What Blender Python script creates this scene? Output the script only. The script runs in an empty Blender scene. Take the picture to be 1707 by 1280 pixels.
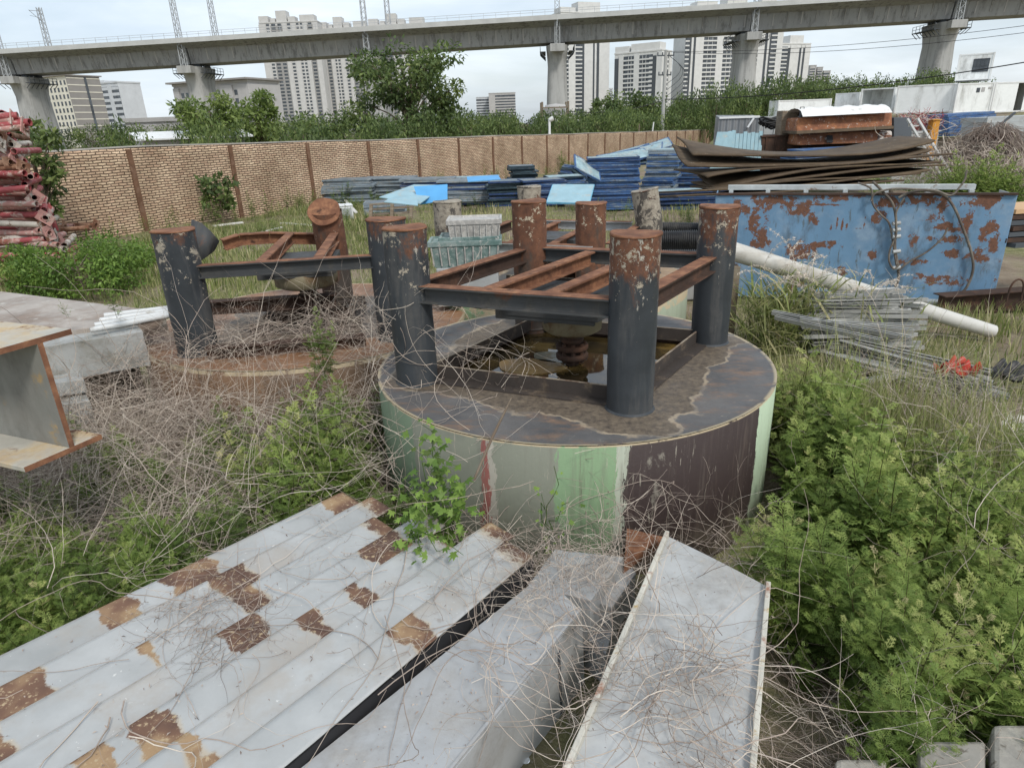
import bpy, math, random
import numpy as np
from mathutils import Vector, Matrix
R = random.Random(7)
G = np.random.default_rng(11)
SC = bpy.context.scene
COL = SC.collection
# ------------------------------------------------------------------ camera frame
FL, HZ, ROLL, EYE = 1100.0, 207.0, math.radians(2.0), 2.55
PITCH = math.atan((640 - HZ) / FL)
CAM = np.array([0, 0, EYE])
cf = np.array([0, math.cos(PITCH), -math.sin(PITCH)])
_r = np.array([1.0, 0, 0]); _u = np.cross(_r, cf)
cr = _r * math.cos(ROLL) - _u * math.sin(ROLL)
cu = _u * math.cos(ROLL) + _r * math.sin(ROLL)
def D(x, y): return cf + (x - 853.5) / FL * cr - (y - 640) / FL * cu
def Z(x, y, z):
    d = D(x, y); return CAM + d * ((z - EYE) / d[2])
def P(x, y, t): return CAM + D(x, y) * t
def S(p):
    p = np.asarray(p, float) - CAM; t = p @ cf
    return 853.5 + FL * (p @ cr) / t, 640 - FL * (p @ cu) / t
def hor(x): return HZ - (x - 853.5) * math.tan(ROLL)
def zfor(X, Y, py):
    lo, hi = -20.0, min(200.0, EYE + Y * math.cos(PITCH) / math.sin(PITCH) * .95)
    for _ in range(60):
        m = (lo + hi) / 2
        if S((X, Y, m))[1] > py: lo = m
        else: hi = m
    return lo
def sst(a, b, x):
    t = np.clip((np.asarray(x, float) - a) / (b - a), 0, 1); return t * t * (3 - 2 * t)
def gh(x, y):
    x = np.asarray(x, float); y = np.asarray(y, float)
    z = -0.018 * np.clip(y - 20, 0, 70)
    z = z + (2.0 - z) * sst(0, 5, x - np.maximum(14, -10.56 + .613 * (y - 19.66) + 2.0)) * sst(30, 42, y) * (1 - sst(85, 120, y))
    z = z + 0.40 * np.exp(-((x + 1.0) ** 2 / .55 + (y - 1.5) ** 2 / 1.0))
    z = z + (0.035 * np.sin(x * 1.7 + y * .6) + 0.03 * np.sin(y * 2.3 - x * .9) + .02 * np.sin(x * 4.1 + 1) * np.sin(y * 3.7)) * (1 - sst(60, 100, y))
    return z
def ghs(y): return -0.018 * float(np.clip(y - 20, 0, 70))
def gp(x, y, t):
    q = P(x, y, t); return np.array([q[0], q[1], float(gh(q[0], q[1]))])
# ------------------------------------------------------------------ object helpers
WL = {}
def A(*v): return np.array(v, float)
def tag(o, label=None, cat=None, group=None, kind=None):
    if label: o['label'] = label
    if cat: o['category'] = cat
    if group: o['group'] = group
    if kind: o['kind'] = kind
    return o
def thing(name, loc, label, cat, group=None, rz=0.0):
    o = bpy.data.objects.new(name, None); COL.objects.link(o); o.empty_display_size = .2
    o.location = loc; o.rotation_euler = (0, 0, rz); WL[o.name] = A(*loc)
    return tag(o, label, cat, group)
def mkmesh(name, V, F, mats, mi=None, smooth=False, attrs=None):
    me = bpy.data.meshes.new(name)
    V = np.asarray(V, np.float32)
    if isinstance(F, np.ndarray):
        n, k = F.shape
        me.vertices.add(len(V)); me.vertices.foreach_set('co', V.ravel())
        me.loops.add(n * k); me.loops.foreach_set('vertex_index', F.astype(np.int32).ravel())
        me.polygons.add(n); me.polygons.foreach_set('loop_start', np.arange(0, n * k, k, dtype=np.int32))
        try: me.polygons.foreach_set('loop_total', np.full(n, k, np.int32))
        except Exception: pass
    else:
        me.from_pydata([tuple(map(float, v)) for v in V], [], F)
    for m in (mats if isinstance(mats, (list, tuple)) else [mats]): me.materials.append(m)
    if mi is not None: me.polygons.foreach_set('material_index', np.asarray(mi, np.int32))
    if smooth: me.polygons.foreach_set('use_smooth', np.ones(len(me.polygons), bool))
    for k, v in (attrs or {}).items():
        a = me.attributes.new(k, 'FLOAT', 'POINT'); a.data.foreach_set('value', np.asarray(v, np.float32))
    me.update(calc_edges=True); me.validate()
    return me
def link(name, me, parent=None, loc=None):
    o = bpy.data.objects.new(name, me); COL.objects.link(o)
    if parent: o.parent = parent
    if loc is not None: o.location = loc
    return o
class MB:
    def __init__(s): s.V = []; s.F = []; s.M = []; s.m = 0; s.sm = []
    def add(s, V, F, smooth=False):
        b = len(s.V); s.V += [tuple(map(float, v)) for v in V]
        for f in F: s.F.append([b + i for i in f]); s.M.append(s.m); s.sm.append(smooth)
        return s
    def obox(s, c, a, b, d):           # half axes
        c, a, b, d = map(np.asarray, (c, a, b, d))
        V = [c + i * a + j * b + k * d for k in (-1, 1) for j in (-1, 1) for i in (-1, 1)]
        return s.add(V, [(0, 2, 3, 1), (4, 5, 7, 6), (0, 1, 5, 4), (2, 6, 7, 3), (0, 4, 6, 2), (1, 3, 7, 5)])
    def box(s, x0, x1, y0, y1, z0, z1):
        return s.obox(A((x0 + x1) / 2, (y0 + y1) / 2, (z0 + z1) / 2), A((x1 - x0) / 2, 0, 0), A(0, (y1 - y0) / 2, 0), A(0, 0, (z1 - z0) / 2))
    def frame(s, p0, p1, up=(0, 0, 1)):
        d = np.asarray(p1, float) - p0; L = np.linalg.norm(d); d = d / L
        sd = np.cross(d, up)
        if np.linalg.norm(sd) < 1e-4: sd = np.cross(d, (0, 1, 0))
        sd /= np.linalg.norm(sd); u = np.cross(sd, d); return d, sd, u, L
    def bar(s, p0, p1, w, h, up=(0, 0, 1)):
        p0 = np.asarray(p0, float); p1 = np.asarray(p1, float); d, sd, u, L = s.frame(p0, p1, up)
        return s.obox((p0 + p1) / 2, d * L / 2, sd * w / 2, u * h / 2)
    def ext(s, prof, p0, p1, up=(0, 0, 1)):
        p0 = np.asarray(p0, float); p1 = np.asarray(p1, float); d, sd, u, L = s.frame(p0, p1, up)
        n = len(prof)
        V = [p0 + sd * a + u * b for a, b in prof] + [p1 + sd * a + u * b for a, b in prof]
        return s.add(V, [list(range(n))[::-1], [n + i for i in range(n)]] + [(i, (i + 1) % n, n + (i + 1) % n, n + i) for i in range(n)])
    def ibeam(s, p0, p1, w, h, tf=.012, tw=.01, up=(0, 0, 1)):
        a, b, c = w / 2, h / 2, tw / 2; e = b - tf
        return s.ext([(-a, -b), (a, -b), (a, -e), (c, -e), (c, e), (a, e), (a, b), (-a, b), (-a, e), (-c, e), (-c, -e), (-a, -e)], p0, p1, up)
    def tube(s, path, r, n=8, caps=True):
        p = np.asarray(path, float); k = len(p); r = np.broadcast_to(r, (k,))
        t = np.gradient(p, axis=0); t /= np.linalg.norm(t, axis=1)[:, None] + 1e-9
        a = np.cross(t[0], (0, 0, 1)); a = a if np.linalg.norm(a) > .05 else np.cross(t[0], (0, 1, 0))
        V = []; an = np.linspace(0, 2 * math.pi, n, endpoint=False)
        for i in range(k):
            a = a - t[i] * (a @ t[i]); a /= np.linalg.norm(a) + 1e-9; b = np.cross(t[i], a)
            V += [p[i] + r[i] * (math.cos(q) * a + math.sin(q) * b) for q in an]
        F = [(i * n + j, i * n + (j + 1) % n, (i + 1) * n + (j + 1) % n, (i + 1) * n + j) for i in range(k - 1) for j in range(n)]
        s.add(V, F, True)
        if caps:
            s.add(V[:n], [list(range(n))[::-1]]); s.add(V[-n:], [list(range(n))])
        return s
    def cyl(s, c, r, z0, z1, n=32, r1=None, caps=True):
        return s.tube([A(c[0], c[1], z0), A(c[0], c[1], z1)], [r, r if r1 is None else r1], n, caps)
    def lathe(s, c, prof, n=32):
        V = []; k = len(prof)
        for r, z in prof: V += [A(c[0] + r * math.cos(q), c[1] + r * math.sin(q), z) for q in np.linspace(0, 2 * math.pi, n, endpoint=False)]
        return s.add(V, [(i * n + j, i * n + (j + 1) % n, (i + 1) * n + (j + 1) % n, (i + 1) * n + j) for i in range(k - 1) for j in range(n)], True)
    def mesh(s, name, mats, off=(0, 0, 0)):
        me = mkmesh(name, np.asarray(s.V) - np.asarray(off, float), s.F, mats)
        me.polygons.foreach_set('material_index', np.asarray(s.M, np.int32))
        me.polygons.foreach_set('use_smooth', np.asarray(s.sm, bool)); return me
    def build(s, name, mats, parent=None, loc=None, bev=0):
        off = (0, 0, 0)
        if parent is not None:
            off = WL.get(parent.name, (0, 0, 0))
        elif loc is not None: off = loc
        o = link(name, s.mesh(name, mats, off), parent, loc if parent is None else None)
        WL[o.name] = A(*off)
        if bev:
            m = o.modifiers.new('bevel', 'BEVEL'); m.width = bev; m.segments = 2; m.limit_method = 'ANGLE'; m.angle_limit = math.radians(40)
        return o
def copy_tree(o, parent=None):
    c = o.copy(); COL.objects.link(c)
    if parent: c.parent = parent
    for ch in list(o.children): copy_tree(ch, c)
    return c
# ------------------------------------------------------------------ materials
def L(r, g, b):
    return tuple((v / 255 / 12.92 if v / 255 <= .04045 else ((v / 255 + .055) / 1.055) ** 2.4) for v in (r, g, b)) + (1,)
class NT:
    def __init__(s, name):
        s.m = bpy.data.materials.new(name); s.m.use_nodes = True; s.t = s.m.node_tree; s.t.nodes.clear(); s._v = {}
    def put(s, sock, v):
        if isinstance(v, bpy.types.NodeSocket): s.t.links.new(v, sock)
        elif v is not None: sock.default_value = v
    def n(s, typ, ins=None, **pr):
        nd = s.t.nodes.new(typ)
        for k, v in pr.items(): setattr(nd, k, v)
        for k, v in (ins or {}).items(): s.put(nd.inputs[k], v)
        return nd
    def vec(s, sc=(1, 1, 1), rnd=True):
        key = (tuple(sc), rnd)
        if key in s._v: return s._v[key]
        o = s.n('ShaderNodeTexCoord').outputs['Object']
        if rnd:
            w = s.n('ShaderNodeMath', {0: s.n('ShaderNodeObjectInfo').outputs['Random'], 1: 37.0}, operation='MULTIPLY').outputs[0]
            o = s.n('ShaderNodeVectorMath', {0: o, 1: w}, operation='ADD').outputs[0]
        v = s.n('ShaderNodeMapping', {'Vector': o, 'Scale': sc}).outputs[0]; s._v[key] = v; return v
    def noise(s, scale, detail=5, rough=.6, sc=(1, 1, 1), dist=0, rnd=True):
        return s.n('ShaderNodeTexNoise', {'Vector': s.vec(sc, rnd), 'Scale': scale, 'Detail': detail, 'Roughness': rough, 'Distortion': dist}).outputs['Fac']
    def math(s, op, a, b=None, c=None):
        d = {0: a}
        if b is not None: d[1] = b
        if c is not None: d[2] = c
        return s.n('ShaderNodeMath', d, operation=op).outputs[0]
    def mr(s, v, a, b, c=0.0, d=1.0, smooth=True):
        return s.n('ShaderNodeMapRange', {'Value': v, 'From Min': a, 'From Max': b, 'To Min': c, 'To Max': d}, interpolation_type='SMOOTHSTEP' if smooth else 'LINEAR').outputs[0]
    def mix(s, f, a, b, mode='MIX'):
        nd = s.n('ShaderNodeMix', None, data_type='RGBA', blend_type=mode)
        s.put(nd.inputs[0], f); s.put(nd.inputs[6], a); s.put(nd.inputs[7], b); return nd.outputs[2]
    def ramp(s, f, stops, interp='LINEAR'):
        nd = s.n('ShaderNodeValToRGB', {'Fac': f}); cr_ = nd.color_ramp; cr_.interpolation = interp
        while len(cr_.elements) < len(stops): cr_.elements.new(.5)
        for e, (p, c) in zip(cr_.elements, stops): e.position = p; e.color = c
        return nd.outputs['Color']
    def attr(s, name): return s.n('ShaderNodeAttribute', None, attribute_name=name).outputs['Fac']
    def xyz(s, rnd=False):
        return s.n('ShaderNodeSeparateXYZ', {0: s.n('ShaderNodeTexCoord').outputs['Object']}).outputs
    def out(s, col, rough=.6, metal=0.0, bump=None, bs=.3, bd=.01, spec=.4, trans=0):
        p = s.n('ShaderNodeBsdfPrincipled', {'Base Color': col, 'Roughness': rough, 'Metallic': metal, 'Specular IOR Level': spec})
        if bump is not None:
            s.put(p.inputs['Normal'], s.n('ShaderNodeBump', {'Strength': bs, 'Distance': bd, 'Height': bump}).outputs[0])
        sh = p.outputs[0]
        if trans:
            tr = s.n('ShaderNodeBsdfTranslucent', {'Color': s.mix(.35, col, (.5, .75, .15, 1), 'MULTIPLY') if trans > 1 else col})
            sh = s.n('ShaderNodeMixShader', {0: trans % 1, 1: sh, 2: tr.outputs[0]}).outputs[0]
        o = s.n('ShaderNodeOutputMaterial'); s.t.links.new(sh, o.inputs[0]); return s.m
def peel(name, base, layers=(), rough=.6, var=.25, vs=3.0, bs=.25, metal=0, spec=.35, vst=(1, 1, 1)):
    n = NT(name)
    dk = tuple(x * (1 - var) for x in base[:3]) + (1,); lt = tuple(min(1, x * (1 + var * .6)) for x in base[:3]) + (1,)
    col = n.ramp(n.noise(vs, 6, .65, vst), [(.3, dk), (.7, lt)])
    hgt = n.noise(40, 3, .6); rg = rough
    for ly in layers:
        f = n.noise(ly['s'], ly.get('det', 7), ly.get('ro', .68), ly.get('st', (1, 1, 1)), ly.get('di', .2))
        if 'na' in ly: f = n.math('MULTIPLY_ADD', f, ly['na'], .5 - .5 * ly['na'])
        if 'z' in ly:
            z0, z1, am = ly['z']; f = n.math('ADD', f, n.mr(n.xyz()[2], z0, z1, 0.0, am))
        if 'attr' in ly: f = n.math('ADD', f, n.math('MULTIPLY', n.attr(ly['attr']), ly.get('aw', 1.0)))
        w = ly.get('w', .03)
        msk = n.mr(f, ly['t'] - w, ly['t'] + w)
        c1 = ly['c']; c2 = ly.get('c2', tuple(x * .55 for x in c1[:3]) + (1,))
        cc = n.ramp(n.noise(ly.get('cs', ly['s'] * 4), 5, .7), [(.32, c2), (.68, c1)])
        col = n.mix(msk, col, cc)
        hgt = n.math('ADD', hgt, n.math('MULTIPLY', msk, n.noise(90, 2, .7)))
        rg = n.mr(msk, 0, 1, rg, ly.get('r', .9), False)
    return n.out(col, rg, metal, hgt, bs, .004, spec)
RUST = (.19, .085, .048, 1); RUSTD = (.085, .042, .028, 1); RUSTO = (.33, .165, .085, 1); CREAM = (.55, .48, .36, 1)
M = {}
M['col_dark'] = peel('dark_grey_paint', (.042, .048, .054, 1), [
    dict(s=5, t=.56, c=(.085, .085, .082, 1), c2=(.06, .062, .064, 1), w=.08, st=(1.5, 1.5, .15)),
    dict(s=8, t=1.04, na=1.8, ro=.78, z=(.55, 1.08, .48), c=RUST, c2=RUSTD, cs=22, w=.14, st=(1, 1, .5)),
    dict(s=6, t=.83, na=1.6, z=(.1, 1.0, .22), c=(.42, .37, .29, 1), c2=(.25, .22, .17, 1), w=.012, ro=.78),
    dict(s=20, t=.80, na=1.5, z=(.0, 1.0, .12), c=(.46, .43, .37, 1), w=.02, ro=.75, st=(1, 1, .4))], rough=.5, vs=2.5, var=.35)
M['col_mid'] = peel('half_rusted_dark_paint', (.042, .048, .054, 1), [
    dict(s=5, t=.56, c=(.085, .085, .082, 1), c2=(.06, .062, .064, 1), w=.08, st=(1.5, 1.5, .15)),
    dict(s=7, t=1.0, na=1.7, ro=.78, z=(.45, 1.05, .68), c=RUST, c2=RUSTD, cs=22, w=.14, st=(1, 1, .45)),
    dict(s=15, t=.87, na=1.7, z=(.35, .95, .26), c=(.42, .37, .29, 1), c2=(.25, .22, .17, 1), w=.012, ro=.78),
    dict(s=20, t=.80, na=1.5, z=(.2, 1.0, .16), c=(.46, .43, .37, 1), w=.02, ro=.75, st=(1, 1, .4))], rough=.5, vs=2.5, var=.35)
M['col_rust'] = peel('rusted_column_paint', (.07, .06, .052, 1), [
    dict(s=3.2, t=.58, na=1.4, z=(.0, .9, .26), c=RUST, c2=RUSTD, w=.09, st=(1, 1, .4)), dict(s=7, t=.60, c=(.10, .075, .06, 1), w=.08, st=(1, 1, .3)),
    dict(s=13, t=.84, na=1.7, z=(.3, 1.0, .20), c=CREAM, c2=(.30, .25, .18, 1), w=.015, ro=.75),
    dict(s=22, t=.69, c=(.5, .46, .38, 1), w=.015)], rough=.7)
M['col_pale'] = peel('flaked_pale_column', (.09, .08, .07, 1), [
    dict(s=2.0, t=.62, c=RUST, c2=RUSTD, w=.05), dict(s=6, t=.66, na=1.6, z=(.2, 1.0, .22), c=(.40, .36, .29, 1), c2=(.20, .17, .135, 1), w=.03, ro=.78)], rough=.8)
M['rust'] = peel('orange_rust', RUST, [dict(s=6, t=.52, c=RUSTO, c2=RUST, w=.12), dict(s=3, t=.62, c=RUSTD, w=.06)], rough=.9, var=.4, vs=6, bs=.5)
M['beam'] = peel('dark_beam_paint', (.055, .058, .06, 1), [dict(s=5, t=.55, c=(.10, .095, .085, 1), w=.1, st=(1, 1, .3)), dict(s=2, t=.66, c=RUST, c2=RUSTD, w=.05), dict(s=9, t=.72, c=(.3, .2, .13, 1), w=.03)], rough=.55)
M['rustdark'] = peel('dark_rust', (.06, .036, .026, 1), [dict(s=4, t=.58, c=(.13, .065, .04, 1), w=.1)], rough=.9, var=.4, bs=.5)
M['plate'] = peel('brown_steel_plate', (.085, .058, .034, 1), [dict(s=1.2, t=.55, c=(.16, .115, .07, 1), c2=(.075, .055, .035, 1), w=.1, st=(.5, 2, 2)), dict(s=6, t=.68, c=(.34, .3, .24, 1), w=.03)], rough=.75, var=.4, bs=.3)
M['concrete'] = peel('pier_concrete', (.40, .40, .385, 1), [dict(s=.5, t=.55, c=(.31, .31, .30, 1), c2=(.23, .23, .22, 1), w=.10, st=(2.2, 2.2, .2))], rough=.85, var=.12, vs=.25, bs=.1)
M['girder'] = peel('girder_concrete', (.33, .335, .335, 1), [dict(s=.45, t=.55, c=(.24, .24, .235, 1), c2=(.16, .16, .16, 1), w=.07, st=(3.2, 3.2, .12)), dict(s=1.1, t=.66, c=(.14, .135, .13, 1), w=.05, st=(4, 4, .08)), dict(s=.2, t=.6, c=(.38, .385, .38, 1), c2=(.34, .34, .33, 1), w=.12)], rough=.85, var=.12, vs=.15, bs=.1)
M['white'] = peel('white_metal', (.72, .73, .72, 1), [dict(s=1.2, t=.66, c=(.5, .48, .43, 1), w=.12, st=(1, 1, .3))], rough=.5, var=.06)
M['whitewall'] = peel('cabin_wall', (.84, .86, .85, 1), [dict(s=.8, t=.62, c=(.45, .45, .42, 1), w=.15, st=(1, 1, .3))], rough=.5, var=.05)
M['galv'] = peel('galvanised_grey', (.40, .42, .42, 1), [dict(s=2.5, t=.60, c=(.30, .305, .30, 1), c2=(.25, .25, .24, 1), w=.12), dict(s=8, t=.70, c=(.28, .18, .11, 1), w=.03)], rough=.5, var=.12, spec=.5)
M['black'] = peel('black_plastic', (.018, .018, .019, 1), [dict(s=3, t=.6, c=(.09, .085, .075, 1), w=.15)], rough=.45)
M['dark'] = peel('dark_void', (.02, .02, .022, 1), rough=.8)
M['timber'] = peel('weathered_timber', (.20, .155, .11, 1), [dict(s=3, t=.55, c=(.3, .26, .2, 1), w=.1, st=(1, 1, 6))], rough=.9, var=.3)
def corr(name, base, per, axis=0, dark=.5):
    n = NT(name); v = n.xyz()[axis]
    w = n.math('SINE', n.math('MULTIPLY', v, 2 * math.pi / per))
    col = n.ramp(n.noise(1.2, 5, .6), [(.3, tuple(x * .78 for x in base[:3]) + (1,)), (.7, base)])
    return n.out(col, .5, 0, w, .8, per * .2)
M['glass'] = NT('dark_glass').m
def _glass():
    n = NT('window_glass'); c = n.ramp(n.noise(.35, 3, .6), [(.35, (.035, .042, .05, 1)), (.65, (.10, .115, .13, 1))]); return n.out(c, .25, 0, spec=.5)
M['glass'] = _glass()
def _glassb():
    n = NT('blue_curtain_glass'); c = n.ramp(n.noise(.2, 3, .6), [(.35, (.16, .20, .25, 1)), (.65, (.28, .33, .38, 1))]); return n.out(c, .2, 0, spec=.5)
M['glassb'] = _glassb()
def flat(name, c, v=.1, vs=.3, r=.8): return peel(name, c, rough=r, var=v, vs=vs, bs=.05)
M['bw'] = flat('white_render', (.62, .62, .60, 1)); M['bg'] = flat('grey_render', (.30, .295, .285, 1)); M['bd'] = flat('charcoal_cladding', (.075, .085, .095, 1))
M['bc'] = flat('cream_render', (.70, .67, .57, 1)); M['br'] = flat('pale_grey_render', (.53, .525, .51, 1)); M['bt'] = flat('taupe_cladding', (.27, .255, .24, 1)); M['bp'] = flat('haze_tinted_render', (.55, .57, .59, 1)); M['bm'] = flat('mid_grey_render', (.43, .42, .41, 1))  # bp: distance haze is put into this pale wall colour
def brick():
    n = NT('common_brick')
    uv = n.n('ShaderNodeAttribute', None, attribute_name='uu').outputs['Fac']
    z = n.xyz()[2]
    v = n.n('ShaderNodeCombineXYZ', {0: uv, 1: z, 2: 0.0}).outputs[0]
    wob = n.n('ShaderNodeVectorMath', {0: v, 1: n.n('ShaderNodeVectorMath', {0: n.n('ShaderNodeTexNoise', {'Vector': v, 'Scale': 5.0, 'Detail': 3.0}).outputs['Color'], 1: (.05, .05, .0)}, operation='MULTIPLY').outputs[0]}, operation='ADD').outputs[0]
    b = n.n('ShaderNodeTexBrick', {'Vector': wob, 'Color1': (.78, .62, .46, 1), 'Color2': (.60, .42, .31, 1), 'Mortar': (.16, .12, .09, 1), 'Scale': 1.0, 'Mortar Size': .015, 'Mortar Smooth': .3, 'Bias': -.2, 'Brick Width': .23, 'Row Height': .070})
    big = n.ramp(n.noise(.7, 6, .65, rnd=False), [(.3, (.62, .56, .5, 1)), (.7, (1.12, 1.08, 1.02, 1))])
    c = n.mix(1.0, b.outputs['Color'], big, 'MULTIPLY')
    fine = n.ramp(n.noise(9, 4, .7, rnd=False), [(.3, (.7, .7, .7, 1)), (.7, (1.2, 1.2, 1.2, 1))])
    c = n.mix(.8, c, fine, 'MULTIPLY')
    c = n.mix(n.mr(n.noise(.5, 5, .7, (1, 1, .3), rnd=False), .60, .75), c, (.24, .18, .13, 1))
    return n.out(c, .9, 0, n.math('SUBTRACT', 1.0, b.outputs['Fac']), .9, .02, .2)
M['brick'] = brick()
def leafmat(name, stops, tr=.3, rough=.5):
    n = NT(name); c = n.ramp(n.attr('tint'), stops); c = n.mix(.5, c, n.ramp(n.noise(25, 2, .5, rnd=False), [(.3, (.7, .7, .7, 1)), (.7, (1.25, 1.25, 1.2, 1))]), 'MULTIPLY')
    return n.out(c, rough, 0, spec=.3, trans=tr)
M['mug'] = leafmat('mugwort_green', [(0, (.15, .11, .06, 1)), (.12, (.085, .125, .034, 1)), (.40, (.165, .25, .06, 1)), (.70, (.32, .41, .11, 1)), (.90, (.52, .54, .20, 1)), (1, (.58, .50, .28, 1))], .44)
M['tree'] = leafmat('tree_foliage', [(0, (.09, .07, .05, 1)), (.12, (.05, .08, .03, 1)), (.5, (.105, .155, .05, 1)), (.85, (.21, .27, .085, 1)), (1, (.30, .34, .12, 1))], .36)
M['grass'] = leafmat('meadow_grass', [(0, (.14, .11, .06, 1)), (.3, (.13, .18, .055, 1)), (.65, (.27, .31, .10, 1)), (1, (.52, .46, .27, 1))], .35)
M['treel'] = leafmat('light_tree_foliage', [(0, (.10, .08, .05, 1)), (.12, (.10, .15, .04, 1)), (.5, (.20, .27, .075, 1)), (1, (.36, .42, .15, 1))], .4)
M['vineleaf'] = leafmat('bright_vine_leaf', [(0, (.12, .09, .05, 1)), (.3, (.09, .17, .03, 1)), (1, (.26, .38, .08, 1))], .35)
M['twig'] = leafmat('dry_twig', [(0, (.17, .135, .115, 1)), (.5, (.42, .34, .285, 1)), (1, (.68, .60, .51, 1))], 0, .85)
M['bark'] = peel('bark', (.16, .12, .085, 1), [dict(s=4, t=.55, c=(.25, .21, .16, 1), w=.1, st=(1, 1, .3))], rough=.9, var=.35)
# ------------------------------------------------------------------ camera, world, sun, view
cam = bpy.data.cameras.new('camera'); co = bpy.data.objects.new('camera', cam); COL.objects.link(co)
cam.sensor_fit = 'HORIZONTAL'; cam.sensor_width = 36; cam.lens = 36 * FL / 1707; cam.clip_start = .05; cam.clip_end = 9000
mw = Matrix((tuple(cr) + (0,), tuple(cu) + (0,), tuple(-cf) + (0,), (0, 0, 0, 1))).transposed()
mw.translation = Vector(CAM); co.matrix_world = mw; SC.camera = co
SC.view_settings.view_transform = 'Standard'; SC.view_settings.look = 'None'; SC.view_settings.exposure = 0.55; SC.view_settings.gamma = 1
SUN_EL, SUN_AZ = math.radians(47), math.radians(152)      # azimuth clockwise from +Y
wd = bpy.data.worlds.new('World'); SC.world = wd; wd.use_nodes = True
nt = wd.node_tree; nt.nodes.clear()
def wn(t, **k):
    n = nt.nodes.new(t)
    for a, b in k.items(): setattr(n, a, b)
    return n
sky = wn('ShaderNodeTexSky', sky_type='NISHITA', sun_disc=False, sun_elevation=SUN_EL, sun_rotation=SUN_AZ, dust_density=2.5, air_density=1.0)
tc = wn('ShaderNodeTexCoord'); mp = wn('ShaderNodeMapping'); mp.inputs['Scale'].default_value = (1.0, 1.0, 4.2)
nz = wn('ShaderNodeTexNoise'); nz.inputs['Scale'].default_value = 2.3; nz.inputs['Detail'].default_value = 7; nz.inputs['Roughness'].default_value = .58; nz.inputs['Distortion'].default_value = .35
nt.links.new(tc.outputs['Generated'], mp.inputs[0]); nt.links.new(mp.outputs[0], nz.inputs['Vector'])
rp = wn('ShaderNodeValToRGB'); rp.color_ramp.elements[0].position = .36; rp.color_ramp.elements[1].position = .66
rp.color_ramp.elements[0].color = (.48,) * 3 + (1,); rp.color_ramp.elements[1].color = (.93,) * 3 + (1,)
nt.links.new(nz.outputs['Fac'], rp.inputs[0])
nz2 = wn('ShaderNodeTexNoise'); nz2.inputs['Scale'].default_value = 3.6; nz2.inputs['Detail'].default_value = 6
nt.links.new(mp.outputs[0], nz2.inputs['Vector'])
rp2 = wn('ShaderNodeValToRGB'); rp2.color_ramp.elements[0].position = .33; rp2.color_ramp.elements[1].position = .68
rp2.color_ramp.elements[0].color = (.60, .685, .775, 1); rp2.color_ramp.elements[1].color = (.80, .86, .91, 1)   # grey and white parts of the thin cloud, in the sky texture's units
nt.links.new(nz2.outputs['Fac'], rp2.inputs[0])
vs_ = wn('ShaderNodeVectorMath', operation='SCALE'); vs_.inputs['Scale'].default_value = 9.3; nt.links.new(rp2.outputs[0], vs_.inputs[0])
mx = wn('ShaderNodeMix', data_type='RGBA'); nt.links.new(rp.outputs[0], mx.inputs[0]); nt.links.new(sky.outputs[0], mx.inputs[6]); nt.links.new(vs_.outputs[0], mx.inputs[7])
bg = wn('ShaderNodeBackground'); bg.inputs[1].default_value = .1; nt.links.new(mx.outputs[2], bg.inputs[0])
wo = wn('ShaderNodeOutputWorld'); nt.links.new(bg.outputs[0], wo.inputs[0])
sl = bpy.data.lights.new('sun', 'SUN'); sl.energy = 1.5; sl.angle = math.radians(10); sl.color = (1, .96, .9)
so = bpy.data.objects.new('sun', sl); COL.objects.link(so); so.location = (0, 0, 60)
sd = Vector((math.sin(SUN_AZ) * math.cos(SUN_EL), math.cos(SUN_AZ) * math.cos(SUN_EL), math.sin(SUN_EL)))
so.rotation_euler = sd.to_track_quat('Z', 'Y').to_euler()
# ------------------------------------------------------------------ ground
def ground():
    ra = np.concatenate([[0.02], np.geomspace(.35, 4500, 190)]); na = 200
    an = np.linspace(0, 2 * math.pi, na, endpoint=False)
    X = (ra[:, None] * np.cos(an)).ravel(); Y = (ra[:, None] * np.sin(an)).ravel() + 2.0
    V = np.stack([X, Y, gh(X, Y)], 1)
    k = len(ra); i, j = np.meshgrid(np.arange(k - 1), np.arange(na), indexing='ij'); i = i.ravel(); j = j.ravel()
    F = np.stack([i * na + j, (i + 1) * na + j, (i + 1) * na + (j + 1) % na, i * na + (j + 1) % na], 1)
    n = NT('yard_soil')
    soil = n.ramp(n.noise(1.1, 8, .68, rnd=False), [(.30, (.14, .105, .075, 1)), (.5, (.23, .18, .13, 1)), (.72, (.34, .285, .21, 1))])
    gm = n.mr(n.noise(.33, 6, .65, rnd=False), .42, .58)
    gr = n.ramp(n.noise(7, 5, .75, rnd=False), [(.3, (.09, .105, .04, 1)), (.5, (.19, .185, .085, 1)), (.7, (.33, .295, .165, 1))])
    c = n.mix(gm, soil, gr)
    peb = n.n('ShaderNodeTexVoronoi', {'Vector': n.vec((1, 1, 1), False), 'Scale': 26.0}).outputs['Distance']
    c = n.mix(n.mr(peb, .28, .12, 0, .55), c, (.30, .28, .25, 1))
    m = n.out(c, .95, 0, n.math('ADD', n.noise(14, 5, .7, rnd=False), n.math('MULTIPLY', n.noise(60, 3, .7, rnd=False), .4)), .7, .05, .15)
    tag(link('ground', mkmesh('ground', V, F, m, smooth=True)), kind='structure')
ground()
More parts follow.
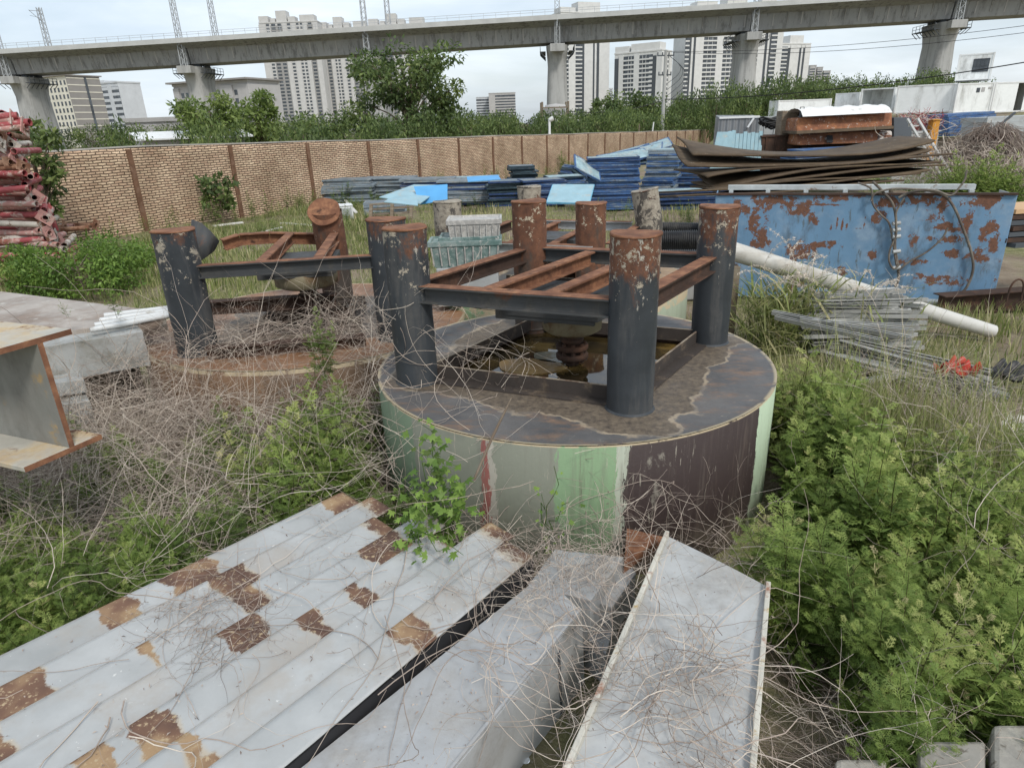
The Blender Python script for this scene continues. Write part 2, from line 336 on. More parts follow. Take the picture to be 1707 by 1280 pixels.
# ------------------------------------------------------------------ brick wall
WB = A(-10.56, 19.66); _d = D(1481, hor(1481)); WS = A(3.02 * _d[0] / _d[1], 3.02)
def wallxy(k): return WB + WS * k
def brick_wall():
    sp = np.linalg.norm(WS); d = WS / sp; nrm = A(d[1], -d[0]); H = 2.28
    ks = np.arange(-3.0, 26.01, .125)
    pts = [wallxy(k) for k in ks]
    loc = (*wallxy(-3), float(gh(*wallxy(-3))))
    nz_ = 15; V = []; uu = []
    for side in (1, -1):
        for k, p in zip(ks, pts):
            top = ghs(p[1]) + H + .012 * math.sin(k * 1.3) + .008 * math.sin(k * 3.1 + 1); bot = float(gh(*p)) - .3
            for q in range(nz_):
                z = bot + (top - bot) * q / (nz_ - 1); b = .012 * math.sin(k * 5 + q * .7) * side
                V.append((*(p + nrm * (side * .12 + b)), z)); uu.append(k * sp + (0 if side > 0 else 1.3))
    n1 = len(ks) * nz_; F = []
    for s in (0, 1):
        for i in range(len(ks) - 1):
            for q in range(nz_ - 1):
                a = s * n1 + i * nz_ + q; f = (a, a + nz_, a + nz_ + 1, a + 1); F.append(f if s == 0 else f[::-1])
    for i in range(len(ks) - 1):
        a = i * nz_ + nz_ - 1; F.append((a, a + nz_, a + nz_ + n1, a + n1))
    for i in (0, len(ks) - 1):
        for q in range(nz_ - 1): a = i * nz_ + q; F.append((a, a + 1, a + 1 + n1, a + n1))
    root = thing('brick_wall', loc, 'long weathered orange brick boundary wall with pale mortar cap crossing the yard', 'wall')
    V = np.asarray(V) - A(*loc)
    link('wall_face', mkmesh('wall_face', V, np.array(F), M['brick'], attrs={'uu': uu}), root)
    cp = MB()
    for i in range(0, len(ks) - 1):
        z0, z1 = [V[j * nz_ + nz_ - 1][2] + loc[2] + .016 for j in (i, i + 1)]
        cp.bar((*pts[i], z0), (*pts[i + 1], z1), .28, .035)
    cp.build('coping', flat('cement_cap', (.46, .43, .39, 1), .25, 2), root)
    dm = peel('dark_pilaster_brick', (.16, .085, .05, 1), [dict(s=5, t=.55, c=(.24, .14, .09, 1), w=.06)], rough=.9, var=.4)
    for k in range(-2, 26):
        p = wallxy(k); z = ghs(p[1]); b = MB()
        b.obox((*(p + nrm * .135), z + H / 2 - .12), A(*(d * .075), 0), A(*(nrm * .03), 0), A(0, 0, H / 2 + .08)); b.build('pilaster', dm, root)
brick_wall()
# ------------------------------------------------------------------ viaduct
VD = A(32.64, -1.996) / np.linalg.norm(A(32.64, -1.996)); VN = A(VD[1], -VD[0])   # VN points to the camera side
def vp(k): return A(10, 130) + A(32.64, -1.996) * k
def vz(k): return 15.0 + .52 * k
def viaduct():
    loc = (*vp(0), -1.3); root = thing('railway_viaduct', loc, 'long grey concrete railway viaduct on tapered piers crossing behind the yard', 'viaduct')
    d3 = A(*VD, .016); n3 = A(*VN, 0)
    def sec(k0, k1, prof, mb):
        a = A(*vp(k0), vz(k0)); b = A(*vp(k1), vz(k1))
        # profile coordinates: (towards camera, up)
        n = len(prof)
        V = [a + n3 * p + A(0, 0, q) for p, q in prof] + [b + n3 * p + A(0, 0, q) for p, q in prof]
        mb.add(V, [list(range(n))[::-1], [n + i for i in range(n)]] + [(i, (i + 1) % n, n + (i + 1) % n, n + i) for i in range(n)])
    fm = flat('parapet_concrete', (.48, .485, .47, 1), .15, .4)
    for k in range(-4, 4):
        b = MB(); sec(k + .004, k + .996, [(-2.6, .35), (2.6, .35), (3.1, 2.75), (5.9, 3.35), (5.9, 3.6), (-5.9, 3.6), (-5.9, 3.35), (-3.1, 2.75)], b); b.build('girder_span', M['girder'], root, bev=.05)
        b = MB(); sec(k, k + 1, [(5.95, 3.40), (6.1, 3.40), (6.1, 4.15), (5.95, 4.15)], b); sec(k, k + 1, [(-5.95, 3.40), (-6.1, 3.40), (-6.1, 4.15), (-5.95, 4.15)], b); b.build('parapet', fm, root)
        b = MB()
        for s_ in (6.02, -6.02):
            for zz in (4.6, 4.95): b.bar(A(*vp(k), vz(k) + zz) + n3 * s_, A(*vp(k + 1), vz(k + 1) + zz) + n3 * s_, .05, .05)
            for i in range(16):
                kk = k + i / 16; b.bar(A(*vp(kk), vz(kk) + 4.0) + n3 * s_, A(*vp(kk), vz(kk) + 4.97) + n3 * s_, .05, .05, (0, 1, 0))
        b.build('railing', flat('railing_steel', (.42, .44, .46, 1)), root)
        # drain pipes and gantry ribs on the near web
        for i in range(14):
            b = MB(); kk = k + (i + .5) / 14; zt = vz(kk)
            if i % 2 == 0: b.tube([A(*vp(kk), zt + 3.3) + n3 * 4.6, A(*vp(kk), zt + 2.75) + n3 * 3.2, A(*vp(kk), zt + 1.1) + n3 * 2.86], .06, 5)
            else: b.bar(A(*vp(kk), zt + 2.65) + n3 * 3.13, A(*vp(kk), zt + .9) + n3 * 2.77, .22, .05, n3)
            if -4 < k < 3 or i % 2 == 0: b.build('web_rib' if i % 2 else 'drain_pipe', M['bm'], root)
    for k in range(-4, 4):
        p = vp(k); z0 = float(gh(*p)) - .3; z1 = vz(k) - .12; H_ = z1 - z0; b = MB()
        def ring(z, hw, hd, n=28):
            out = []
            for q in np.linspace(0, 2 * math.pi, n, endpoint=False):
                c, s_ = math.cos(q), math.sin(q)
                e = .5
                out.append(A(*(p + VD * hw * np.sign(c) * abs(c) ** e + VN * hd * np.sign(s_) * abs(s_) ** e), z))
            return out
        prof = [(z0, 2.25, 3.6), (z1 - 5.5, 1.75, 3.1), (z1 - 3.2, 1.65, 3.0), (z1 - 1.6, 1.75, 3.4), (z1 - .7, 1.85, 3.9), (z1, 1.9, 4.05)]
        V = sum((ring(*q) for q in prof), []); n = 28
        b.add(V, [(i * n + j, i * n + (j + 1) % n, (i + 1) * n + (j + 1) % n, (i + 1) * n + j) for i in range(len(prof) - 1) for j in range(n)], True)
        b.add(V[-n:], [list(range(n))])
        b.build('pier', M['concrete'], root)
        b = MB()
        for s_ in (-1, 1):
            b.obox(A(*(p + VD * s_ * .9 + VN * 1.6), z1 + .2), A(*VD, 0) * .45, n3 * .5, A(0, 0, .27))
            b.obox(A(*(p + VD * s_ * .9 - VN * 1.6), z1 + .2), A(*VD, 0) * .45, n3 * .5, A(0, 0, .27))
        b.build('bearing', M['bd'], root)
        b = MB()   # inspection walkway round the pier head
        for s_ in (-1, 1):
            c = p + VD * s_ * 2.5
            b.obox(A(*c, z1 - 1.0), A(*VD, 0) * .5, n3 * 3.6, A(0, 0, .06))
            for zz in (-.5, 0.0): b.bar(A(*(c + VD * s_ * .45), z1 + zz) - n3 * 3.6, A(*(c + VD * s_ * .45), z1 + zz) + n3 * 3.6, .06, .06)
            for w in np.linspace(-3.6, 3.6, 7): b.bar(A(*(c + VD * s_ * .45), z1 - 1) + n3 * w, A(*(c + VD * s_ * .45), z1) + n3 * w, .06, .06, (0, 1, 0)); b.bar(A(*(c - VD * s_ * .5), z1 - 1.9) + n3 * w, A(*(c + VD * s_ * .4), z1 - 1.05) + n3 * w, .09, .09, n3)
        b.build('walkway', M['bd'], root)
        b = MB(); b.obox(A(*(p + VN * 4.7), z1 - .55), A(*VD, 0) * 1.25, n3 * .75, A(0, 0, .6)); b.build('mast_bracket', M['concrete'], root, bev=.05)
viaduct()
def mast(p, z0, h, arm, label):
    b = MB(); w0, w1 = .42, .30; n = int(h / .75)
    def cor(t): w = w0 + (w1 - w0) * t; return [A(*(p + VD * i * w + VN * j * w), z0 + h * t) for i, j in ((-1, -1), (1, -1), (1, 1), (-1, 1))]
    for i in range(4): b.bar(cor(0)[i], cor(1)[i], .11, .11, (0, 1, 0))
    for k in range(n):
        c0, c1 = cor(k / n), cor((k + 1) / n)
        for i in range(4):
            j = (i + 1) % 4
            b.bar(c0[i], c1[j], .06, .06, (0, 1, 0)) if k % 2 else b.bar(c0[j], c1[i], .06, .06, (0, 1, 0))
    o = thing('catenary_mast', (*p, z0), label, 'mast', 'lattice masts carrying the railway wires')
    gm = flat('mast_steel', (.40, .42, .43, 1)) if 'mast' not in M else M['mast']; M['mast'] = gm
    b.build('lattice_post', gm, o)
    a = MB(); t = p + VN * arm
    a.tube([A(*p, z0 + h * .93), A(*(p + VN * arm * .95), z0 + h * .93 - .25)], .05, 5); a.tube([A(*p, z0 + h * .72), A(*t, z0 + h * .93 - .2)], .045, 5); a.tube([A(*p, z0 + h * .80), A(*t, z0 + h * .80)], .035, 5)
    a.build('cantilever_arm', gm, o)
near_lab = {-3: 'front lattice mast on the westernmost viaduct pier above red pipes', -2: 'front lattice mast on the pier in front of the grey flat-roofed block', -1: 'front lattice mast on the pier half hidden by the big tree', 0: 'front lattice mast on the pier above the white tank frame', 1: 'front lattice mast on the pier beside the tallest striped tower', 2: 'front lattice mast on the pier behind the stacked white cabin'}
for k in range(-3, 3):
    mast(vp(k) + VN * 4.9, vz(k) - .1, 14.5, -2.9, near_lab[k])
for k, lab in ((-3, 'rear lattice mast on the deck beyond the red pipes'), (-2, 'rear lattice mast on the deck above the grey flat-roofed block'), (-1, 'rear lattice mast on the deck above the big tree')):
    mast(vp(k + .06) - VN * 5.2, vz(k) + 3.6, 8.5 if k == -3 else 12.5, 2.9, lab)
# ------------------------------------------------------------------ far buildings
def tower(name, lab, x0, x1, ytop, t, bays, fl=3.1, depth=16, t1=None, side=None, wall='bw', cat='building', crown=(), group=None, sidewall=None):
    t1 = t1 or t; q0 = P(x0, 195, t)[:2]; q1 = P(x1, 195, t1)[:2]
    mid = (q0 + q1) / 2; z0 = float(gh(*mid)) - .5; z1 = zfor(*mid, ytop)
    W = np.linalg.norm(q1 - q0); u = A(*((q1 - q0) / W), 0); v = A(-u[1], u[0], 0); o0 = A(*q0, 0)
    root = thing(name, (*mid, z0), lab, cat, group)
    b = MB()
    def bx(mb, a0, a1, d0, d1, h0, h1, uu=u, vv=v, oo=o0):
        c = oo + uu * (a0 + a1) / 2 + vv * (d0 + d1) / 2 + A(0, 0, (h0 + h1) / 2)
        mb.obox(c, uu * (a1 - a0) / 2, vv * (d1 - d0) / 2, A(0, 0, (h1 - h0) / 2))
    bx(b, 0, W, .6, depth, z0, z1)
    pr = MB()
    def face(bs, Wf, uu, vv, oo):
        a = 0; tot = sum(w for w, _ in bs)
        for w, kd in bs:
            w = w / tot * Wf; a0, a1 = a, a + w; a += w
            nf = int((z1 - z0 - 2) / fl)
            if kd == 'w': bx(pr, a0, a1, 0, .62, z0, z1 - .8, uu, vv, oo)
            elif kd == 'k':
                s = MB(); bx(s, a0 + .05, a1 - .05, .3, .58, z0 + 2, z1 - 3, uu, vv, oo); s.build('dark_wall_strip', M['bd'], root)
            elif kd in 'gGn':
                s = MB(); bx(s, a0, a1, .4, .59, z0 + 2, z1 - 2, uu, vv, oo); s.m = 1
                for f in range(nf):
                    h = z0 + 2 + f * fl; bx(s, a0, a1, .0 if kd != 'n' else .25, .42, h, h + (fl * .33 if kd != 'n' else fl * .5), uu, vv, oo)
                    if kd == 'G' and w > 4:
                        for e in (.33, .66): bx(s, a0 + w * e - .12, a0 + w * e + .12, .2, .42, h, h + fl, uu, vv, oo)
                s.build('window_strip', [M['glass'], M[wall]], root)
            elif kd in 'sS':
                s = MB()
                for f in range(nf):
                    h = z0 + 2 + f * fl; bx(s, a0 + w * .18, a1 - w * .18, .5, .62, h + fl * .22, h + fl * .82, uu, vv, oo)
                s.m = 1; bx(s, a0 + w * .1, a1 - w * .1, .56, .607, z0 + 1, z1 - 1.5, uu, vv, oo); s.build('window_column', [M['glass'], M[wall]], root)
                if kd == 'S': s = MB(); bx(s, a0, a1, .55, .605, z0, z1 - 2, uu, vv, oo); s.build('grey_wall_strip', M['bg'], root)
    face(bays, W, u, v, o0)
    if side:
        if side[0] == 'R': face(side[1], depth, v, -u, o0 + u * (W + .6) )
        else: face(side[1][::-1], depth, -v, u, o0 - u * .6 + v * depth)
    b.build('wall', M[sidewall or wall], root)
    if pr.V: pr.build('pilaster', M[wall], root)
    c = MB()
    for a0, a1, hh in crown: bx(c, W * a0, W * a1, 1, depth * .6, z1, z1 + hh)
    bx(c, -.3, W + .3, .2, depth + .3, z1, z1 + .9)
    c.build('roof_parapet', M[wall], root)
    return root
# residential cluster behind the viaduct on the left of the big tree
def resid(x0, x1, yt, t, lab, flip=0):
    bays = [(1.2, 'w'), (1, 's'), (1.3, 'S'), (1.2, 'S'), (.8, 'w'), (1, 's'), (.9, 'w'), (.8, 's'), (.7, 's'), (.8, 'w'), (1.2, 'S'), (1, 'w')]
    return tower('apartment_tower', lab, x0, x1, yt, t, bays[::-1] if flip else bays, 3.0, 20, t * 1.0, ('L', [(1, 'w'), (.6, 's'), (1, 'w')]), 'br', 'apartment tower', [(.0, .16, 6), (.2, .28, 4), (.30, .48, 10), (.5, .62, 5), (.7, .95, 6)], 'grey and white apartment slabs behind the viaduct')
resid(455, 548, 38, 640, 'grey apartment tower with small windows, the one clear of the big tree')
resid(549, 628, 48, 655, 'grey apartment tower rising just above the railway mast and big tree', 1)
resid(629, 722, 42, 665, 'grey apartment tower mostly hidden by the crown of the big tree')
striped = [(1.2, 'g'), (1.1, 'w'), (1.1, 'g'), (.35, 'k'), (1.4, 'w'), (.3, 'k'), (.3, 'w'), (.45, 'k'), (1.7, 'w')]
tower('apartment_tower', 'white striped tower seen just beside the pier above the white tank', 936, 1014, 22, 560, striped, 3.1, 22, 575, None, 'bw', 'apartment tower', [(.0, .3, 4), (.35, .8, 8)])
tower('apartment_tower', 'lower white tower with charcoal ends behind the utility pole', 1022, 1098, 88, 520, [(.7, 'k'), (.7, 'w'), (.35, 'g'), (1.3, 'G'), (.8, 'w'), (1.5, 'G'), (.5, 'n'), (.6, 'k'), (.7, 'w')], 3.1, 20, 500, ('R', [(1, 'w'), (.4, 's'), (.5, 'w')]), 'bw', 'apartment tower', [(.0, .3, 5), (.35, .95, 6)])
tower('apartment_tower', 'tallest white and dark striped tower beside a viaduct pier', 1136, 1292, 12, 520, [(.6, 'g'), (.3, 'k'), (.3, 'w'), (.35, 'k'), (1.2, 'w'), (2.0, 'G'), (1.0, 'w'), (1.9, 'G'), (.8, 'w'), (2.2, 'w'), (.5, 'g'), (1, 'w'), (.4, 'k'), (.3, 'w'), (.3, 'k'), (.9, 'g'), (.9, 'w')], 3.1, 22, 535, None, 'bw', 'apartment tower', [(.1, .3, 4), (.4, .6, 7), (.75, .9, 5)])
tower('apartment_tower', 'medium white tower with one dark window stripe beyond the tallest tower', 1290, 1338, 74, 600, [(1.3, 'g'), (.5, 'k'), (1.6, 'w'), (.4, 'k'), (.3, 'w'), (.4, 'k'), (1, 'w')], 3.1, 20, 610, None, 'bw', 'apartment tower', [(.3, .75, 7)])
for x0, x1, y, l in ((1341, 1351, 110, 'first and tallest'), (1353, 1362, 113, 'middle'), (1364, 1375, 119, 'last and lowest')):
    tower('apartment_tower', l + ' of three small far grey towers beyond the treeline', x0, x1, y, 900, [(.6, 'n'), (2, 'n'), (.5, 'w')], 3.2, 16, None, None, 'bm', 'apartment tower')
for x0, x1, y, l in ((1112, 1121, 142, 'pale hazy distant block just beside the utility pole'), (1123, 1134, 136, 'pale hazy distant block next to the tallest tower'), (1010, 1021, 148, 'pale hazy distant block in the gap between two white towers')):
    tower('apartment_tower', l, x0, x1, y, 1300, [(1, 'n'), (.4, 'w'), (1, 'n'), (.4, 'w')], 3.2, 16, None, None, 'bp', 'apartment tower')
def office():
    x0, x1, t = 72, 128, 330; q0 = P(x0, 205, t)[:2]; q1 = P(x1, 205, t * .97)[:2]; W = np.linalg.norm(q1 - q0); u = A(*((q1 - q0) / W), 0); v = A(-u[1], u[0], 0)
    z0 = float(gh(*q0)) - .5; z1 = zfor(*q1, 126); o0 = A(*q0, 0); dp = 17.0
    root = thing('office_block', (*q0, z0), 'cream office block with a grid of square windows and a taupe end', 'office building')
    b = MB(); b.obox(o0 + u * W / 2 + v * dp / 2 + A(0, 0, (z0 + z1) / 2), u * W / 2, v * dp / 2, A(0, 0, (z1 - z0) / 2)); b.build('wall', M['bc'], root)
    wm = MB(); wm.obox((0, 0, 0), u * .62, v * .05, A(0, 0, .95)); me = wm.mesh('window', M['glass']); nf = 9; nw = 9
    for f in range(nf):
        for k in range(nw):
            h = z1 - 3.0 - f * 3.05
            if h < z0 + 1: continue
            link('window', me, root, tuple(o0 + u * W * (k + .5) / nw - v * .05 + A(0, 0, h) - A(*q0, z0)))
    g = MB(); g.obox(o0 + u * (W + .15) + v * dp / 2 + A(0, 0, (z0 + z1) / 2), u * .15, v * dp / 2, A(0, 0, (z1 - z0) / 2)); g.build('taupe_end_wall', M['bt'], root)
    for f in range(10):
        g = MB(); g.obox(o0 + u * (W + .36) + v * dp / 2 + A(0, 0, z1 - 1 - f * 3.05), u * .06, v * dp / 2, A(0, 0, .22)); g.build('pale_band', M['bc'], root)
    g = MB(); g.obox(o0 + u * (W + .45) + v * dp * .55 + A(0, 0, (z0 + z1) / 2), u * .06, v * .6, A(0, 0, (z1 - z0) / 2 - .5)); g.build('glazing_strip', M['glass'], root)
    g = MB(); g.obox(o0 + u * W / 2 + v * dp / 2 + A(0, 0, z1 + .2), u * (W / 2 + 1), v * (dp / 2 + 1), A(0, 0, .25))
    for i in range(6):
        g.obox(o0 + u * (W * (.1 + .16 * i)) + v * 5 + A(0, 0, z1 + 1.6), u * .2, v * .2, A(0, 0, 1.3))
    g.obox(o0 + u * W * .55 + v * 6 + A(0, 0, z1 + 3), u * W * .5, v * 4, A(0, 0, .18)); g.build('roof', M['bt'], root)
office()
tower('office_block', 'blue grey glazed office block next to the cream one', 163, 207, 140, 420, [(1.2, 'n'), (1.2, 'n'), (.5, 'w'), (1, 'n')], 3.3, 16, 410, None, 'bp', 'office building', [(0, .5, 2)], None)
def greyblock():
    root = tower('office_block', 'plain grey block with an overhanging flat roof beside a pier', 297, 420, 141, 300, [(.6, 'w'), (.5, 's'), (.5, 's'), (2.2, 'w'), (.35, 's'), (.35, 's'), (.35, 's'), (1.2, 'w'), (.5, 's'), (1, 'w')], 3.4, 20, 285, ('R', [(1, 'w')]), 'bm', 'office building')
    q0 = P(297, 195, 300)[:2]; q1 = P(420, 195, 285)[:2]; mid = (q0 + q1) / 2; z = zfor(*mid, 141); u = A(*((q1 - q0) / np.linalg.norm(q1 - q0)), 0); v = A(-u[1], u[0], 0)
    b = MB(); b.obox(A(*mid, z + 1.3) + v * 10, u * (np.linalg.norm(q1 - q0) / 2 + 1.6), v * 12, A(0, 0, .35)); b.build('flat_roof', M['bt'], root)
greyblock()
tower('warehouse', 'low grey warehouse with a dark roof edge beyond the trees', 203, 318, 203, 150, [(3, 'w'), (.6, 's'), (.4, 'w'), (.6, 's'), (2, 'w')], 3.5, 18, 148, None, 'bm', 'warehouse')
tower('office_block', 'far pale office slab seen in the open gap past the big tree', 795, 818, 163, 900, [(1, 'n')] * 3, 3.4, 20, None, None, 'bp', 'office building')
tower('office_block', 'far glass office with a white stair tower, taller one in the gap', 816, 860, 156, 880, [(1, 'w'), (1.6, 'n'), (1.6, 'n')], 3.4, 20, None, None, 'bm', 'office building')
def shed():
    p0 = gp(240, 238, 27); p1 = gp(410, 236, 29); z = zfor(*p0[:2], 233)
    d = (p1 - p0)[:2]; W = np.linalg.norm(d); u = A(*(d / W), 0); v = A(-u[1], u[0], 0)
    root = thing('shed', tuple(p0), 'low shed with a pale sheet roof just behind the brick wall', 'shed')
    b = MB(); b.obox(A(*p0[:2], (p0[2] + z) / 2) + u * W / 2 + v * 2, u * W / 2, v * 1.8, A(0, 0, (z - p0[2]) / 2 - .05)); b.build('wall', M['bm'], root)
    b = MB()
    zz = z + .02
    c0 = A(*p0[:2], zz) - u * .3 - v * .2; c1 = c0 + u * (W + .6)
    b.add([c0, c1, c1 + v * 2.3 + A(0, 0, .28), c0 + v * 2.3 + A(0, 0, .28), c1 + v * 4.6, c0 + v * 4.6], [(0, 1, 2, 3), (3, 2, 4, 5)])
    o = b.build('roof', M['white'], root); m = o.modifiers.new('solid', 'SOLIDIFY'); m.thickness = .06
shed()
# ------------------------------------------------------------------ foliage tools
def rots(d, n):          # d (N,3) leaf direction, n (N,3) rough normal -> (N,3,3) columns x=d, y, z
    d = d / (np.linalg.norm(d, axis=1)[:, None] + 1e-9); y = np.cross(n, d); y /= np.linalg.norm(y, axis=1)[:, None] + 1e-9
    return np.stack([d, y, np.cross(d, y)], 2)
def inst(TV, TF, Ms, O):
    N, n = len(O), len(TV)
    V = (np.einsum('nij,kj->nki', Ms, TV) + O[:, None, :]).reshape(-1, 3)
    return V, (TF[None] + (np.arange(N) * n)[:, None, None]).reshape(-1, TF.shape[1])
class FB:                # foliage buffer, quads only
    def __init__(s): s.V = []; s.F = []; s.T = []; s.n = 0
    def add(s, V, F, T):
        s.V.append(V); s.F.append(F + s.n); s.T.append(np.broadcast_to(T, (len(V),))); s.n += len(V)
    def arr(s): return np.concatenate(s.V), np.concatenate(s.F), np.concatenate(s.T)
    def mesh(s, name, mat, off=(0, 0, 0)):
        V, F, T = s.arr(); return mkmesh(name, V - np.asarray(off), F, mat, attrs={'tint': np.clip(T, 0, 1)})
LEAF = (A((0, 0, 0), (.45, .24, .05), (1, 0, -.08), (.45, -.24, .05)), np.array([[0, 1, 2, 3]]))
def qtubes(Pt, r, n=3):  # Pt (N,K,3), r (N,K)
    N, K, _ = Pt.shape
    t = np.gradient(Pt, axis=1); t /= np.linalg.norm(t, axis=2)[..., None] + 1e-9
    ref = np.where(np.abs(t[..., 2:3]) > .9, A(1, 0, 0), A(0, 0, 1)); a = np.cross(t, ref); a /= np.linalg.norm(a, axis=2)[..., None] + 1e-9; b = np.cross(t, a)
    an = np.arange(n) * 2 * math.pi / n
    V = Pt[:, :, None, :] + r[:, :, None, None] * (np.cos(an)[:, None] * a[:, :, None, :] + np.sin(an)[:, None] * b[:, :, None, :])
    i, k, j = np.meshgrid(np.arange(N), np.arange(K - 1), np.arange(n), indexing='ij')
    f = lambda kk, jj: (i * K + kk) * n + jj % n
    F = np.stack([f(k, j), f(k, j + 1), f(k + 1, j + 1), f(k + 1, j)], -1).reshape(-1, 4)
    return V.reshape(-1, 3), F
def unit(v): return v / (np.linalg.norm(v, axis=-1, keepdims=True) + 1e-9)
def twigs(fb, starts, dirs, K, step, curl, grav, r0, r1, tint, floor=None, ceil=None, wig=.25):
    N = len(starts); p = starts.copy(); d = unit(dirs); ax = G.normal(size=(N, 3)) * curl; pts = [p.copy()]
    st = step * G.uniform(.6, 1.4, (N, 1))
    for k in range(K - 1):
        ax = ax * .9 + G.normal(size=(N, 3)) * curl * .35
        d = unit(d + ax * .5 + G.normal(size=(N, 3)) * wig * .3 + A(0, 0, -grav)); p = p + d * st
        if floor is not None:
            fz = floor(p[:, 0], p[:, 1]); low = p[:, 2] < fz; p[low, 2] = fz[low] + G.uniform(.002, .02, low.sum()); d[low, 2] = np.abs(d[low, 2]) * .3
        pts.append(p.copy())
    Pt = np.stack(pts, 1); rr = G.uniform(.6, 1.3, (N, 1)) * np.linspace(r0, r1, K)[None]
    V, F = qtubes(Pt, rr); fb.add(V, F, np.repeat(tint, K * 3)); return Pt
def crown(rng, h, rad, nc, nl, ls, z0=.25, flat=.8, lean=(0, 0), cr=.3, wide=False):
    """leaf clumps on limbs; returns limb paths and leaf arrays (height h, base at origin)"""
    limbs = []; fb = FB(); tr = A(lean[0] * .4, lean[1] * .4, h * .5)
    limbs.append(([A(0, 0, 0), A(lean[0] * .1 + .03 * h, lean[1] * .1, h * .2), tr, A(lean[0] * .8, lean[1] * .8, h * .88)], .03 * h))
    for c in range(nc):
        zz = z0 + (1 - z0) * ((c + rng.random()) / nc) ** .8; az = c * 2.4 + rng.normal() * .4
        wid = rad * (math.sin(math.pi * min(1, .18 + .82 * (1 - (zz - z0) / (1 - z0)) * .75 + .08)) ** .7) * rng.uniform(.45 if wide else .55, 1.15 if wide else 1.05)
        ct = A(lean[0] * zz + math.cos(az) * wid, lean[1] * zz + math.sin(az) * wid, h * zz * rng.uniform(.93, 1.0))
        b0 = A(lean[0] * zz * .5, lean[1] * zz * .5, h * max(.1, zz * .6)); limbs.append(([b0, (b0 + ct) / 2 + A(0, 0, .03 * h), ct], .009 * h))
        r = rad * cr * rng.uniform(.7, 1.3); m = int(nl / nc * rng.uniform(.7, 1.3)); q = unit(rng.normal(size=(m, 3))); rr = r * rng.uniform(.25, 1.1, (m, 1)) ** .6
        O = ct + q * rr * A(1.15, 1.15, flat); dr = unit(q * .6 + rng.normal(size=(m, 3)) * .6 + A(0, 0, -.25)); nn = unit(q * .5 + A(0, 0, .9) + rng.normal(size=(m, 3)) * .5)
        Ms = rots(dr, nn) * (ls * rng.uniform(.6, 1.3, (m, 1, 1))); V, F = inst(*LEAF, Ms, O)
        fb.add(V, F, np.repeat(np.clip(rng.uniform(.3, .75) + rng.normal(size=m) * .13, .13, 1), 4))
    return limbs, fb
def limb_mesh(limbs, name='trunk', mat='bark'):
    b = MB()
    for pth, r in limbs:
        k = len(pth); b.tube(pth, np.linspace(r, r * .35, k), 6, False)
    return b.mesh(name, M[mat])
def plant_tree(name, lab, cat, loc, h, rad, nc, nl, ls, group=None, seed=1, mat='tree', **kw):
    rng = np.random.default_rng(seed); limbs, fb = crown(rng, h, rad, nc, nl, ls, **kw)
    o = thing(name, tuple(loc), lab, cat, group); link('trunk', limb_mesh(limbs), o); link('crown', fb.mesh('crown', M[mat]), o); return o
def tree_at(name, lab, cat, px, yb, yt, t, wpx, nc, nl, lspx, **kw):
    q = gp(px, yb, t); h = zfor(q[0], q[1], yt) - q[2]; return plant_tree(name, lab, cat, q, h, wpx * t / FL / 2, nc, nl, lspx * t / FL, **kw)
tree_at('tree', 'big dark leafy tree standing before the viaduct just behind the brick wall', 'tree', 686, 230, 82, 40, 172, 56, 11000, 8, seed=3, z0=.08, cr=.25, lean=(.3, 0), wide=True)
tree_at('tree', 'bright green round young tree above the wall before the grey flat-roofed block', 'tree', 358, 236, 164, 29, 96, 24, 4600, 8, seed=5, z0=.40, cr=.36, mat='treel')
tree_at('tree', 'bright green slimmer young tree next to the round one above the wall', 'tree', 436, 236, 158, 31, 62, 20, 2800, 8, seed=6, z0=.38, cr=.42, mat='treel')
tree_at('tree', 'dark spreading shrub tree above the wall before the grey apartment towers', 'tree', 535, 234, 192, 38, 90, 18, 2600, 7, seed=8, z0=.3, cr=.36)
tree_at('tree', 'dark round tree above the wall before the lower white tower', 'tree', 1058, 218, 158, 78, 84, 24, 4200, 6, seed=9, z0=.25, cr=.36)
tree_at('tree', 'small dark tree above the wall beside the striped tower', 'tree', 1012, 218, 163, 76, 44, 14, 1800, 6, seed=10, z0=.35, cr=.4)
# bushes and trees in rows: a few kinds, copied
bush_src = []
for i in range(5):
    rng = np.random.default_rng(40 + i); limbs, fb = crown(rng, 1.0, .62, 16, 1900, .085, z0=.22, cr=.42, flat=.75)
    bush_src.append((limb_mesh(limbs), fb.mesh('crown', M['tree'])))
def bush(px, yb, yt, t, w, lab, grp, name='bush', cat='bush', zoff=0):
    q = gp(px, yb, t); q[2] -= zoff; h = zfor(q[0], q[1], yt) - q[2]; tm, cm = bush_src[R.randrange(5)]
    o = thing(name, tuple(q), lab, cat, grp, R.uniform(0, 6)); o.scale = (w * t / FL / 1.35, w * t / FL / 1.35, h * 1.0)
    link('trunk', tm, o); link('crown', cm, o); return o
for i in range(34):                       # dense row just beyond the wall
    k = i * .56; w = wallxy(k) + A(-WS[1], WS[0]) / np.linalg.norm(WS) * R.uniform(1.2, 6.0) + WS * R.uniform(-.3, .3); px, py = S((*w, float(gh(*w)) + 1.5)); t = (A(*w, 1) - CAM) @ cf
    if px > 1175: break
    if 228 < px < 325: continue
    yt = {0: 206}.get(0) + R.uniform(-10, 5) - (6 if px > 480 else 0) - (px - 500) * .012
    bush(px, py, max(yt, hor(px) - 9), t, R.uniform(65, 105) * (1 if px < 700 else .7), 'dense dark green bush in the overgrown row just beyond the brick wall', 'bushes in the row beyond the brick wall')
for i in range(26):
    px = 60 + i * 45 + R.uniform(-10, 10); bush(px, hor(px) + 6, hor(px) - R.uniform(8, 20), R.uniform(95, 150), R.uniform(50, 80), 'low far green tree in the hedge line before the viaduct piers', 'low trees in the far hedge line', 'tree', 'tree')
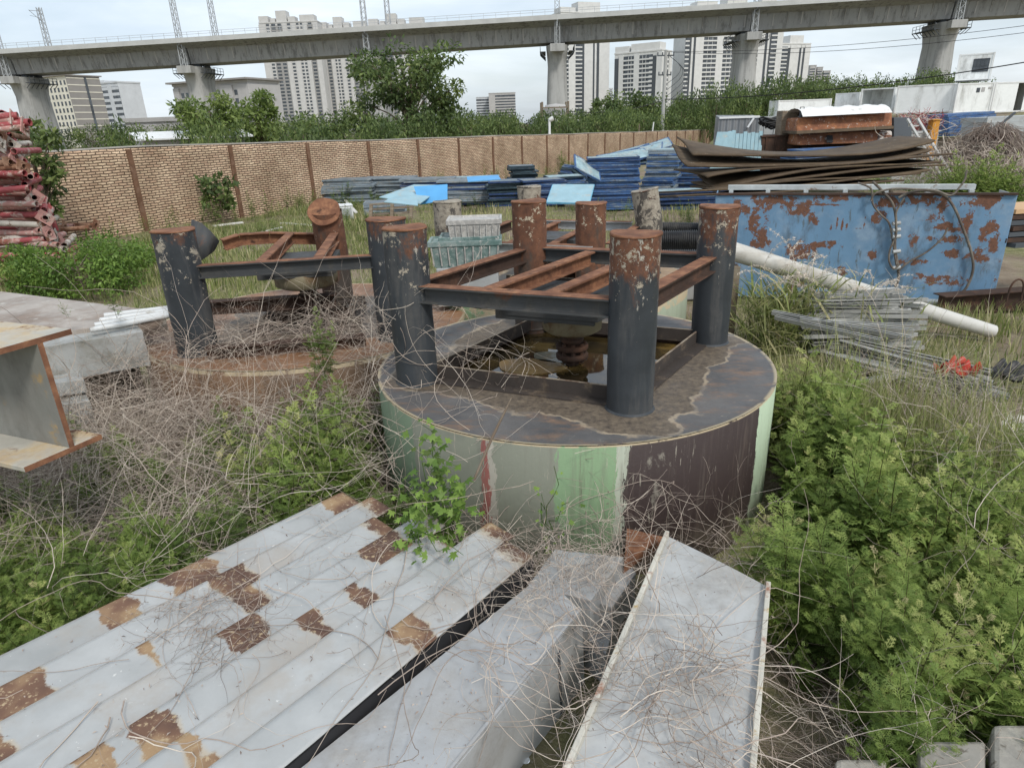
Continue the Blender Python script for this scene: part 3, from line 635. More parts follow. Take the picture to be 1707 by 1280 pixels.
for i in range(30):                       # treeline on the right bank
    px = 1130 + i * 16.5 + R.uniform(-6, 6); f = (px - 1130) / 500; t = R.uniform(72, 90) if px < 1420 else R.uniform(72, 84)
    yt = (174 if px < 1190 else 158 if px < 1260 else 147) + R.uniform(-12, 6) - max(0, px - 1300) * .05
    bush(px, hor(px) + 10, yt, t, R.uniform(48, 70), 'green tree in the treeline behind the white site cabins', 'trees in the treeline behind the site cabins', 'tree', 'tree')
for i in range(7):
    px = 1125 + i * 24; bush(px, hor(px) + 14, 176 + R.uniform(-6, 5) - i * .8, R.uniform(98, 108), R.uniform(45, 60), 'dark green bush in front of the treeline near the end of the brick wall', 'bushes below the treeline')
# ------------------------------------------------------------------ poles, wires, water frame
def pole():
    q = gp(1104, 215, 70); h = zfor(q[0], q[1], 84) - q[2]; o = thing('utility_pole', tuple(q), 'grey concrete utility pole carrying wires beyond the brick wall', 'utility pole')
    b = MB(); b.cyl(q[:2], .22, q[2], q[2] + h, 12, .15); b.build('pole', M['concrete'], o)
    for dz, w in ((.5, .9), (2.3, .7)):
        b = MB(); z = q[2] + h - dz; b.bar(q * A(1, 1, 0) + A(-w, -.2, z), q * A(1, 1, 0) + A(w, .2, z), .1, .12)
        for i in (-1, -.4, .4, 1): b.cyl(q[:2] + A(i * w * .95, i * .2), .06, z, z + .3, 6)
        b.build('crossarm', M['bd'], o)
    b = MB()
    for i in range(4):
        s_ = np.linspace(0, 1, 14); b.tube(np.stack([q[0] + .3 + (1.3 + .25 * i) * np.sin(s_ * math.pi), q[1] + 0 * s_, q[2] + h - .5 - (2.6 + .6 * i) * s_], 1), .025, 4, False)
    b.build('cable_loop', M['bd'], o); return q, h
PQ, PH = pole()
def cable(lab, a, b, sag, r):
    s_ = np.linspace(0, 1, 40)[:, None]; p = a + (b - a) * s_ + A(0, 0, -1) * (4 * sag * s_ * (1 - s_)); m = MB(); m.tube(p, r, 5); tag(m.build('power_cable', M['dark'], None, tuple(a)), lab, 'cable')
e1, e2, e3 = P(1790, 32, 44), P(1790, 44, 44), P(1790, 90, 44)
cable('thin upper wire running from the utility pole across the clear sky', PQ + A(0, 0, PH - .1), e1, .6, .018)
cable('thin wire just under the upper one running from the utility pole', PQ + A(.6, .1, PH - .2), e2, .7, .018)
cable('thick low black cable crossing in front of the treeline and cabins', PQ + A(0, 0, PH - 4.6), e3, .7, .04)
cable('black cable from the utility pole to the white tank frame', PQ + A(0, 0, PH - 4.7), gp(945, 190, 62) * A(1, 1, 0) + A(0, 0, zfor(*gp(945, 190, 62)[:2], 186)), .5, .035)
def tankframe():
    q = gp(925, 222, 60); z0 = q[2]; zt = zfor(q[0], q[1], 180); o = thing('water_tank_stand', tuple(q), 'old timber frame holding a white cylindrical tank above the wall', 'tank stand')
    b = MB(); b.lathe(q[:2] + A(.1, .5), [(.01, z0 + .9), (.95, z0 + .9), (1.0, z0 + 1.3), (1.0, zt - .1), (.9, zt + .25), (.01, zt + .35)], 20); b.build('tank', M['bm'], o)
    for dx in (-1.15, 1.15):
        for dy in (-.7, 1.5):
            b = MB(); b.cyl(q[:2] + A(dx, dy), .09, z0, zt + .5, 8); b.build('post', M['timber'], o)
    b = MB(); b.bar(A(q[0] - 1.2, q[1] - .75, zt), A(q[0] + 1.2, q[1] - .75, zt), .1, .12); b.bar(A(q[0] - 1.1, q[1] - .8, zt - .1), A(q[0] + .7, q[1] - .8, z0 + .3), .08, .1); b.bar(A(q[0] + 1.1, q[1] - .85, zt - .1), A(q[0] - .7, q[1] - .85, z0 + .3), .08, .1); b.build('brace', M['timber'], o)
tankframe()
def vent():
    w = wallxy(8.2); q = A(*w, float(gh(*w)) + .9); z = zfor(*w, 198); b = MB(); b.tube([q, A(*w, z - .15), A(w[0] - .02, w[1], z)], [.08, .08, .08], 8); b.tube([A(*w, z - .1), A(w[0] + .25, w[1], z + .02)], [.12, .15], 8); tag(b.build('vent_pipe', M['white'], None, tuple(q)), 'thin white hooked pipe standing at the wall by the tank frame', 'pipe')
vent()
for i, (px, y0, dx) in enumerate(((1083, 238, 5), (1062, 232, 3), (1045, 232, -6))):
    q = gp(px, y0, 62); q[2] -= .1; b = MB(); z = zfor(*q[:2], 204 + 3 * i); b.bar(q, A(q[0] + dx * .06, q[1], z), .09, .09, (0, 1, 0)); b.bar(A(q[0] - .1, q[1], q[2] + .3), A(q[0] + .25, q[1], q[2] + .42), .06, .08)
    tag(b.build('timber_stake', M['white' if i == 0 else 'timber'], None, tuple(q)), ('pale leaning stake by the far wall above the blue panels', 'short brown upright stake by the far wall above the blue panels', 'brown stake tilted the other way by the far wall')[i], 'stake')
# ------------------------------------------------------------------ white site cabins
rib = corr('cabin_ribbed_wall', (.62, .64, .64, 1), .3, 0)
def cabin(x0, x1, yt, yb, t0, t1, lab, depth=2.4, opening=None, window=None, doorslot=None, small=False, zb=None):
    qa, qb = P(x0, yb, t0), P(x1, yb, t1); u = (qb - qa)[:2]; W = np.linalg.norm(u); u = A(*(u / W), 0); v = A(-u[1], u[0], 0)
    z0 = qa[2] if zb is None else zb; z1 = zfor(*((qa + qb)[:2] / 2), yt); H = z1 - z0; o0 = A(*qa[:2], z0)
    o = thing('site_cabin', tuple(o0), lab, 'site cabin')
    w = MB(); e = .06
    def pn(mb, a0, a1, d0, d1, h0, h1): mb.obox(o0 + u * (a0 + a1) / 2 + v * (d0 + d1) / 2 + A(0, 0, (h0 + h1) / 2), u * (a1 - a0) / 2, v * (d1 - d0) / 2, A(0, 0, (h1 - h0) / 2))
    if opening: pn(w, .1, W * opening[0], .05, .1, .1, H - .1); pn(w, W * opening[1], W - .1, .05, .1, .1, H - .1); pn(w, .1, W - .1, .06, depth, .05, .12)
    elif doorslot: pn(w, .1, W * doorslot[0], .05, .1, .1, H - .1); pn(w, W * doorslot[1], W - .1, .05, .1, .1, H - .1)
    elif window:
        a0, a1, h0, h1 = [k * s for k, s in zip(window, (W, W, H, H))]; pn(w, .1, a0, .05, .1, .1, H - .1); pn(w, a1, W - .1, .05, .1, .1, H - .1); pn(w, a0, a1, .05, .1, .1, h0); pn(w, a0, a1, .05, .1, h1, H - .1)
    else: pn(w, .1, W - .1, .05, .1, .1, H - .1)
    pn(w, .1, W - .1, depth - .1, depth - .05, .1, H - .1); pn(w, .05, .1, .1, depth - .1, .1, H - .1); pn(w, W - .1, W - .05, .1, depth - .1, .1, H - .1); pn(w, .05, W - .05, .05, depth - .05, H - .1, H - .04)
    w.build('wall_panel', M['whitewall'], o)
    f = MB()
    for a in (0, W - .14):
        for d in (0, depth - .14): pn(f, a, a + .14, d, d + .14, 0, H)
    for h in (0, H - .14):
        for d in (0.02, depth - .12): pn(f, .14, W - .14, d, d + .1, h, h + .12)
        for a in (.02, W - .12): pn(f, a, a + .1, .14, depth - .14, h, h + .12)
    f.build('steel_frame', M['white'], o, bev=.01)
    if window:
        wf = MB(); pn(wf, a0, a1, .06, .09, h0, h1); wf.build('window_pane', M['glass'], o)
        wf = MB()
        for k in range(5): a = a0 + (a1 - a0) * k / 4; pn(wf, a - .02, a + .02, .02, .05, h0, h1)
        for hh in (h0, (h0 + h1) / 2, h1): pn(wf, a0, a1, .0, .02, hh - .025, hh + .025)
        wf.build('window_bars', M['bd'], o)
    if small:
        wf = MB(); pn(wf, W * .53, W * .62, .02, .05, H * .68, H * .83); wf.build('vent', M['glass'], o); wf = MB(); pn(wf, W * .66, W * .75, .02, .05, H * .70, H * .84); wf.build('notice', M['bm'], o); wf = MB(); pn(wf, W * .84, W * .93, .02, .05, H * .78, H * .85); wf.build('label_plate', M['bm'], o)
    if opening:
        wf = MB()
        for k in range(6): a = W * (.12 + .055 * k); pn(wf, a, a + .04, depth - .2, depth - .16, H * .12, H * .55)
        pn(wf, W * .1, W * .46, depth - .16, depth - .12, H * .5, H * .56); wf.build('barred_window', M['white'], o)
    return o
zc = float(P(1600, 190, 57)[2])
cabin(1588, 1649, 138, 190, 57, 57, 'white site cabin with small vents on its plain face below the stacked one', small=True, depth=6)
cabin(1650, 1712, 136, 188.5, 57, 57, 'white site cabin with a narrow dark doorway at the end of the row', doorslot=(.62, .83), depth=6)
cabin(1489, 1584, 141, 190, 60, 57.5, 'long white site cabin with a blank ribbed side', depth=2.6)
cabin(1430, 1486, 147, 190, 64, 62, 'white site cabin with an open front showing a barred window inside', opening=(.06, .96), depth=2.6)
cabin(1388, 1428, 155, 195, 68, 66, 'small white site cabin partly behind the open one', depth=2.5)
cabin(1294, 1382, 166, 205, 66, 66, 'white ribbed site cabin standing apart behind the rusty tank', depth=2.5)
cabin(1591, 1650, 89, 135.5, 58.5, 57.2, 'white site cabin stacked on top of the lower row with a barred window', window=(.44, .88, .30, .78), depth=4.5)
# ------------------------------------------------------------------ heap of red pipes
def pipe_heap():
    ms = [peel('pink_red_pipe_paint', (.33, .07, .075, 1), [dict(s=5, t=.56, c=(.55, .42, .38, 1), c2=(.4, .25, .2, 1), w=.06), dict(s=3, t=.60, c=RUST, w=.06)], rough=.6, var=.3),
          peel('faded_pink_pipe_paint', (.48, .25, .22, 1), [dict(s=6, t=.55, c=(.6, .55, .48, 1), w=.06), dict(s=3, t=.58, c=RUST, w=.06)], rough=.7, var=.3),
          peel('rusty_pipe', RUST, [dict(s=5, t=.5, c=(.4, .24, .16, 1), w=.1)], rough=.9, var=.4),
          peel('pale_pipe', (.50, .46, .40, 1), [dict(s=5, t=.56, c=RUST, w=.06)], rough=.7, var=.3)]
    inner = M['dark']; src = []
    for m in ms:
        for L_ in (1.1, 1.7):
            for fl in (0, 1):
                b = MB(); n = 12; r, ri = .058, .047
                b.tube([A(-L_, 0, 0), A(0, 0, 0)], r, n, False); V = []
                for rr, x in ((r, 0), (ri, 0), (ri, -.25)): V += [A(x, rr * math.cos(q), rr * math.sin(q)) for q in np.linspace(0, 2 * math.pi, n, endpoint=False)]
                b.add(V, [(i * n + j, i * n + (j + 1) % n, (i + 1) * n + (j + 1) % n, (i + 1) * n + j) for i in range(2) for j in range(n)]); b.m = 1; b.add(V[-n:], [list(range(n))]); b.m = 0
                b.add([A(-L_, r * math.cos(q), r * math.sin(q)) for q in np.linspace(0, 2 * math.pi, n, endpoint=False)], [list(range(n))[::-1]])
                if fl:
                    b.obox(A(-.02, .098, 0), A(.008, 0, 0), A(0, .04, 0), A(0, 0, .1)); b.obox(A(-.02, -.098, 0), A(.008, 0, 0), A(0, .04, 0), A(0, 0, .1)); b.obox(A(-.02, 0, .08), A(.008, 0, 0), A(0, .058, 0), A(0, 0, .02)); b.obox(A(-.02, 0, -.08), A(.008, 0, 0), A(0, .058, 0), A(0, 0, .02))
                src.append(b.mesh('steel_pipe', [m, inner]))
    Y0 = float(Z(50, 475, 0)[1]); n = 0
    ztop = zfor(-9.2, Y0 + .5, 188)
    for row in range(60):
        z = .15 + row * .093
        if z > ztop: break
        f = z / ztop
        edge = 86 - 50 * f + (12 if .60 < f < .66 else 0)
        if f > .88: edge = 38
        for j in range(5):
            if n >= 290: break
            Y = Y0 + .2 + .42 * j + .35 * f + R.uniform(-.1, .1)
            px = edge + R.uniform(-22, 6) - (18 if j > 2 else 0)
            lo = -12.5; X = Z(px, 300, 0)[0] * 0 + (Y / D(px, 320)[1]) * D(px, 320)[0]
            yaw = R.choice([R.uniform(-.35, .25), R.uniform(-.35, .25), R.uniform(-1.25, -.7)])
            o = link('steel_pipe', R.choice(src[:8] if R.random() < .55 else src), None, (X, Y, z + R.uniform(-.03, .03)))
            o.rotation_euler = (R.uniform(0, 6), R.uniform(-.07, .07), yaw)
            tag(o, 'short weathered red or pink steel pipe in the tall heap against the brick wall', 'pipe', 'pipes in the tall red heap'); n += 1
    for i, (px, py, z, yaw) in enumerate(((38, 207, 0, .1), (44, 212, 0, .05), (50, 204, .0, -.1), (25, 200, 0, .2), (30, 193, 0, .3))):
        q = P(px, py, 10.8); o = link('steel_pipe', src[(4 * i) % 8 + 1 if i % 2 else 0], None, tuple(q)); o.rotation_euler = (1, -.04, yaw)
        tag(o, 'short weathered red or pink steel pipe in the tall heap against the brick wall', 'pipe', 'pipes in the tall red heap')
    for i in range(9):
        q = Z(R.uniform(95, 180), R.uniform(388, 412), .1); o = link('steel_pipe', R.choice(src), None, (q[0], q[1] - .3, float(gh(q[0], q[1])) + .55 + R.uniform(-.1, .1))); o.rotation_euler = (1, R.uniform(-.1, .1), R.uniform(-.5, .3))
        tag(o, 'loose red or pale pipe lying among the green weeds beside the heap', 'pipe', 'pipes among the weeds beside the heap')
pipe_heap()
# ------------------------------------------------------------------ stacks of blue panels
def paint(nm, c, c2): return peel(nm, c, [dict(s=3, t=.56, c=c2, w=.08, st=(1, 1, 6)), dict(s=7, t=.64, c=(.13, .10, .08, 1), w=.05)], rough=.6, var=.4)
PB = {'b': paint('blue_panel_edge', (.055, .125, .285, 1), (.24, .30, .37, 1)), 'n': paint('navy_panel_edge', (.03, .065, .17, 1), (.10, .13, .2, 1)), 'g': paint('grey_panel_edge', (.22, .27, .31, 1), (.38, .38, .36, 1)),
      'k': paint('teal_black_panel_edge', (.025, .045, .06, 1), (.08, .13, .16, 1)), 'p': paint('pale_blue_face', (.30, .42, .45, 1), (.46, .50, .48, 1)), 'd': flat('panel_gap', (.05, .06, .08, 1)), 's': paint('slate_panel_face', (.16, .2, .23, 1), (.3, .3, .28, 1))}
PM = {}
def panelmesh(w, d, th, edge, face):
    k = (w, d, th, edge, face)
    if k not in PM:
        b = MB(); e = .04
        b.box(-w / 2, w / 2, -d / 2, -d / 2 + e, 0, th); b.box(-w / 2, w / 2, d / 2 - e, d / 2, 0, th); b.box(-w / 2, -w / 2 + e, -d / 2 + e, d / 2 - e, 0, th); b.box(w / 2 - e, w / 2, -d / 2 + e, d / 2 - e, 0, th)
        for x in np.arange(-w / 2 + .3, w / 2 - .1, .3): b.box(x - .006, x + .006, -d / 2 - .006, -d / 2 + .002, 0.004, th - .004)
        b.m = 1; b.box(-w / 2 + e, w / 2 - e, -d / 2 + e, d / 2 - e, th * .72, th - .004)
        PM[k] = b.mesh('formwork_panel', [PB[edge], PB[face]])
    return PM[k]
NST = [0]
def stack(px, pb, n, yaw, lab, w=1.5, d=.9, th=.055, edge='b', face='p', jit=.04, tilt=(0, 0), z0=0.0, dz=0, gap=.008, q=None, skew=0):
    q = Z(px, pb, 0) if q is None else q; q = A(q[0], q[1], float(gh(q[0], q[1])) + .03 + z0); NST[0] += 1
    rx, ry = tilt; nrm = Matrix.Rotation(yaw, 3, 'Z') @ (Matrix.Rotation(ry, 3, 'Y') @ (Matrix.Rotation(rx, 3, 'X') @ Vector((0, 0, 1))))
    for i in range(n):
        h = i * (th + gap); o = link('formwork_panel', panelmesh(w, d, th, edge if isinstance(edge, str) and len(edge) == 1 else R.choice(edge), face), None, tuple(q + A(*nrm) * h + A(R.uniform(-jit, jit) + skew * i, R.uniform(-jit, jit), 0)))
        o.rotation_euler = (rx + R.uniform(-.008, .008), ry + R.uniform(-.008, .008), yaw + R.uniform(-.03, .03) * (1 + jit * 8))
        tag(o, lab, 'formwork panel', lab.replace('panel lying in', 'panels in'))
stack(1020, 348, 24, -.12, 'blue panel lying in the tallest neat block of blue panels', 1.55, 1.0, edge='bbbn')
stack(1093, 338, 26, -.35, 'pale edged panel lying in the leaning pile beside the tallest block', 1.0, 1.3, edge='bgg', jit=.06, skew=.012)
stack(1162, 322, 22, -.3, 'dark blue panel lying in the pile just before the brown steel plates', 1.7, 1.0, edge='nb', face='s', jit=.06)
stack(1048, 262, 6, -.2, 'sloping blue panel lying in the top layer thrown over the tallest block', 2.2, 1.0, edge='b', tilt=(.12, -.16), z0=0, q=Z(1035, 330, 0) + A(0, 1.3, 0), jit=.12) if False else None
for i, (px, py, t, yw, tl) in enumerate(((1062, 252, 22, -.3, (.30, -.20)), (1044, 257, 21.6, .25, (.22, -.10)), (1036, 250, 23, -.6, (.12, -.22)), (1080, 246, 23.5, -.1, (.25, -.3)), (1108, 258, 21.2, -.7, (.35, -.05)), (1064, 257, 21.8, -.5, (.16, -.12)))):
    o = link('formwork_panel', panelmesh(1.7, 1.0, .055, 'b', 'p'), None, tuple(P(px, py, t) + A(0, 0, -.1))); o.rotation_euler = (*tl, yw)
    tag(o, 'sloping pale topped blue panel thrown over the tallest block', 'formwork panel', 'sloping panels thrown over the tallest block')
stack(950, 318, 12, .3, 'slanting dark panel lying in the toppled pile beside the tallest block', 1.1, 1.2, edge='knb', tilt=(0, .62), jit=.04, z0=.15)
stack(940, 330, 14, .1, 'blue panel lying flat beneath the toppled pile', 1.3, 1.0, edge='bk', jit=.08)
o = link('formwork_panel', panelmesh(.9, .8, .055, 'b', 'p'), None, tuple(P(978, 282, 19.5))); o.rotation_euler = (.5, .5, .2); tag(o, 'bright pale blue panel resting tilted on the toppled pile', 'formwork panel')
stack(872, 332, 19, .1, 'black and teal panel lying in the narrow ragged tower by the wall', 1.0, .9, edge='k', face='s', jit=.1, q=Z(872, 322, 0))
stack(850, 340, 13, .0, 'dark blue grey panel lying in the low pile under the narrow tower', 1.5, 1.0, edge='nk', face='s', jit=.06)
stack(905, 340, 13, .15, 'blue panel lying in the low pile between the tower and the toppled pile', 1.4, 1.0, edge='nb', face='s', jit=.08)
for px, pb, n, lab in ((585, 334, 15, 'faded grey panel lying in the first long low pile along the wall'), (655, 330, 14, 'faded grey panel lying in the second long low pile along the wall'), (720, 334, 15, 'slate panel lying in the low pile behind the bright blue board'), (782, 338, 13, 'rusty slate panel lying in the low pile beside the weeds')):
    stack(px, pb, n, -.06, lab, 2.0, 1.0, edge='ggg' if px < 700 else 'ggn', face='s', jit=.1)
for px, pb, n, lab in ((700, 314, 9, 'blue panel lying in the thin pile against the wall'), (790, 314, 10, 'blue panel lying in the thin pile under the pale blue sheet')):
    stack(px, pb, n, -.03, lab, 2.2, .9, edge='bg', face='p', jit=.12, q=Z(px, pb, 0))
stack(1140, 347, 9, -.1, 'blue panel lying in the low spread pile before the dark blue pile', 2.2, 1.0, edge='bn', jit=.15)
def loose(name, lab, cat, c, mat, th=.02, solid=True):
    b = MB(); c = [np.asarray(v, float) for v in c]; n = np.cross(c[1] - c[0], c[2] - c[0]); n = n / np.linalg.norm(n) * th
    b.add(c + [v + n for v in c], [(3, 2, 1, 0), (4, 5, 6, 7)] + [(i, (i + 1) % 4, 4 + (i + 1) % 4, 4 + i) for i in range(4)]); o = tag(b.build(name, mat, None, tuple(c[0])), lab, cat); return o
skyb = peel('bright_blue_board', (.10, .36, .68, 1), [dict(s=4, t=.7, c=(.3, .45, .55, 1), w=.05)], rough=.5, var=.1); paleb = peel('pale_blue_sheet', (.30, .46, .52, 1), [dict(s=4, t=.62, c=(.5, .52, .48, 1), w=.1)], rough=.6, var=.15)
loose('board', 'bright sky blue board propped up in the middle of the scrap', 'board', [P(700, 342, 15.5), P(746, 334, 15.5), P(746, 308, 15.6), P(690, 312, 15.6)], skyb)
loose('board', 'long faded blue sheet sloping down from the bright blue board', 'board', [P(632, 330, 15.2), P(700, 341, 15.0), P(742, 310, 16.4), P(690, 309, 16.6)], paleb)
loose('board', 'pale folded sheet below the sloping faded blue sheet', 'board', [P(640, 338, 14.6), P(697, 344, 14.4), P(694, 326, 15.2), P(650, 331, 15.3)], paleb)
loose('board', 'pale blue sheet lying on the thin pile near the wall', 'board', [P(780, 304, 20), P(835, 300, 20), P(830, 293, 21), P(778, 296, 21)], skyb)
def scrap_frame():
    q = Z(660, 372, 0); o = thing('timber_pallet', tuple(q), 'broken grey timber pallet heap under the folded blue sheets', 'pallet')
    for i in range(4):
        b = MB(); b.bar(q + A(-.75, .1 * i, .12 + .13 * i), q + A(.5, .25 * i - .1, .14 + .13 * i), .25, .03); b.build('deck_board', M['timber'], o)
    for x in (-.7, -.1, .45):
        b = MB(); b.bar(q + A(x, -.2, .0), q + A(x + .05, .0, .55), .09, .09, (0, 1, 0)); b.build('block', M['timber'], o)
scrap_frame()
q = Z(640, 360, 0); stack(640, 356, 5, .1, 'grey weathered board lying in the pile under the sloping blue sheet', 1.3, .8, .07, 'g', 's', .1)
def meshpanel():
    a, b_, c, d = P(912, 338, 14.5), P(982, 340, 14.3), P(990, 309, 15.1), P(922, 309, 15.3); o = thing('mesh_panel', tuple(a), 'light blue wire mesh panel with a V brace leaning before the panel stacks', 'mesh panel')
    m = MB(); e = .035; nn = np.cross(b_ - a, d - a); nn /= np.linalg.norm(nn); ps = paint('light_blue_frame', (.16, .44, .62, 1), (.3, .5, .6, 1))
    for p, r in ((a, b_), (b_, c), (c, d), (d, a)): m.bar(p, r, e, e, nn)
    m.build('frame', ps, o); m = MB(); mid = (a + b_) / 2; m.bar(d, mid, .04, .03, nn); m.bar(c, mid, .04, .03, nn); m.bar((c + d) / 2, mid, .03, .03, nn); m.build('brace', PB['b'], o); m = MB()
    for i in range(1, 30): f = i / 30; m.bar(a + (b_ - a) * f, d + (c - d) * f, .006, .006, nn)
    for i in range(1, 14): f = i / 14; m.bar(a + (d - a) * f, b_ + (c - b_) * f, .006, .006, nn)
    m.build('wire_mesh', ps, o)
    m = MB(); n2 = nn * -.02; m.add([a - n2, b_ - n2, c - n2, d - n2], [(0, 1, 2, 3)]); m.build('backing_sheet', paleb, o).modifiers.new('s', 'SOLIDIFY').thickness = .008
meshpanel()
def boxes():
    for i, (x, y, w, l) in enumerate(((547, 362, .5, 'pale teal metal cabinet lying at the edge of the grass'), (575, 362, .42, 'white dented box beside the pale teal cabinet'))):
        q = Z(x, y + 4, 0); o = thing('metal_cabinet', tuple(q), l, 'cabinet', None, -.2 + .5 * i); b = MB(); b.box(-w * .6, w * .6, -.3, .3, 0, .42); me = link('shell', b.mesh('shell', M['white'] if i else paleb), o); mo = me.modifiers.new('b', 'BEVEL'); mo.width = .02
        b = MB(); b.box(-w * .5, w * .5, -.325, -.302, .05, .36); link('door', b.mesh('door', M['galv' if i else 'bd']), o); b = MB(); b.box(-w * .62, w * .62, -.32, .32, .421, .44); link('lid', b.mesh('lid', M['white']), o)
boxes()
wp = peel('white_plank', (.62, .60, .55, 1), [dict(s=4, t=.6, c=(.4, .36, .3, 1), w=.1)], rough=.7, var=.1)
for i, (x0, y0, x1, y1, w, l) in enumerate(((355, 377, 405, 371, .22, 'white flat board lying on the grass near the brick wall'), (420, 391, 470, 379, .06, 'thin white strip lying across the grass'), (570, 328, 594, 355, .1, 'white narrow plank leaning by the metal cabinets'), (470, 372, 520, 376, .15, 'grey white board on the grass beyond the cut column'), (250, 398, 300, 402, .05, 'thin pale rod lying in the grass before the wall'))):
    a, b_ = Z(x0, y0, .06), Z(x1, y1, .08); b = MB(); b.bar(a, b_, w, .03); tag(b.build('plank', wp, None, tuple(a)), l, 'plank')
# ------------------------------------------------------------------ brown steel plates
def steel_plate(pl, pr, sag, t, lab, depth=1.5, curlL=0.0, dip=.10, td=0.0, rag=0.028):
    a, b_ = P(*pl, t), P(*pr, t + td); n, m = 30, 8; V = []
    dy = unit(np.cross(A(0, 0, 1), b_ - a))
    ph = R.uniform(0, 6)
    for i in range(n + 1):
        f = i / n; base = a + (b_ - a) * f; s_ = -sag * 4 * f * (1 - f)
        for j in range(m + 1):
            g = j / m; z = s_ + dip * (g - 0) * (1 - .6 * f) + curlL * (1 - f) ** 3 * (1 - g) * .0 + rag * math.sin(f * 7 + ph + g * 2) * (1 - .4 * g)
            V.append(base + dy * depth * g + A(.1 * math.sin(ph + g * 3) * (f in (0, 1)), 0, z - curlL * (1 - f) ** 4 * (1 - g)))
    F = np.array([(i * (m + 1) + j, (i + 1) * (m + 1) + j, (i + 1) * (m + 1) + j + 1, i * (m + 1) + j + 1) for i in range(n) for j in range(m)])
    o = link('steel_plate', mkmesh('steel_plate', np.array(V) - a, F, M['plate'], smooth=True), None, tuple(a)); mo = o.modifiers.new('solid', 'SOLIDIFY'); mo.thickness = .036; mo.offset = -1
    tag(o, lab, 'steel plate')
w_ = ('uppermost', 'second from the top', 'third from the top', 'fourth from the top', 'fifth from the top', 'sixth from the top', 'seventh from the top', 'lowest')
for i, (pl, pr, sag, t, cl) in enumerate((((1164, 236), (1566, 232), .30, 13.6, .22), ((1156, 248), (1560, 246), .32, 13.5, .30), ((1174, 275), (1582, 258), .05, 13.3, .25), ((1207, 286), (1578, 266), .03, 13.2, .30), ((1210, 296), (1572, 274), .02, 13.1, .22), ((1196, 308), (1556, 282), .03, 13.0, .08), ((1142, 316), (1528, 290), .03, 12.9, .05), ((1120, 326), (1500, 302), .02, 12.8, .03))):
    steel_plate(pl, pr, sag, t, w_[i] + ' sagging brown steel plate in the stack behind the blue box', curlL=cl, dip=.06 if i < 2 else -.16, td=.6)
b = MB()
for i, (x, y) in enumerate(((1250, 330), (1400, 322), (1500, 315))):
    q = P(x, y, 13.5); q2 = A(q[0], q[1], float(gh(q[0], q[1]))); b = MB(); b.bar(q2 + A(0, .1, 0), A(q[0], q[1] + .1, q[2] - .05), .3, .3, (0, 1, 0)); tag(b.build('timber_support', M['timber'], None, tuple(q2)), ('short', 'middle', 'last')[i] + ' timber block carrying the stack of brown steel plates', 'timber block')
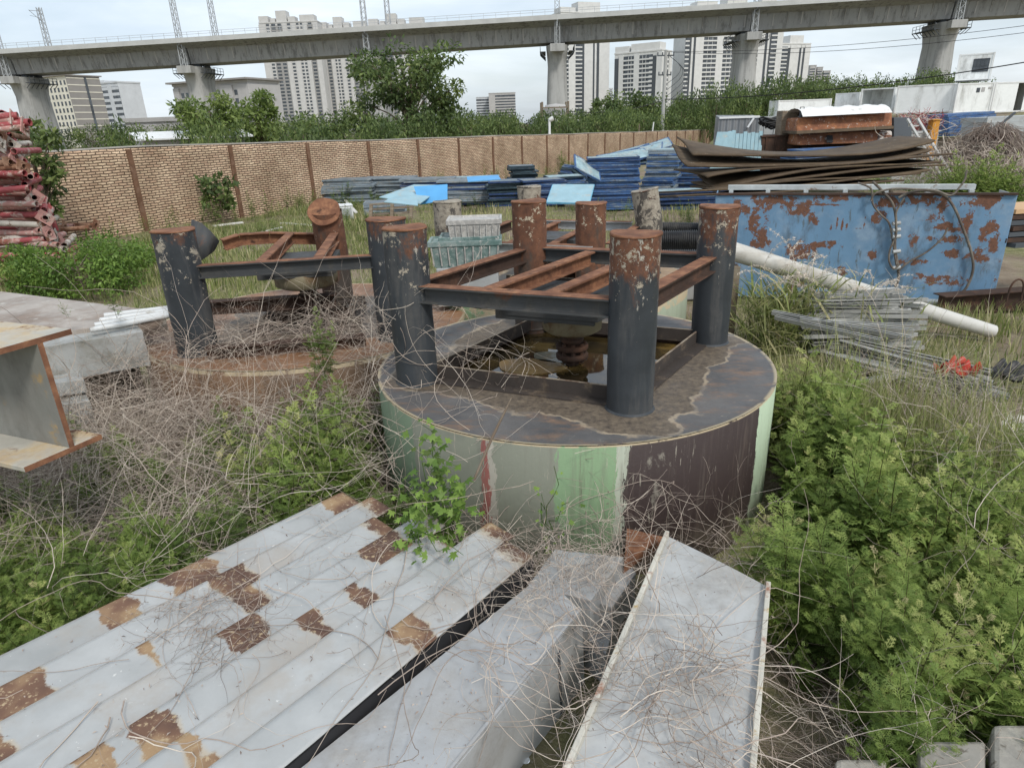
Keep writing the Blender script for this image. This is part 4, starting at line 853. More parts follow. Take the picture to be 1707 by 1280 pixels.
# ------------------------------------------------------------------ rusty tank, cabinet, ladder, sheets beyond the plates
def rustytank():
    q = P(1412, 243, 22); g = float(gh(q[0], q[1])); o = thing('rusty_tank', (q[0], q[1], g), 'long rusty flaking tank with a dark rectangular hatch lying under white sheeting', 'tank')
    fl = peel('flaking_white_on_rust', (.26, .11, .06, 1), [dict(s=3.0, t=.52, c=(.40, .17, .075, 1), c2=RUST, w=.08), dict(s=7, t=.60, c=(.58, .52, .46, 1), c2=(.45, .36, .3, 1), w=.02, ro=.78)], rough=.85, var=.4, bs=.6)
    def bx(x0, y0, x1, y1, t, dp, nm, mt, sk=0, bev=.06):
        a, b_, c, d = P(x0, y1, t), P(x1, y1 - sk, t), P(x1, y0 - sk, t), P(x0, y0, t); m = MB(); dv = A(.1, dp, 0); V = [a, b_, c, d] + [v + dv for v in (a, b_, c, d)]
        m.add(V, [(0, 1, 2, 3), (5, 4, 7, 6), (3, 2, 6, 7), (0, 4, 5, 1), (1, 5, 6, 2), (0, 3, 7, 4)]); return m.build(nm, mt, o, bev=bev)
    bx(1328, 197, 1488, 222, 21.6, 1.6, 'upper_drum', fl, 10); bx(1328, 219, 1490, 224, 21.4, 1.9, 'seam_flange', M['plate'], 9, .01)
    bx(1330, 222, 1470, 243, 21.8, 1.6, 'lower_drum', fl, 5); bx(1466, 221, 1488, 240, 21.7, 1.5, 'white_end', peel('peeling_white_end', (.6, .55, .5, 1), [dict(s=5, t=.55, c=RUST, w=.03)], rough=.8), 3)
    bx(1378, 226, 1388, 238, 21.7, .2, 'hatch', M['dark'], 0, .0); bx(1490, 196, 1520, 236, 22, 1.5, 'dark_side_box', M['bd'], 0, .02)
    bx(1345, 244, 1480, 300, 22.3, 1.2, 'support_frame', M['rustdark'], 5, .02)
    m = MB(); pts = []   # white sheeting over the top
    n, k = 26, 8
    a, b_ = P(1336, 196, 21.4), P(1484, 189, 21.4)
    for i in range(n + 1):
        f = i / n; p = a + (b_ - a) * f
        for j in range(k + 1):
            gq = j / k; pts.append(p + A(.02 * math.sin(9 * gq + i), 1.9 * gq - .1, .02 + .26 * math.sin(math.pi * min(1, gq * 1.3)) ** .6 + .035 * math.sin(i * 1.1) * math.sin(j * 1.7)))
    m.add(pts, [(i * (k + 1) + j, (i + 1) * (k + 1) + j, (i + 1) * (k + 1) + j + 1, i * (k + 1) + j + 1) for i in range(n) for j in range(k)], True)
    tag(m.build('white_sheeting', peel('white_sheet_cover', (.75, .75, .73, 1), [dict(s=2, t=.62, c=(.5, .47, .42, 1), w=.1)], rough=.7, var=.06), None, tuple(a)), 'white plastic sheeting draped over the top of the rusty tank', 'sheeting')
    a = P(1336, 192, 21.8); m = MB(); m.cyl(a[:2], .07, a[2] - .1, a[2] + .12, 10); m.tube([a + A(-.07, 0, .12), a + A(-.06, 0, .24), a + A(.06, 0, .24), a + A(.07, 0, .12)], .015, 6); tag(m.build('valve', M['bd'], None, tuple(a)), 'small dark valve with a ring handle on top of the rusty tank', 'valve')
    m = MB(); a = P(1318, 196, 22.5); m.box(a[0] - .3, a[0] + .25, a[1], a[1] + .5, a[2] - 1.6, a[2] + .22); tag(m.build('wooden_crate', M['timber'], None, (a[0], a[1], a[2] - 1.6), bev=.02), 'brown wooden box end showing beside the rusty tank', 'crate')
rustytank()
def greyhut():
    q = P(1228, 246, 24); g = float(gh(q[0], q[1])); o = thing('metal_housing', (q[0], q[1], g), 'dark grey metal housing with a sloping top among the scrap', 'housing'); z1 = zfor(q[0], q[1], 196)
    m = MB(); m.add([A(q[0] - .78, q[1], g), A(q[0] + .62, q[1], g), A(q[0] + .70, q[1], z1 - .05), A(q[0] - .72, q[1], z1)] + [A(q[0] - .6, q[1] + 1, g), A(q[0] + .85, q[1] + 1, g), A(q[0] + .85, q[1] + 1, z1 + .06), A(q[0] - .55, q[1] + 1, z1 + .1)], [(0, 1, 2, 3), (5, 4, 7, 6), (3, 2, 6, 7), (1, 5, 6, 2), (4, 0, 3, 7)])
    m.build('shell', corr('grey_ribbed_shell', (.24, .25, .26, 1), .22), o); m = MB(); m.box(q[0] - .72, q[0] + .72, q[1] - .05, q[1] - .01, z1 - .03, z1 + .04); m.build('top_edge', M['white'], o)
    m = MB(); m.bar(A(q[0] + .5, q[1] - .05, z1 - .05), A(q[0] + .28, q[1] - .15, z1 - .35), .08, .02); m.build('torn_strip', M['white'], o)
greyhut()
for i in range(9):
    x = 1212 + i * 6.5; a = P(x, 250, 22.6); dx = A(.12, 0, 0); h = zfor(a[0], a[1], 221) - a[2] + R.uniform(-.06, .06)
    o = loose('blue_slab', 'weathered light blue slab standing in the leaning row before the grey housing', 'slab', [a + A(0, 0, -1.2), a + dx + A(0, 0, -1.2), a + dx + A(.09, .35, h), a + A(.09, .35, h)], paleb, .05); o['group'] = 'light blue slabs leaning before the grey housing'
for i in range(4):
    x = 1182 + i * 7; a = P(x, 250, 22.6); dx = A(.15, 0, 0); o = loose('blue_slab', 'light blue slab toppled sideways at the end of the leaning row', 'slab', [a + A(0, 0, -1), a + dx + A(0, 0, -1), a + dx + A(.32, .3, .55), a + A(.32, .3, .55)], paleb, .05); o['group'] = 'light blue slabs toppled at the end of the row'
for i, (x0, x1, y0, y1, t, mt, nm, l) in enumerate(((1268, 1330, 228, 250, 22.8, 'rustdark', 'metal_box', 'dark red brown metal box between the blue slabs and the rusty tank'), (1264, 1330, 196, 232, 26, 'galv', 'scrap_box', 'pale scrap metal box behind the dark red box'), (1270, 1335, 205, 216, 24.5, 'black', 'hose_bundle', 'black bundle of hose on the pale scrap box'))):
    a = P(x0, y1, t); b_ = P(x1, y1, t); z1 = zfor(*((a + b_)[:2] / 2), y0)
    m = MB()
    if nm == 'hose_bundle':
        for k in range(12): c = (a + b_) / 2; s_ = np.linspace(0, 2 * math.pi, 20); m.tube(np.stack([c[0] + (.5 + .04 * k) * np.cos(s_ + k), c[1] + .3 * np.sin(s_ + k), a[2] + .1 + .02 * k + .1 * np.sin(3 * s_ + k)], 1), .03, 6)
    else:
        m.box(a[0], b_[0], a[1], a[1] + 1.2, float(gh(a[0], a[1])), z1); m.box(a[0] - .04, b_[0] + .04, a[1] - .04, a[1] + 1.24, z1, z1 + .05)
        for k in range(4): x = a[0] + (b_[0] - a[0]) * (k + .5) / 4; m.box(x - .02, x + .02, a[1] - .035, a[1] - .001, a[2] - .6, z1)
    tag(m.build(nm, M[mt], None, (a[0], a[1], float(gh(a[0], a[1]))), bev=0), l, 'hose' if nm == 'hose_bundle' else 'box')
def bluelong():
    for i in range(5):
        a, b_ = P(1330, 252, 20.6), P(1505, 243, 20.9); m = MB(); z = -.06 * i; m.ext([(-.5, -.02), (.5, -.02), (.5, .02), (-.5, .02)], a + A(R.uniform(-.2, .2), .5, z), b_ + A(R.uniform(-.2, .2), .5, z)); o = tag(m.build('blue_sheet', PB['bn'[i % 2]], None, tuple(a)), 'long blue sheet in the flat bundle below the rusty tank', 'sheet', 'long blue sheets below the rusty tank')
bluelong()
def ladder():
    a, b_ = P(1548, 248, 17.5), P(1520, 205, 17.8); d = A(.36, .15, 0); o = thing('step_ladder', tuple(a), 'pale aluminium ladder leaning beside the rusty tank', 'ladder'); la = flat('ladder_alloy', (.5, .5, .48, 1))
    a = a - (b_ - a) * 1.0
    for s_ in (-1, 1): m = MB(); m.bar(a + d * s_ * .5, b_ + d * s_ * .5 + A(0, 0, .1), .05, .06, (0, 1, 0)); m.build('rail', la, o)
    for k in range(8): p = a + (b_ - a) * (k + .5) / 8; m = MB(); m.bar(p - d * .5, p + d * .5, .05, .03); m.build('rung', la, o)
ladder()
def net():
    q = P(1528, 205, 24); V = np.clip(G.normal(size=(420, 3)), -1.6, 1.6) * A(.40, .3, .2) + q; V[:, 2] = np.maximum(V[:, 2], q[2] - .25); fb = FB()
    twigs(fb, V, G.normal(size=(420, 3)) * A(1, 1, .5), 8, .045, 1.0, .15, .010, .008, G.uniform(0, 1, 420))
    m = leafmat('red_white_net', [(0, (.25, .03, .035, 1)), (.5, (.42, .10, .10, 1)), (.62, (.6, .5, .47, 1)), (1, (.68, .62, .58, 1))], 0, .8)
    tag(link('netting_heap', fb.mesh('netting_heap', m, q), None, tuple(q)), 'tangled heap of red and white netting on the dark box', 'netting')
    m = MB(); m.box(q[0] - .75, q[0] + .7, q[1] - .3, q[1] + .5, float(gh(q[0], q[1])), q[2] - .32); m.box(q[0] - .8, q[0] + .75, q[1] - .35, q[1] + .55, q[2] - .31, q[2] - .27); tag(m.build('skip_box', M['galv'], None, (q[0], q[1], float(gh(q[0], q[1])))), 'grey box carrying the heap of red and white netting', 'box')
net()
bs = corr('blue_profiled_sheet', (.04, .13, .34, 1), .2, 2)
for i in range(8):
    a, b_ = P(1572, 226 - i * 4.6, 26), P(1650, 220 - i * 4.6, 27); m = MB(); m.ext([(-.55, -.045), (.55, -.045), (.55, .045), (-.55, .045)], a + A(R.uniform(-.06, .06), .5, 0), b_ + A(R.uniform(-.06, .06), .5, 0)); tag(m.build('profiled_sheet', PB['b'], None, tuple(a)), 'deep blue sheet lying in the neat bundle below the white cabins', 'sheet', 'deep blue sheets in the bundle below the cabins')
a = P(1610, 236, 26.2); m = MB(); m.box(a[0] - .8, a[0] + .8, a[1] - .1, a[1] + .9, float(gh(a[0], a[1])), a[2] + .15); tag(m.build('timber_bearer', M['timber'], None, (a[0], a[1], float(gh(a[0], a[1])))), 'timber bearer block under the deep blue sheet bundle', 'timber block')
for i in range(6):
    a, b_ = P(1640, 246 - i * 9, 24), P(1760, 240 - i * 9, 24.5); m = MB(); m.ext([(-.6, -.09), (.6, -.09), (.6, .09), (-.6, .09)], a + A(R.uniform(-.05, .05), .5, 0), b_ + A(0, .5, 0)); tag(m.build('grey_panel', M['galv'], None, tuple(a)), 'grey panel in the stack behind the dead vine heap', 'panel', 'grey panels stacked behind the dead vine heap')
m = MB(); a, b_ = P(1660, 214, 22), P(1692, 188, 22); m.bar(a, b_, .06, .06); tag(m.build('steel_bar', M['bd'], None, tuple(a)), 'dark bar leaning up towards the end cabin', 'bar')
q = P(1560, 212, 23.5); m = MB(); m.box(q[0] - .12, q[0] + .12, q[1], q[1] + .3, q[2] - 1.2, q[2] + .22); m.box(q[0] - .15, q[0] + .15, q[1] - .03, q[1] + .33, q[2] + .22, q[2] + .26); tag(m.build('gas_drum', flat('orange_paint', (.6, .28, .05, 1)), None, (q[0], q[1], q[2] - 1.2)), 'small orange container between the netting and the blue sheets', 'container')
# boards and beams by the right edge, beyond the blue box
for i in range(7):
    a, b_ = P(1664, 412 - i * 9.5, 8.6), P(1800, 404 - i * 9.5, 9.2); m = MB(); m.ext([(-.35, -.028), (.35, -.028), (.35, .028), (-.35, .028)], a + A(R.uniform(-.04, .12), .35, 0), b_ + A(0, .35, 0)); tag(m.build('plywood_board', flat('new_plywood', (.55, .36, .2, 1)) if i == 6 else M['rustdark' if i % 2 else 'bd'], None, tuple(a)), 'fresh orange plywood board topping the dark stack beside the blue box' if i == 6 else 'dark board in the stack beside the blue box', 'board', None if i == 6 else 'dark boards stacked beside the blue box')
# ------------------------------------------------------------------ blue steel box
def patch_attr(U, Vv, patches):
    a = np.zeros(len(U))
    for u, v, su, sv, w in patches:
        d = np.sqrt(((U - u) / su) ** 2 + ((Vv - v) / sv) ** 2); a = np.maximum(a, w * np.clip(1.5 - d, 0, 1))
    return a
def blue_box():
    bl, br = Z(1180, 492, 0.02), Z(1652, 513, 0.02); bl[2] = br[2] = .02
    zl = zfor(bl[0], bl[1], 333); zr = zfor(br[0], br[1], 322); H = (zl + zr) / 2; W = np.linalg.norm((br - bl)[:2]); u = A(*((br - bl)[:2] / W), 0); v = A(-u[1], u[0], 0)
    o = thing('steel_box', tuple(bl), 'large blue steel box section with peeling rusty face lying on the ground', 'steel box')
    nu, nv = 330, 120; uu, vv = np.meshgrid(np.linspace(0, 1, nu), np.linspace(0, 1, nv), indexing='ij'); uu = uu.ravel(); vv = vv.ravel()
    # patches of rust read off the photograph in (fraction along, fraction up)
    px = [(1265, 375, 20, 60), (1300, 340, 60, 12), (1330, 352, 22, 16), (1395, 330, 40, 9), (1480, 340, 20, 14), (1545, 333, 45, 13), (1640, 336, 30, 16), (1612, 372, 16, 22), (1585, 382, 34, 8), (1645, 405, 18, 45), (1632, 430, 10, 14), (1575, 402, 30, 8), (1372, 410, 30, 7), (1335, 420, 26, 16), (1325, 465, 16, 36), (1455, 425, 8, 14), (1520, 438, 26, 7), (1590, 425, 20, 9), (1575, 470, 38, 10), (1355, 366, 8, 16), (1465, 365, 12, 14), (1400, 455, 10, 12), (1560, 345, 20, 30), (1225, 350, 30, 16), (1520, 400, 10, 14), (1212, 470, 20, 40), (1530, 462, 10, 8), (1386, 376, 2, 13), (1395, 374, 2, 15), (1404, 376, 2, 12), (1411, 379, 2, 11), (1425, 383, 13, 1.5), (1441, 372, 1.5, 14), (1370, 344, 34, 2), (1262, 400, 6, 22), (1318, 440, 5, 20)]
    pl = []
    for x, y, sx, sy in px:
        d = D(x, y); tt = ((bl - CAM) @ v) / (d @ v); q = CAM + d * tt; pl.append(((q - bl) @ u / W, q[2] / H, sx * tt / FL / W * 1.15, sy * tt / FL / H * 1.15, 1))
    pl += [(.5, 1.04, .7, .05, .75), (.99, .5, .01, .5, .5)]
    at = patch_attr(uu, vv, pl)
    buck = .012 * np.sin(uu * 17) * np.sin(vv * 5)
    V = u * (uu * W)[:, None] + v * (buck)[:, None] + A(0, 0, 1) * (vv * H)[:, None]
    i, j = np.meshgrid(np.arange(nu - 1), np.arange(nv - 1), indexing='ij'); i = i.ravel(); j = j.ravel()
    F = np.stack([i * nv + j, (i + 1) * nv + j, (i + 1) * nv + j + 1, i * nv + j + 1], 1)
    m = peel('peeling_blue_paint', (.145, .265, .40, 1), [dict(s=3.2, t=.55, c=(.24, .34, .44, 1), c2=(.17, .26, .37, 1), w=.1), dict(s=2.6, t=.60, c=(.10, .16, .22, 1), c2=(.10, .14, .18, 1), w=.09, st=(1, 1, .5)), dict(s=12, t=.62, c=(.12, .17, .20, 1), c2=(.10, .12, .13, 1), w=.05, st=(1, 1, .25)),
        dict(s=8, t=1.04, na=2.2, attr='rust', aw=.62, c=(.21, .10, .062, 1), c2=(.10, .055, .04, 1), w=.03, ro=.75), dict(s=16, t=.70, c=(.14, .10, .09, 1), w=.03, st=(1, 1, .35)), dict(s=26, t=.72, c=(.5, .55, .6, 1), w=.02)], rough=.5, var=.14, vs=2, bs=.3)
    fo = link('front_plate', mkmesh('front_plate', V, F, m, attrs={'rust': at}), o); fo.modifiers.new('s', 'SOLIDIFY').thickness = .012
    q = lambda a, b, c: bl + u * a + v * b + A(0, 0, c)
    for nm, a0, a1 in (('end_plate', W - .01, W), ('end_plate', 0, .01)):
        mb = MB(); mb.obox(q((a0 + a1) / 2, .35, H / 2), u * .006, v * .33, A(0, 0, H / 2)); mb.build(nm, M['galv'] if a0 else m, o)
    mb = MB(); mb.obox(q(W / 2, .7, H / 2 - .05), u * W / 2 * .97, v * .008, A(0, 0, H / 2)); mb.build('back_plate', m, o)
    wf = peel('pale_frame_paint', (.50, .53, .52, 1), [dict(s=5, t=.6, c=(.28, .2, .15, 1), w=.05)], rough=.7)
    h2 = H + .04; mb = MB(); mb.bar(q(.15, .7, h2), q(W - .3, .7, h2), .10, .07); mb.build('top_rail', wf, o, bev=.004)
    mb = MB(); mb.bar(q(.15, .62, h2 - .24), q(W - .3, .62, h2 - .24), .05, .05); mb.build('lower_rail', wf, o)
    for k in range(7):
        a = .2 + (W - .55) * k / 6; mb = MB(); mb.bar(q(a, .63, h2 - .3), q(a, .63, h2 - .035), .07, .06, u); mb.build('frame_post', wf, o)
    mb = MB(); mb.obox(q(W / 2, .02, H + .012), u * W / 2, v * .05, A(0, 0, .012)); mb.build('top_flange', M['rustdark'], o)
    mb = MB(); mb.obox(q(W * .62, -.06, .035), u * W * .36, v * .1, A(0, 0, .05)); mb.build('base_skid', M['galv'], o)
    return bl, u, v, W, H
BB = blue_box()
def cables():
    bl, u, v, W, H = BB
    def on(x, y, off=-.05):
        d = D(x, y); tt = ((bl + v * off - CAM) @ v) / (d @ v); return CAM + d * tt
    cm = peel('dusty_cable_sheath', (.12, .10, .085, 1), [dict(s=6, t=.5, c=(.24, .21, .17, 1), w=.1)], rough=.8)
    sets = [('dusty cable draped in a wide loop over the end of the blue box', [(1498, 330), (1515, 322), (1545, 318), (1572, 325), (1590, 345), (1605, 380), (1619, 420), (1622, 450), (1612, 478), (1600, 490)]),
            ('pair of dusty cables hanging down the middle of the blue box', [(1455, 303), (1470, 318), (1488, 340), (1494, 370), (1492, 410), (1496, 440), (1498, 465), (1490, 482), (1486, 492)]),
            ('dusty cable swinging from the top rail to the middle of the blue box', [(1430, 305), (1452, 315), (1455, 340), (1468, 358), (1482, 372), (1488, 400), (1494, 440), (1499, 455)]),
            ('dusty cable branching up from the knot on the blue box', [(1499, 450), (1515, 437), (1545, 420), (1570, 398), (1580, 380)]),
            ('dusty cable hump crossing the top rail of the blue box', [(1452, 335), (1460, 322), (1490, 315), (1530, 316), (1560, 318), (1585, 326), (1600, 312), (1608, 300), (1612, 284)]),
            ('thin dusty cable curling beside the knot on the blue box', [(1508, 330), (1498, 345), (1493, 360), (1494, 390), (1484, 415), (1482, 435), (1490, 448), (1500, 440)])]
    for k, (l, pts) in enumerate(sets):
        p = np.array([on(x, y, -.06 - .012 * k) for x, y in pts]); n = len(p); tt = np.linspace(0, n - 1, n * 6); i = np.clip(tt.astype(int), 0, n - 2); f = tt - i
        pm = p[np.clip(i - 1, 0, n - 1)]; p0 = p[i]; p1 = p[i + 1]; p2 = p[np.clip(i + 2, 0, n - 1)]; f = f[:, None]
        c = .5 * ((2 * p0) + (-pm + p1) * f + (2 * pm - 5 * p0 + 4 * p1 - p2) * f ** 2 + (-pm + 3 * p0 - 3 * p1 + p2) * f ** 3)
        mb = MB(); mb.tube(c, .017 if k < 2 else .013, 7); o = tag(mb.build('cable', cm, None, tuple(c[0])), l, 'cable')
        if k == 1:
            for yy in (373, 384, 395, 420, 447): w = on(1494, yy, -.09); mb = MB(); mb.tube([w + A(-.05, 0, 0), w + A(.05, 0, .01)], .028, 6); mb.build('cable_tie', M['galv'], o)
cables()
# ------------------------------------------------------------------ drum units
def drum_mat(nm, stops, topz):
    n = NT(nm); x, y, z = n.xyz()[:3]
    ang = n.math('DIVIDE', n.math('ARCTAN2', x, n.math('MULTIPLY', y, -1.0)), math.pi)   # 0 towards the camera, +-1 away
    ang = n.math('ADD', ang, n.math('MULTIPLY', n.math('SUBTRACT', n.noise(5, 8, .78, (1, 1, .22), rnd=False), .5), .075))
    f = n.math('MULTIPLY_ADD', ang, .5, .5)
    col = n.ramp(f, stops, 'CONSTANT')
    st = n.noise(9, 6, .7, (1.6, 1.6, .12), rnd=False)
    col = n.mix(n.mr(st, .50, .72, 0, .75), col, n.mix(.5, col, (.14, .12, .10, 1)))
    col = n.mix(n.mr(n.noise(26, 5, .72, (1.5, 1.5, .14), rnd=False), .62, .67, 0, .75), col, (.34, .31, .25, 1)); col = n.mix(n.mr(n.noise(7, 7, .75, (1.4, 1.4, .1), rnd=False), .56, .70, 0, .6), col, (.10, .075, .06, 1)); col = n.mix(n.math('MULTIPLY', n.mr(z, .42, .0), n.mr(n.noise(6, 6, .7, rnd=False), .40, .60)), col, (.20, .165, .125, 1))
    col = n.mix(n.mr(n.noise(4, 6, .7, (1, 1, .6), rnd=False), .62, .68, 0, .7), col, (.24, .22, .18, 1))
    col = n.mix(n.math('MULTIPLY', n.mr(z, topz - .014, topz - .004), n.mr(n.noise(7, 5, .7, rnd=False), .38, .5)), col, (.42, .34, .22, 1))
    return n.out(col, .65, 0, n.math('ADD', n.noise(30, 3, .6, rnd=False), st), .3, .006)
def top_mat(nm, a, b, sed, tz=0):
    n = NT(nm); base = n.ramp(n.noise(2.2, 6, .65, rnd=False), [(.3, a), (.7, b)])
    ox = n.mr(n.noise(3.0, 7, .72, (1, 2.2, 1), rnd=False), .48, .68, 0, .75); base = n.mix(ox, base, n.ramp(n.noise(11, 4, .6, rnd=False), [(.35, (.15, .095, .062, 1)), (.65, (.27, .165, .10, 1))])); base = n.mix(n.mr(n.noise(14, 6, .75, rnd=False), .60, .70, 0, .5), base, (.28, .25, .2, 1))
    edge = n.math('ADD', n.attr('dust'), n.math('MULTIPLY', n.math('SUBTRACT', n.noise(2.6, 5, .55, rnd=False), .5), .8))
    base = n.mix(n.mr(edge, .52, .56), base, n.ramp(n.noise(24, 4, .7, rnd=False), [(.3, (.065, .052, .042, 1)), (.7, (.19, .15, .105, 1))]))
    line = n.mr(n.math('ABSOLUTE', n.math('SUBTRACT', edge, .52)), .035, .008)
    base = n.mix(n.math('MULTIPLY', line, n.mr(n.noise(4, 5, .7, rnd=False), .35, .6, .1, .75)), base, sed)
    rim = n.mr(n.attr('rim'), .980, .994); base = n.mix(n.math('MULTIPLY', rim, n.mr(n.noise(8, 5, .7, rnd=False), .35, .5)), base, (.42, .35, .23, 1))
    return n.out(base, n.mr(n.noise(3, 4, .6, rnd=False), .3, .7, .35, .75, False), 0, n.math('ADD', n.noise(20, 4, .6, rnd=False), n.math('MULTIPLY', rim, .4)), .35, .01, .45)
def drum_unit(lab, ctr, yaw, z0, zt, Rd, half, rc, hz, cols, dm, tm, inner=.62, hub=True, joist=True, beams=('f', 'b', 'l', 'r'), beammat='beam', water=True, kh=None, extra=None, basis=None, hs=1.0):
    gz = float(gh(*ctr)) - .05; loc = A(ctr[0], ctr[1], gz); o = thing('steel_drum_base', tuple(loc), lab, 'drum base')
    c_, s_ = math.cos(yaw), math.sin(yaw); ex = A(c_, s_, 0); ey = A(-s_, c_, 0)
    if basis is not None: ex, ey = basis
    W3 = lambda a, b, z: A(ctr[0], ctr[1], z) + ex * a + ey * b
    b = MB(); b.lathe(ctr, [(Rd - .02, gz), (Rd, gz + .02), (Rd, gz + (z0 - gz) * .5), (Rd, z0 - .004), (Rd - .004, z0 - .001)], 128); b.build('drum_wall', dm, o)
    n = 160; m = 16; V = []; dust = []; rim = []
    sq = half * inner if inner < 2 else inner
    for k in range(n):
        a = 2 * math.pi * k / n; ca, sa = math.cos(a), math.sin(a); rs = sq / max(abs(ca), abs(sa)); pin = (ex * ca + ey * sa) * rs; pout = unit(pin) * Rd
        for j in range(m + 1):
            r = rs + (Rd - rs) * j / m; pv_ = pin + (pout - pin) * j / m; V.append(pv_ + A(0, 0, z0 - gz + (.006 * (j == m)))); rim.append(np.linalg.norm(pv_) / Rd)
            corner = min(math.hypot(r * ca - i * half, r * sa - jj * half) for i in (-1, 1) for jj in (-1, 1))
            dust.append(max(1 - (max(abs(r * ca), abs(r * sa)) - sq) / (half * .85), .95 - corner / .42))
    F = np.array([(k * (m + 1) + j, k * (m + 1) + j + 1, ((k + 1) % n) * (m + 1) + j + 1, ((k + 1) % n) * (m + 1) + j) for k in range(n) for j in range(m)])
    link('drum_top', mkmesh('drum_top', V, F, tm, attrs={'dust': dust, 'rim': rim}), o)
    # square pocket lining and curb
    b = MB(); c4 = [(-1, -1), (1, -1), (1, 1), (-1, 1)]
    for i in range(4):
        p, q = c4[i], c4[(i + 1) % 4]; b.add([W3(p[0] * sq, p[1] * sq, z0), W3(q[0] * sq, q[1] * sq, z0), W3(q[0] * sq, q[1] * sq, z0 - .4), W3(p[0] * sq, p[1] * sq, z0 - .4)], [(0, 1, 2, 3)])
    b.add([W3(p[0] * sq, p[1] * sq, z0 - .4) for p in c4], [(0, 1, 2, 3)]); b.build('pocket', M['rustdark'], o)
    for i in range(4):
        p, q = c4[i], c4[(i + 1) % 4]; d = unit(W3(*q, 0) - W3(*p, 0)); e = .052; t_ = half * .985 - .02
        b = MB(); b.ext([(-.05, 0), (.05, 0), (.05, .012), (-.038, .012), (-.038, .10), (-.05, .10)][::-1], W3(p[0] * sq, p[1] * sq, z0) - d * .04, W3(q[0] * sq, q[1] * sq, z0) + d * .04); b.m = 1; b.bar(W3(p[0] * sq, p[1] * sq, z0 + .102) - d * .04 - np.cross(d, A(0, 0, 1)) * .044, W3(q[0] * sq, q[1] * sq, z0 + .102) + d * .04 - np.cross(d, A(0, 0, 1)) * .044, .013, .004); b.build('curb_angle', [M['curb'], M['curbtop']], o)
    for (i, j, mt, top, tiltv, capm) in cols:
        base = W3(i * half, j * half, z0); H_ = top - z0; tv = A(*tiltv[:2], 0)
        co_ = None; b = MB(); k = 10
        pth = [base + A(0, 0, -.3 if t == 0 else H_ * t) + tv * max(0, (t - .6)) / .4 for t in np.linspace(0, 1, k)]
        b.tube(pth, [rc * (1.0 + .012 * math.sin(3 * t + i)) for t in range(k)], 36, False)
        me = b.mesh('column', M[mt], base); co_ = link('column', me, o, tuple(base - loc)); WL[co_.name] = base
        b = MB(); cz = pth[-1]; dn = unit(pth[-1] - pth[-2]) if len(tiltv) < 3 else unit(A(.05, -.95, .80)); cz = cz + (A(0, -.075, .0) if len(tiltv) > 2 else 0); cap = []
        nn = 36; a1 = unit(np.cross(dn, (0, 1, 0))); a2 = np.cross(dn, a1)
        for lay, rr, dz in ((0, rc * 1.0, 0), (1, rc * 1.035, .001), (2, rc * 1.04, .009), (3, rc * 1.0, .014)):
            cap += [cz + dn * (dz + .006 * math.sin(2.3 * q + i) * (lay > 1)) + (a1 * math.cos(q) + a2 * math.sin(q)) * (rr * (1 + .02 * math.sin(5 * q + j) * (lay > 0))) for q in np.linspace(0, 2 * math.pi, nn, endpoint=False)]
        b.add(cap, [(l * nn + q, l * nn + (q + 1) % nn, (l + 1) * nn + (q + 1) % nn, (l + 1) * nn + q) for l in range(3) for q in range(nn)], True); b.add(cap[-nn:], [list(range(nn))]); b.add(cap[:nn], [list(range(nn))[::-1]])
        cob = link('cap_plate', b.mesh('cap_plate', M[capm], base), co_)
        w = MB(); w.lathe(base[:2], [(rc + .012, z0 + .001), (rc + .005, z0 + .008), (rc - .005, z0 + .016)], 30); link('weld_collar', w.mesh('weld_collar', M[mt], base), co_)
    hb = .052; e = half - rc * .82
    def chan(p, q, w=.10, h=.11, mt=beammat, nm='beam'):
        b = MB(); tf = .011; hh = h / 2; b.m = 0
        b.ext([(-w / 2, -hh), (w / 2, -hh), (w / 2, -hh + tf), (.006, -hh + tf), (.006, hh - tf), (w / 2, hh - tf), (w / 2, hh), (-w / 2, hh), (-w / 2, hh - tf), (-.006, hh - tf), (-.006, -hh + tf), (-w / 2, -hh + tf)], p, q)
        b.m = 1; d = unit(q - p); b.obox((p + q) / 2 + A(0, 0, hh + .002), (q - p) / 2 * .995, np.cross(d, A(0, 0, 1)) * w * .495, A(0, 0, .0015)); b.m = 0
        b.build(nm, [M[mt], M['rust']], o, bev=.003)
    if 'f' in beams: chan(W3(-e, -half - .03, hz - hb), W3(e, -half - .03, hz - hb))
    if 'b' in beams: chan(W3(-e, half, hz - hb), W3(e, half, hz - hb), mt=beammat)
    if 'l' in beams: chan(W3(-half, -e, hz - hb), W3(-half, e, hz - hb), mt='rustdark')
    if 'r' in beams: chan(W3(half, -e, hz - hb), W3(half, e, hz - hb), mt='rustdark')
    if joist:
        for a in (-.20, .22): chan(W3(a * half / .75, -half + .025, hz - hb - .004), W3(a * half / .75, half - .055, hz - hb - .004), .09, .10, 'rust', 'joist')
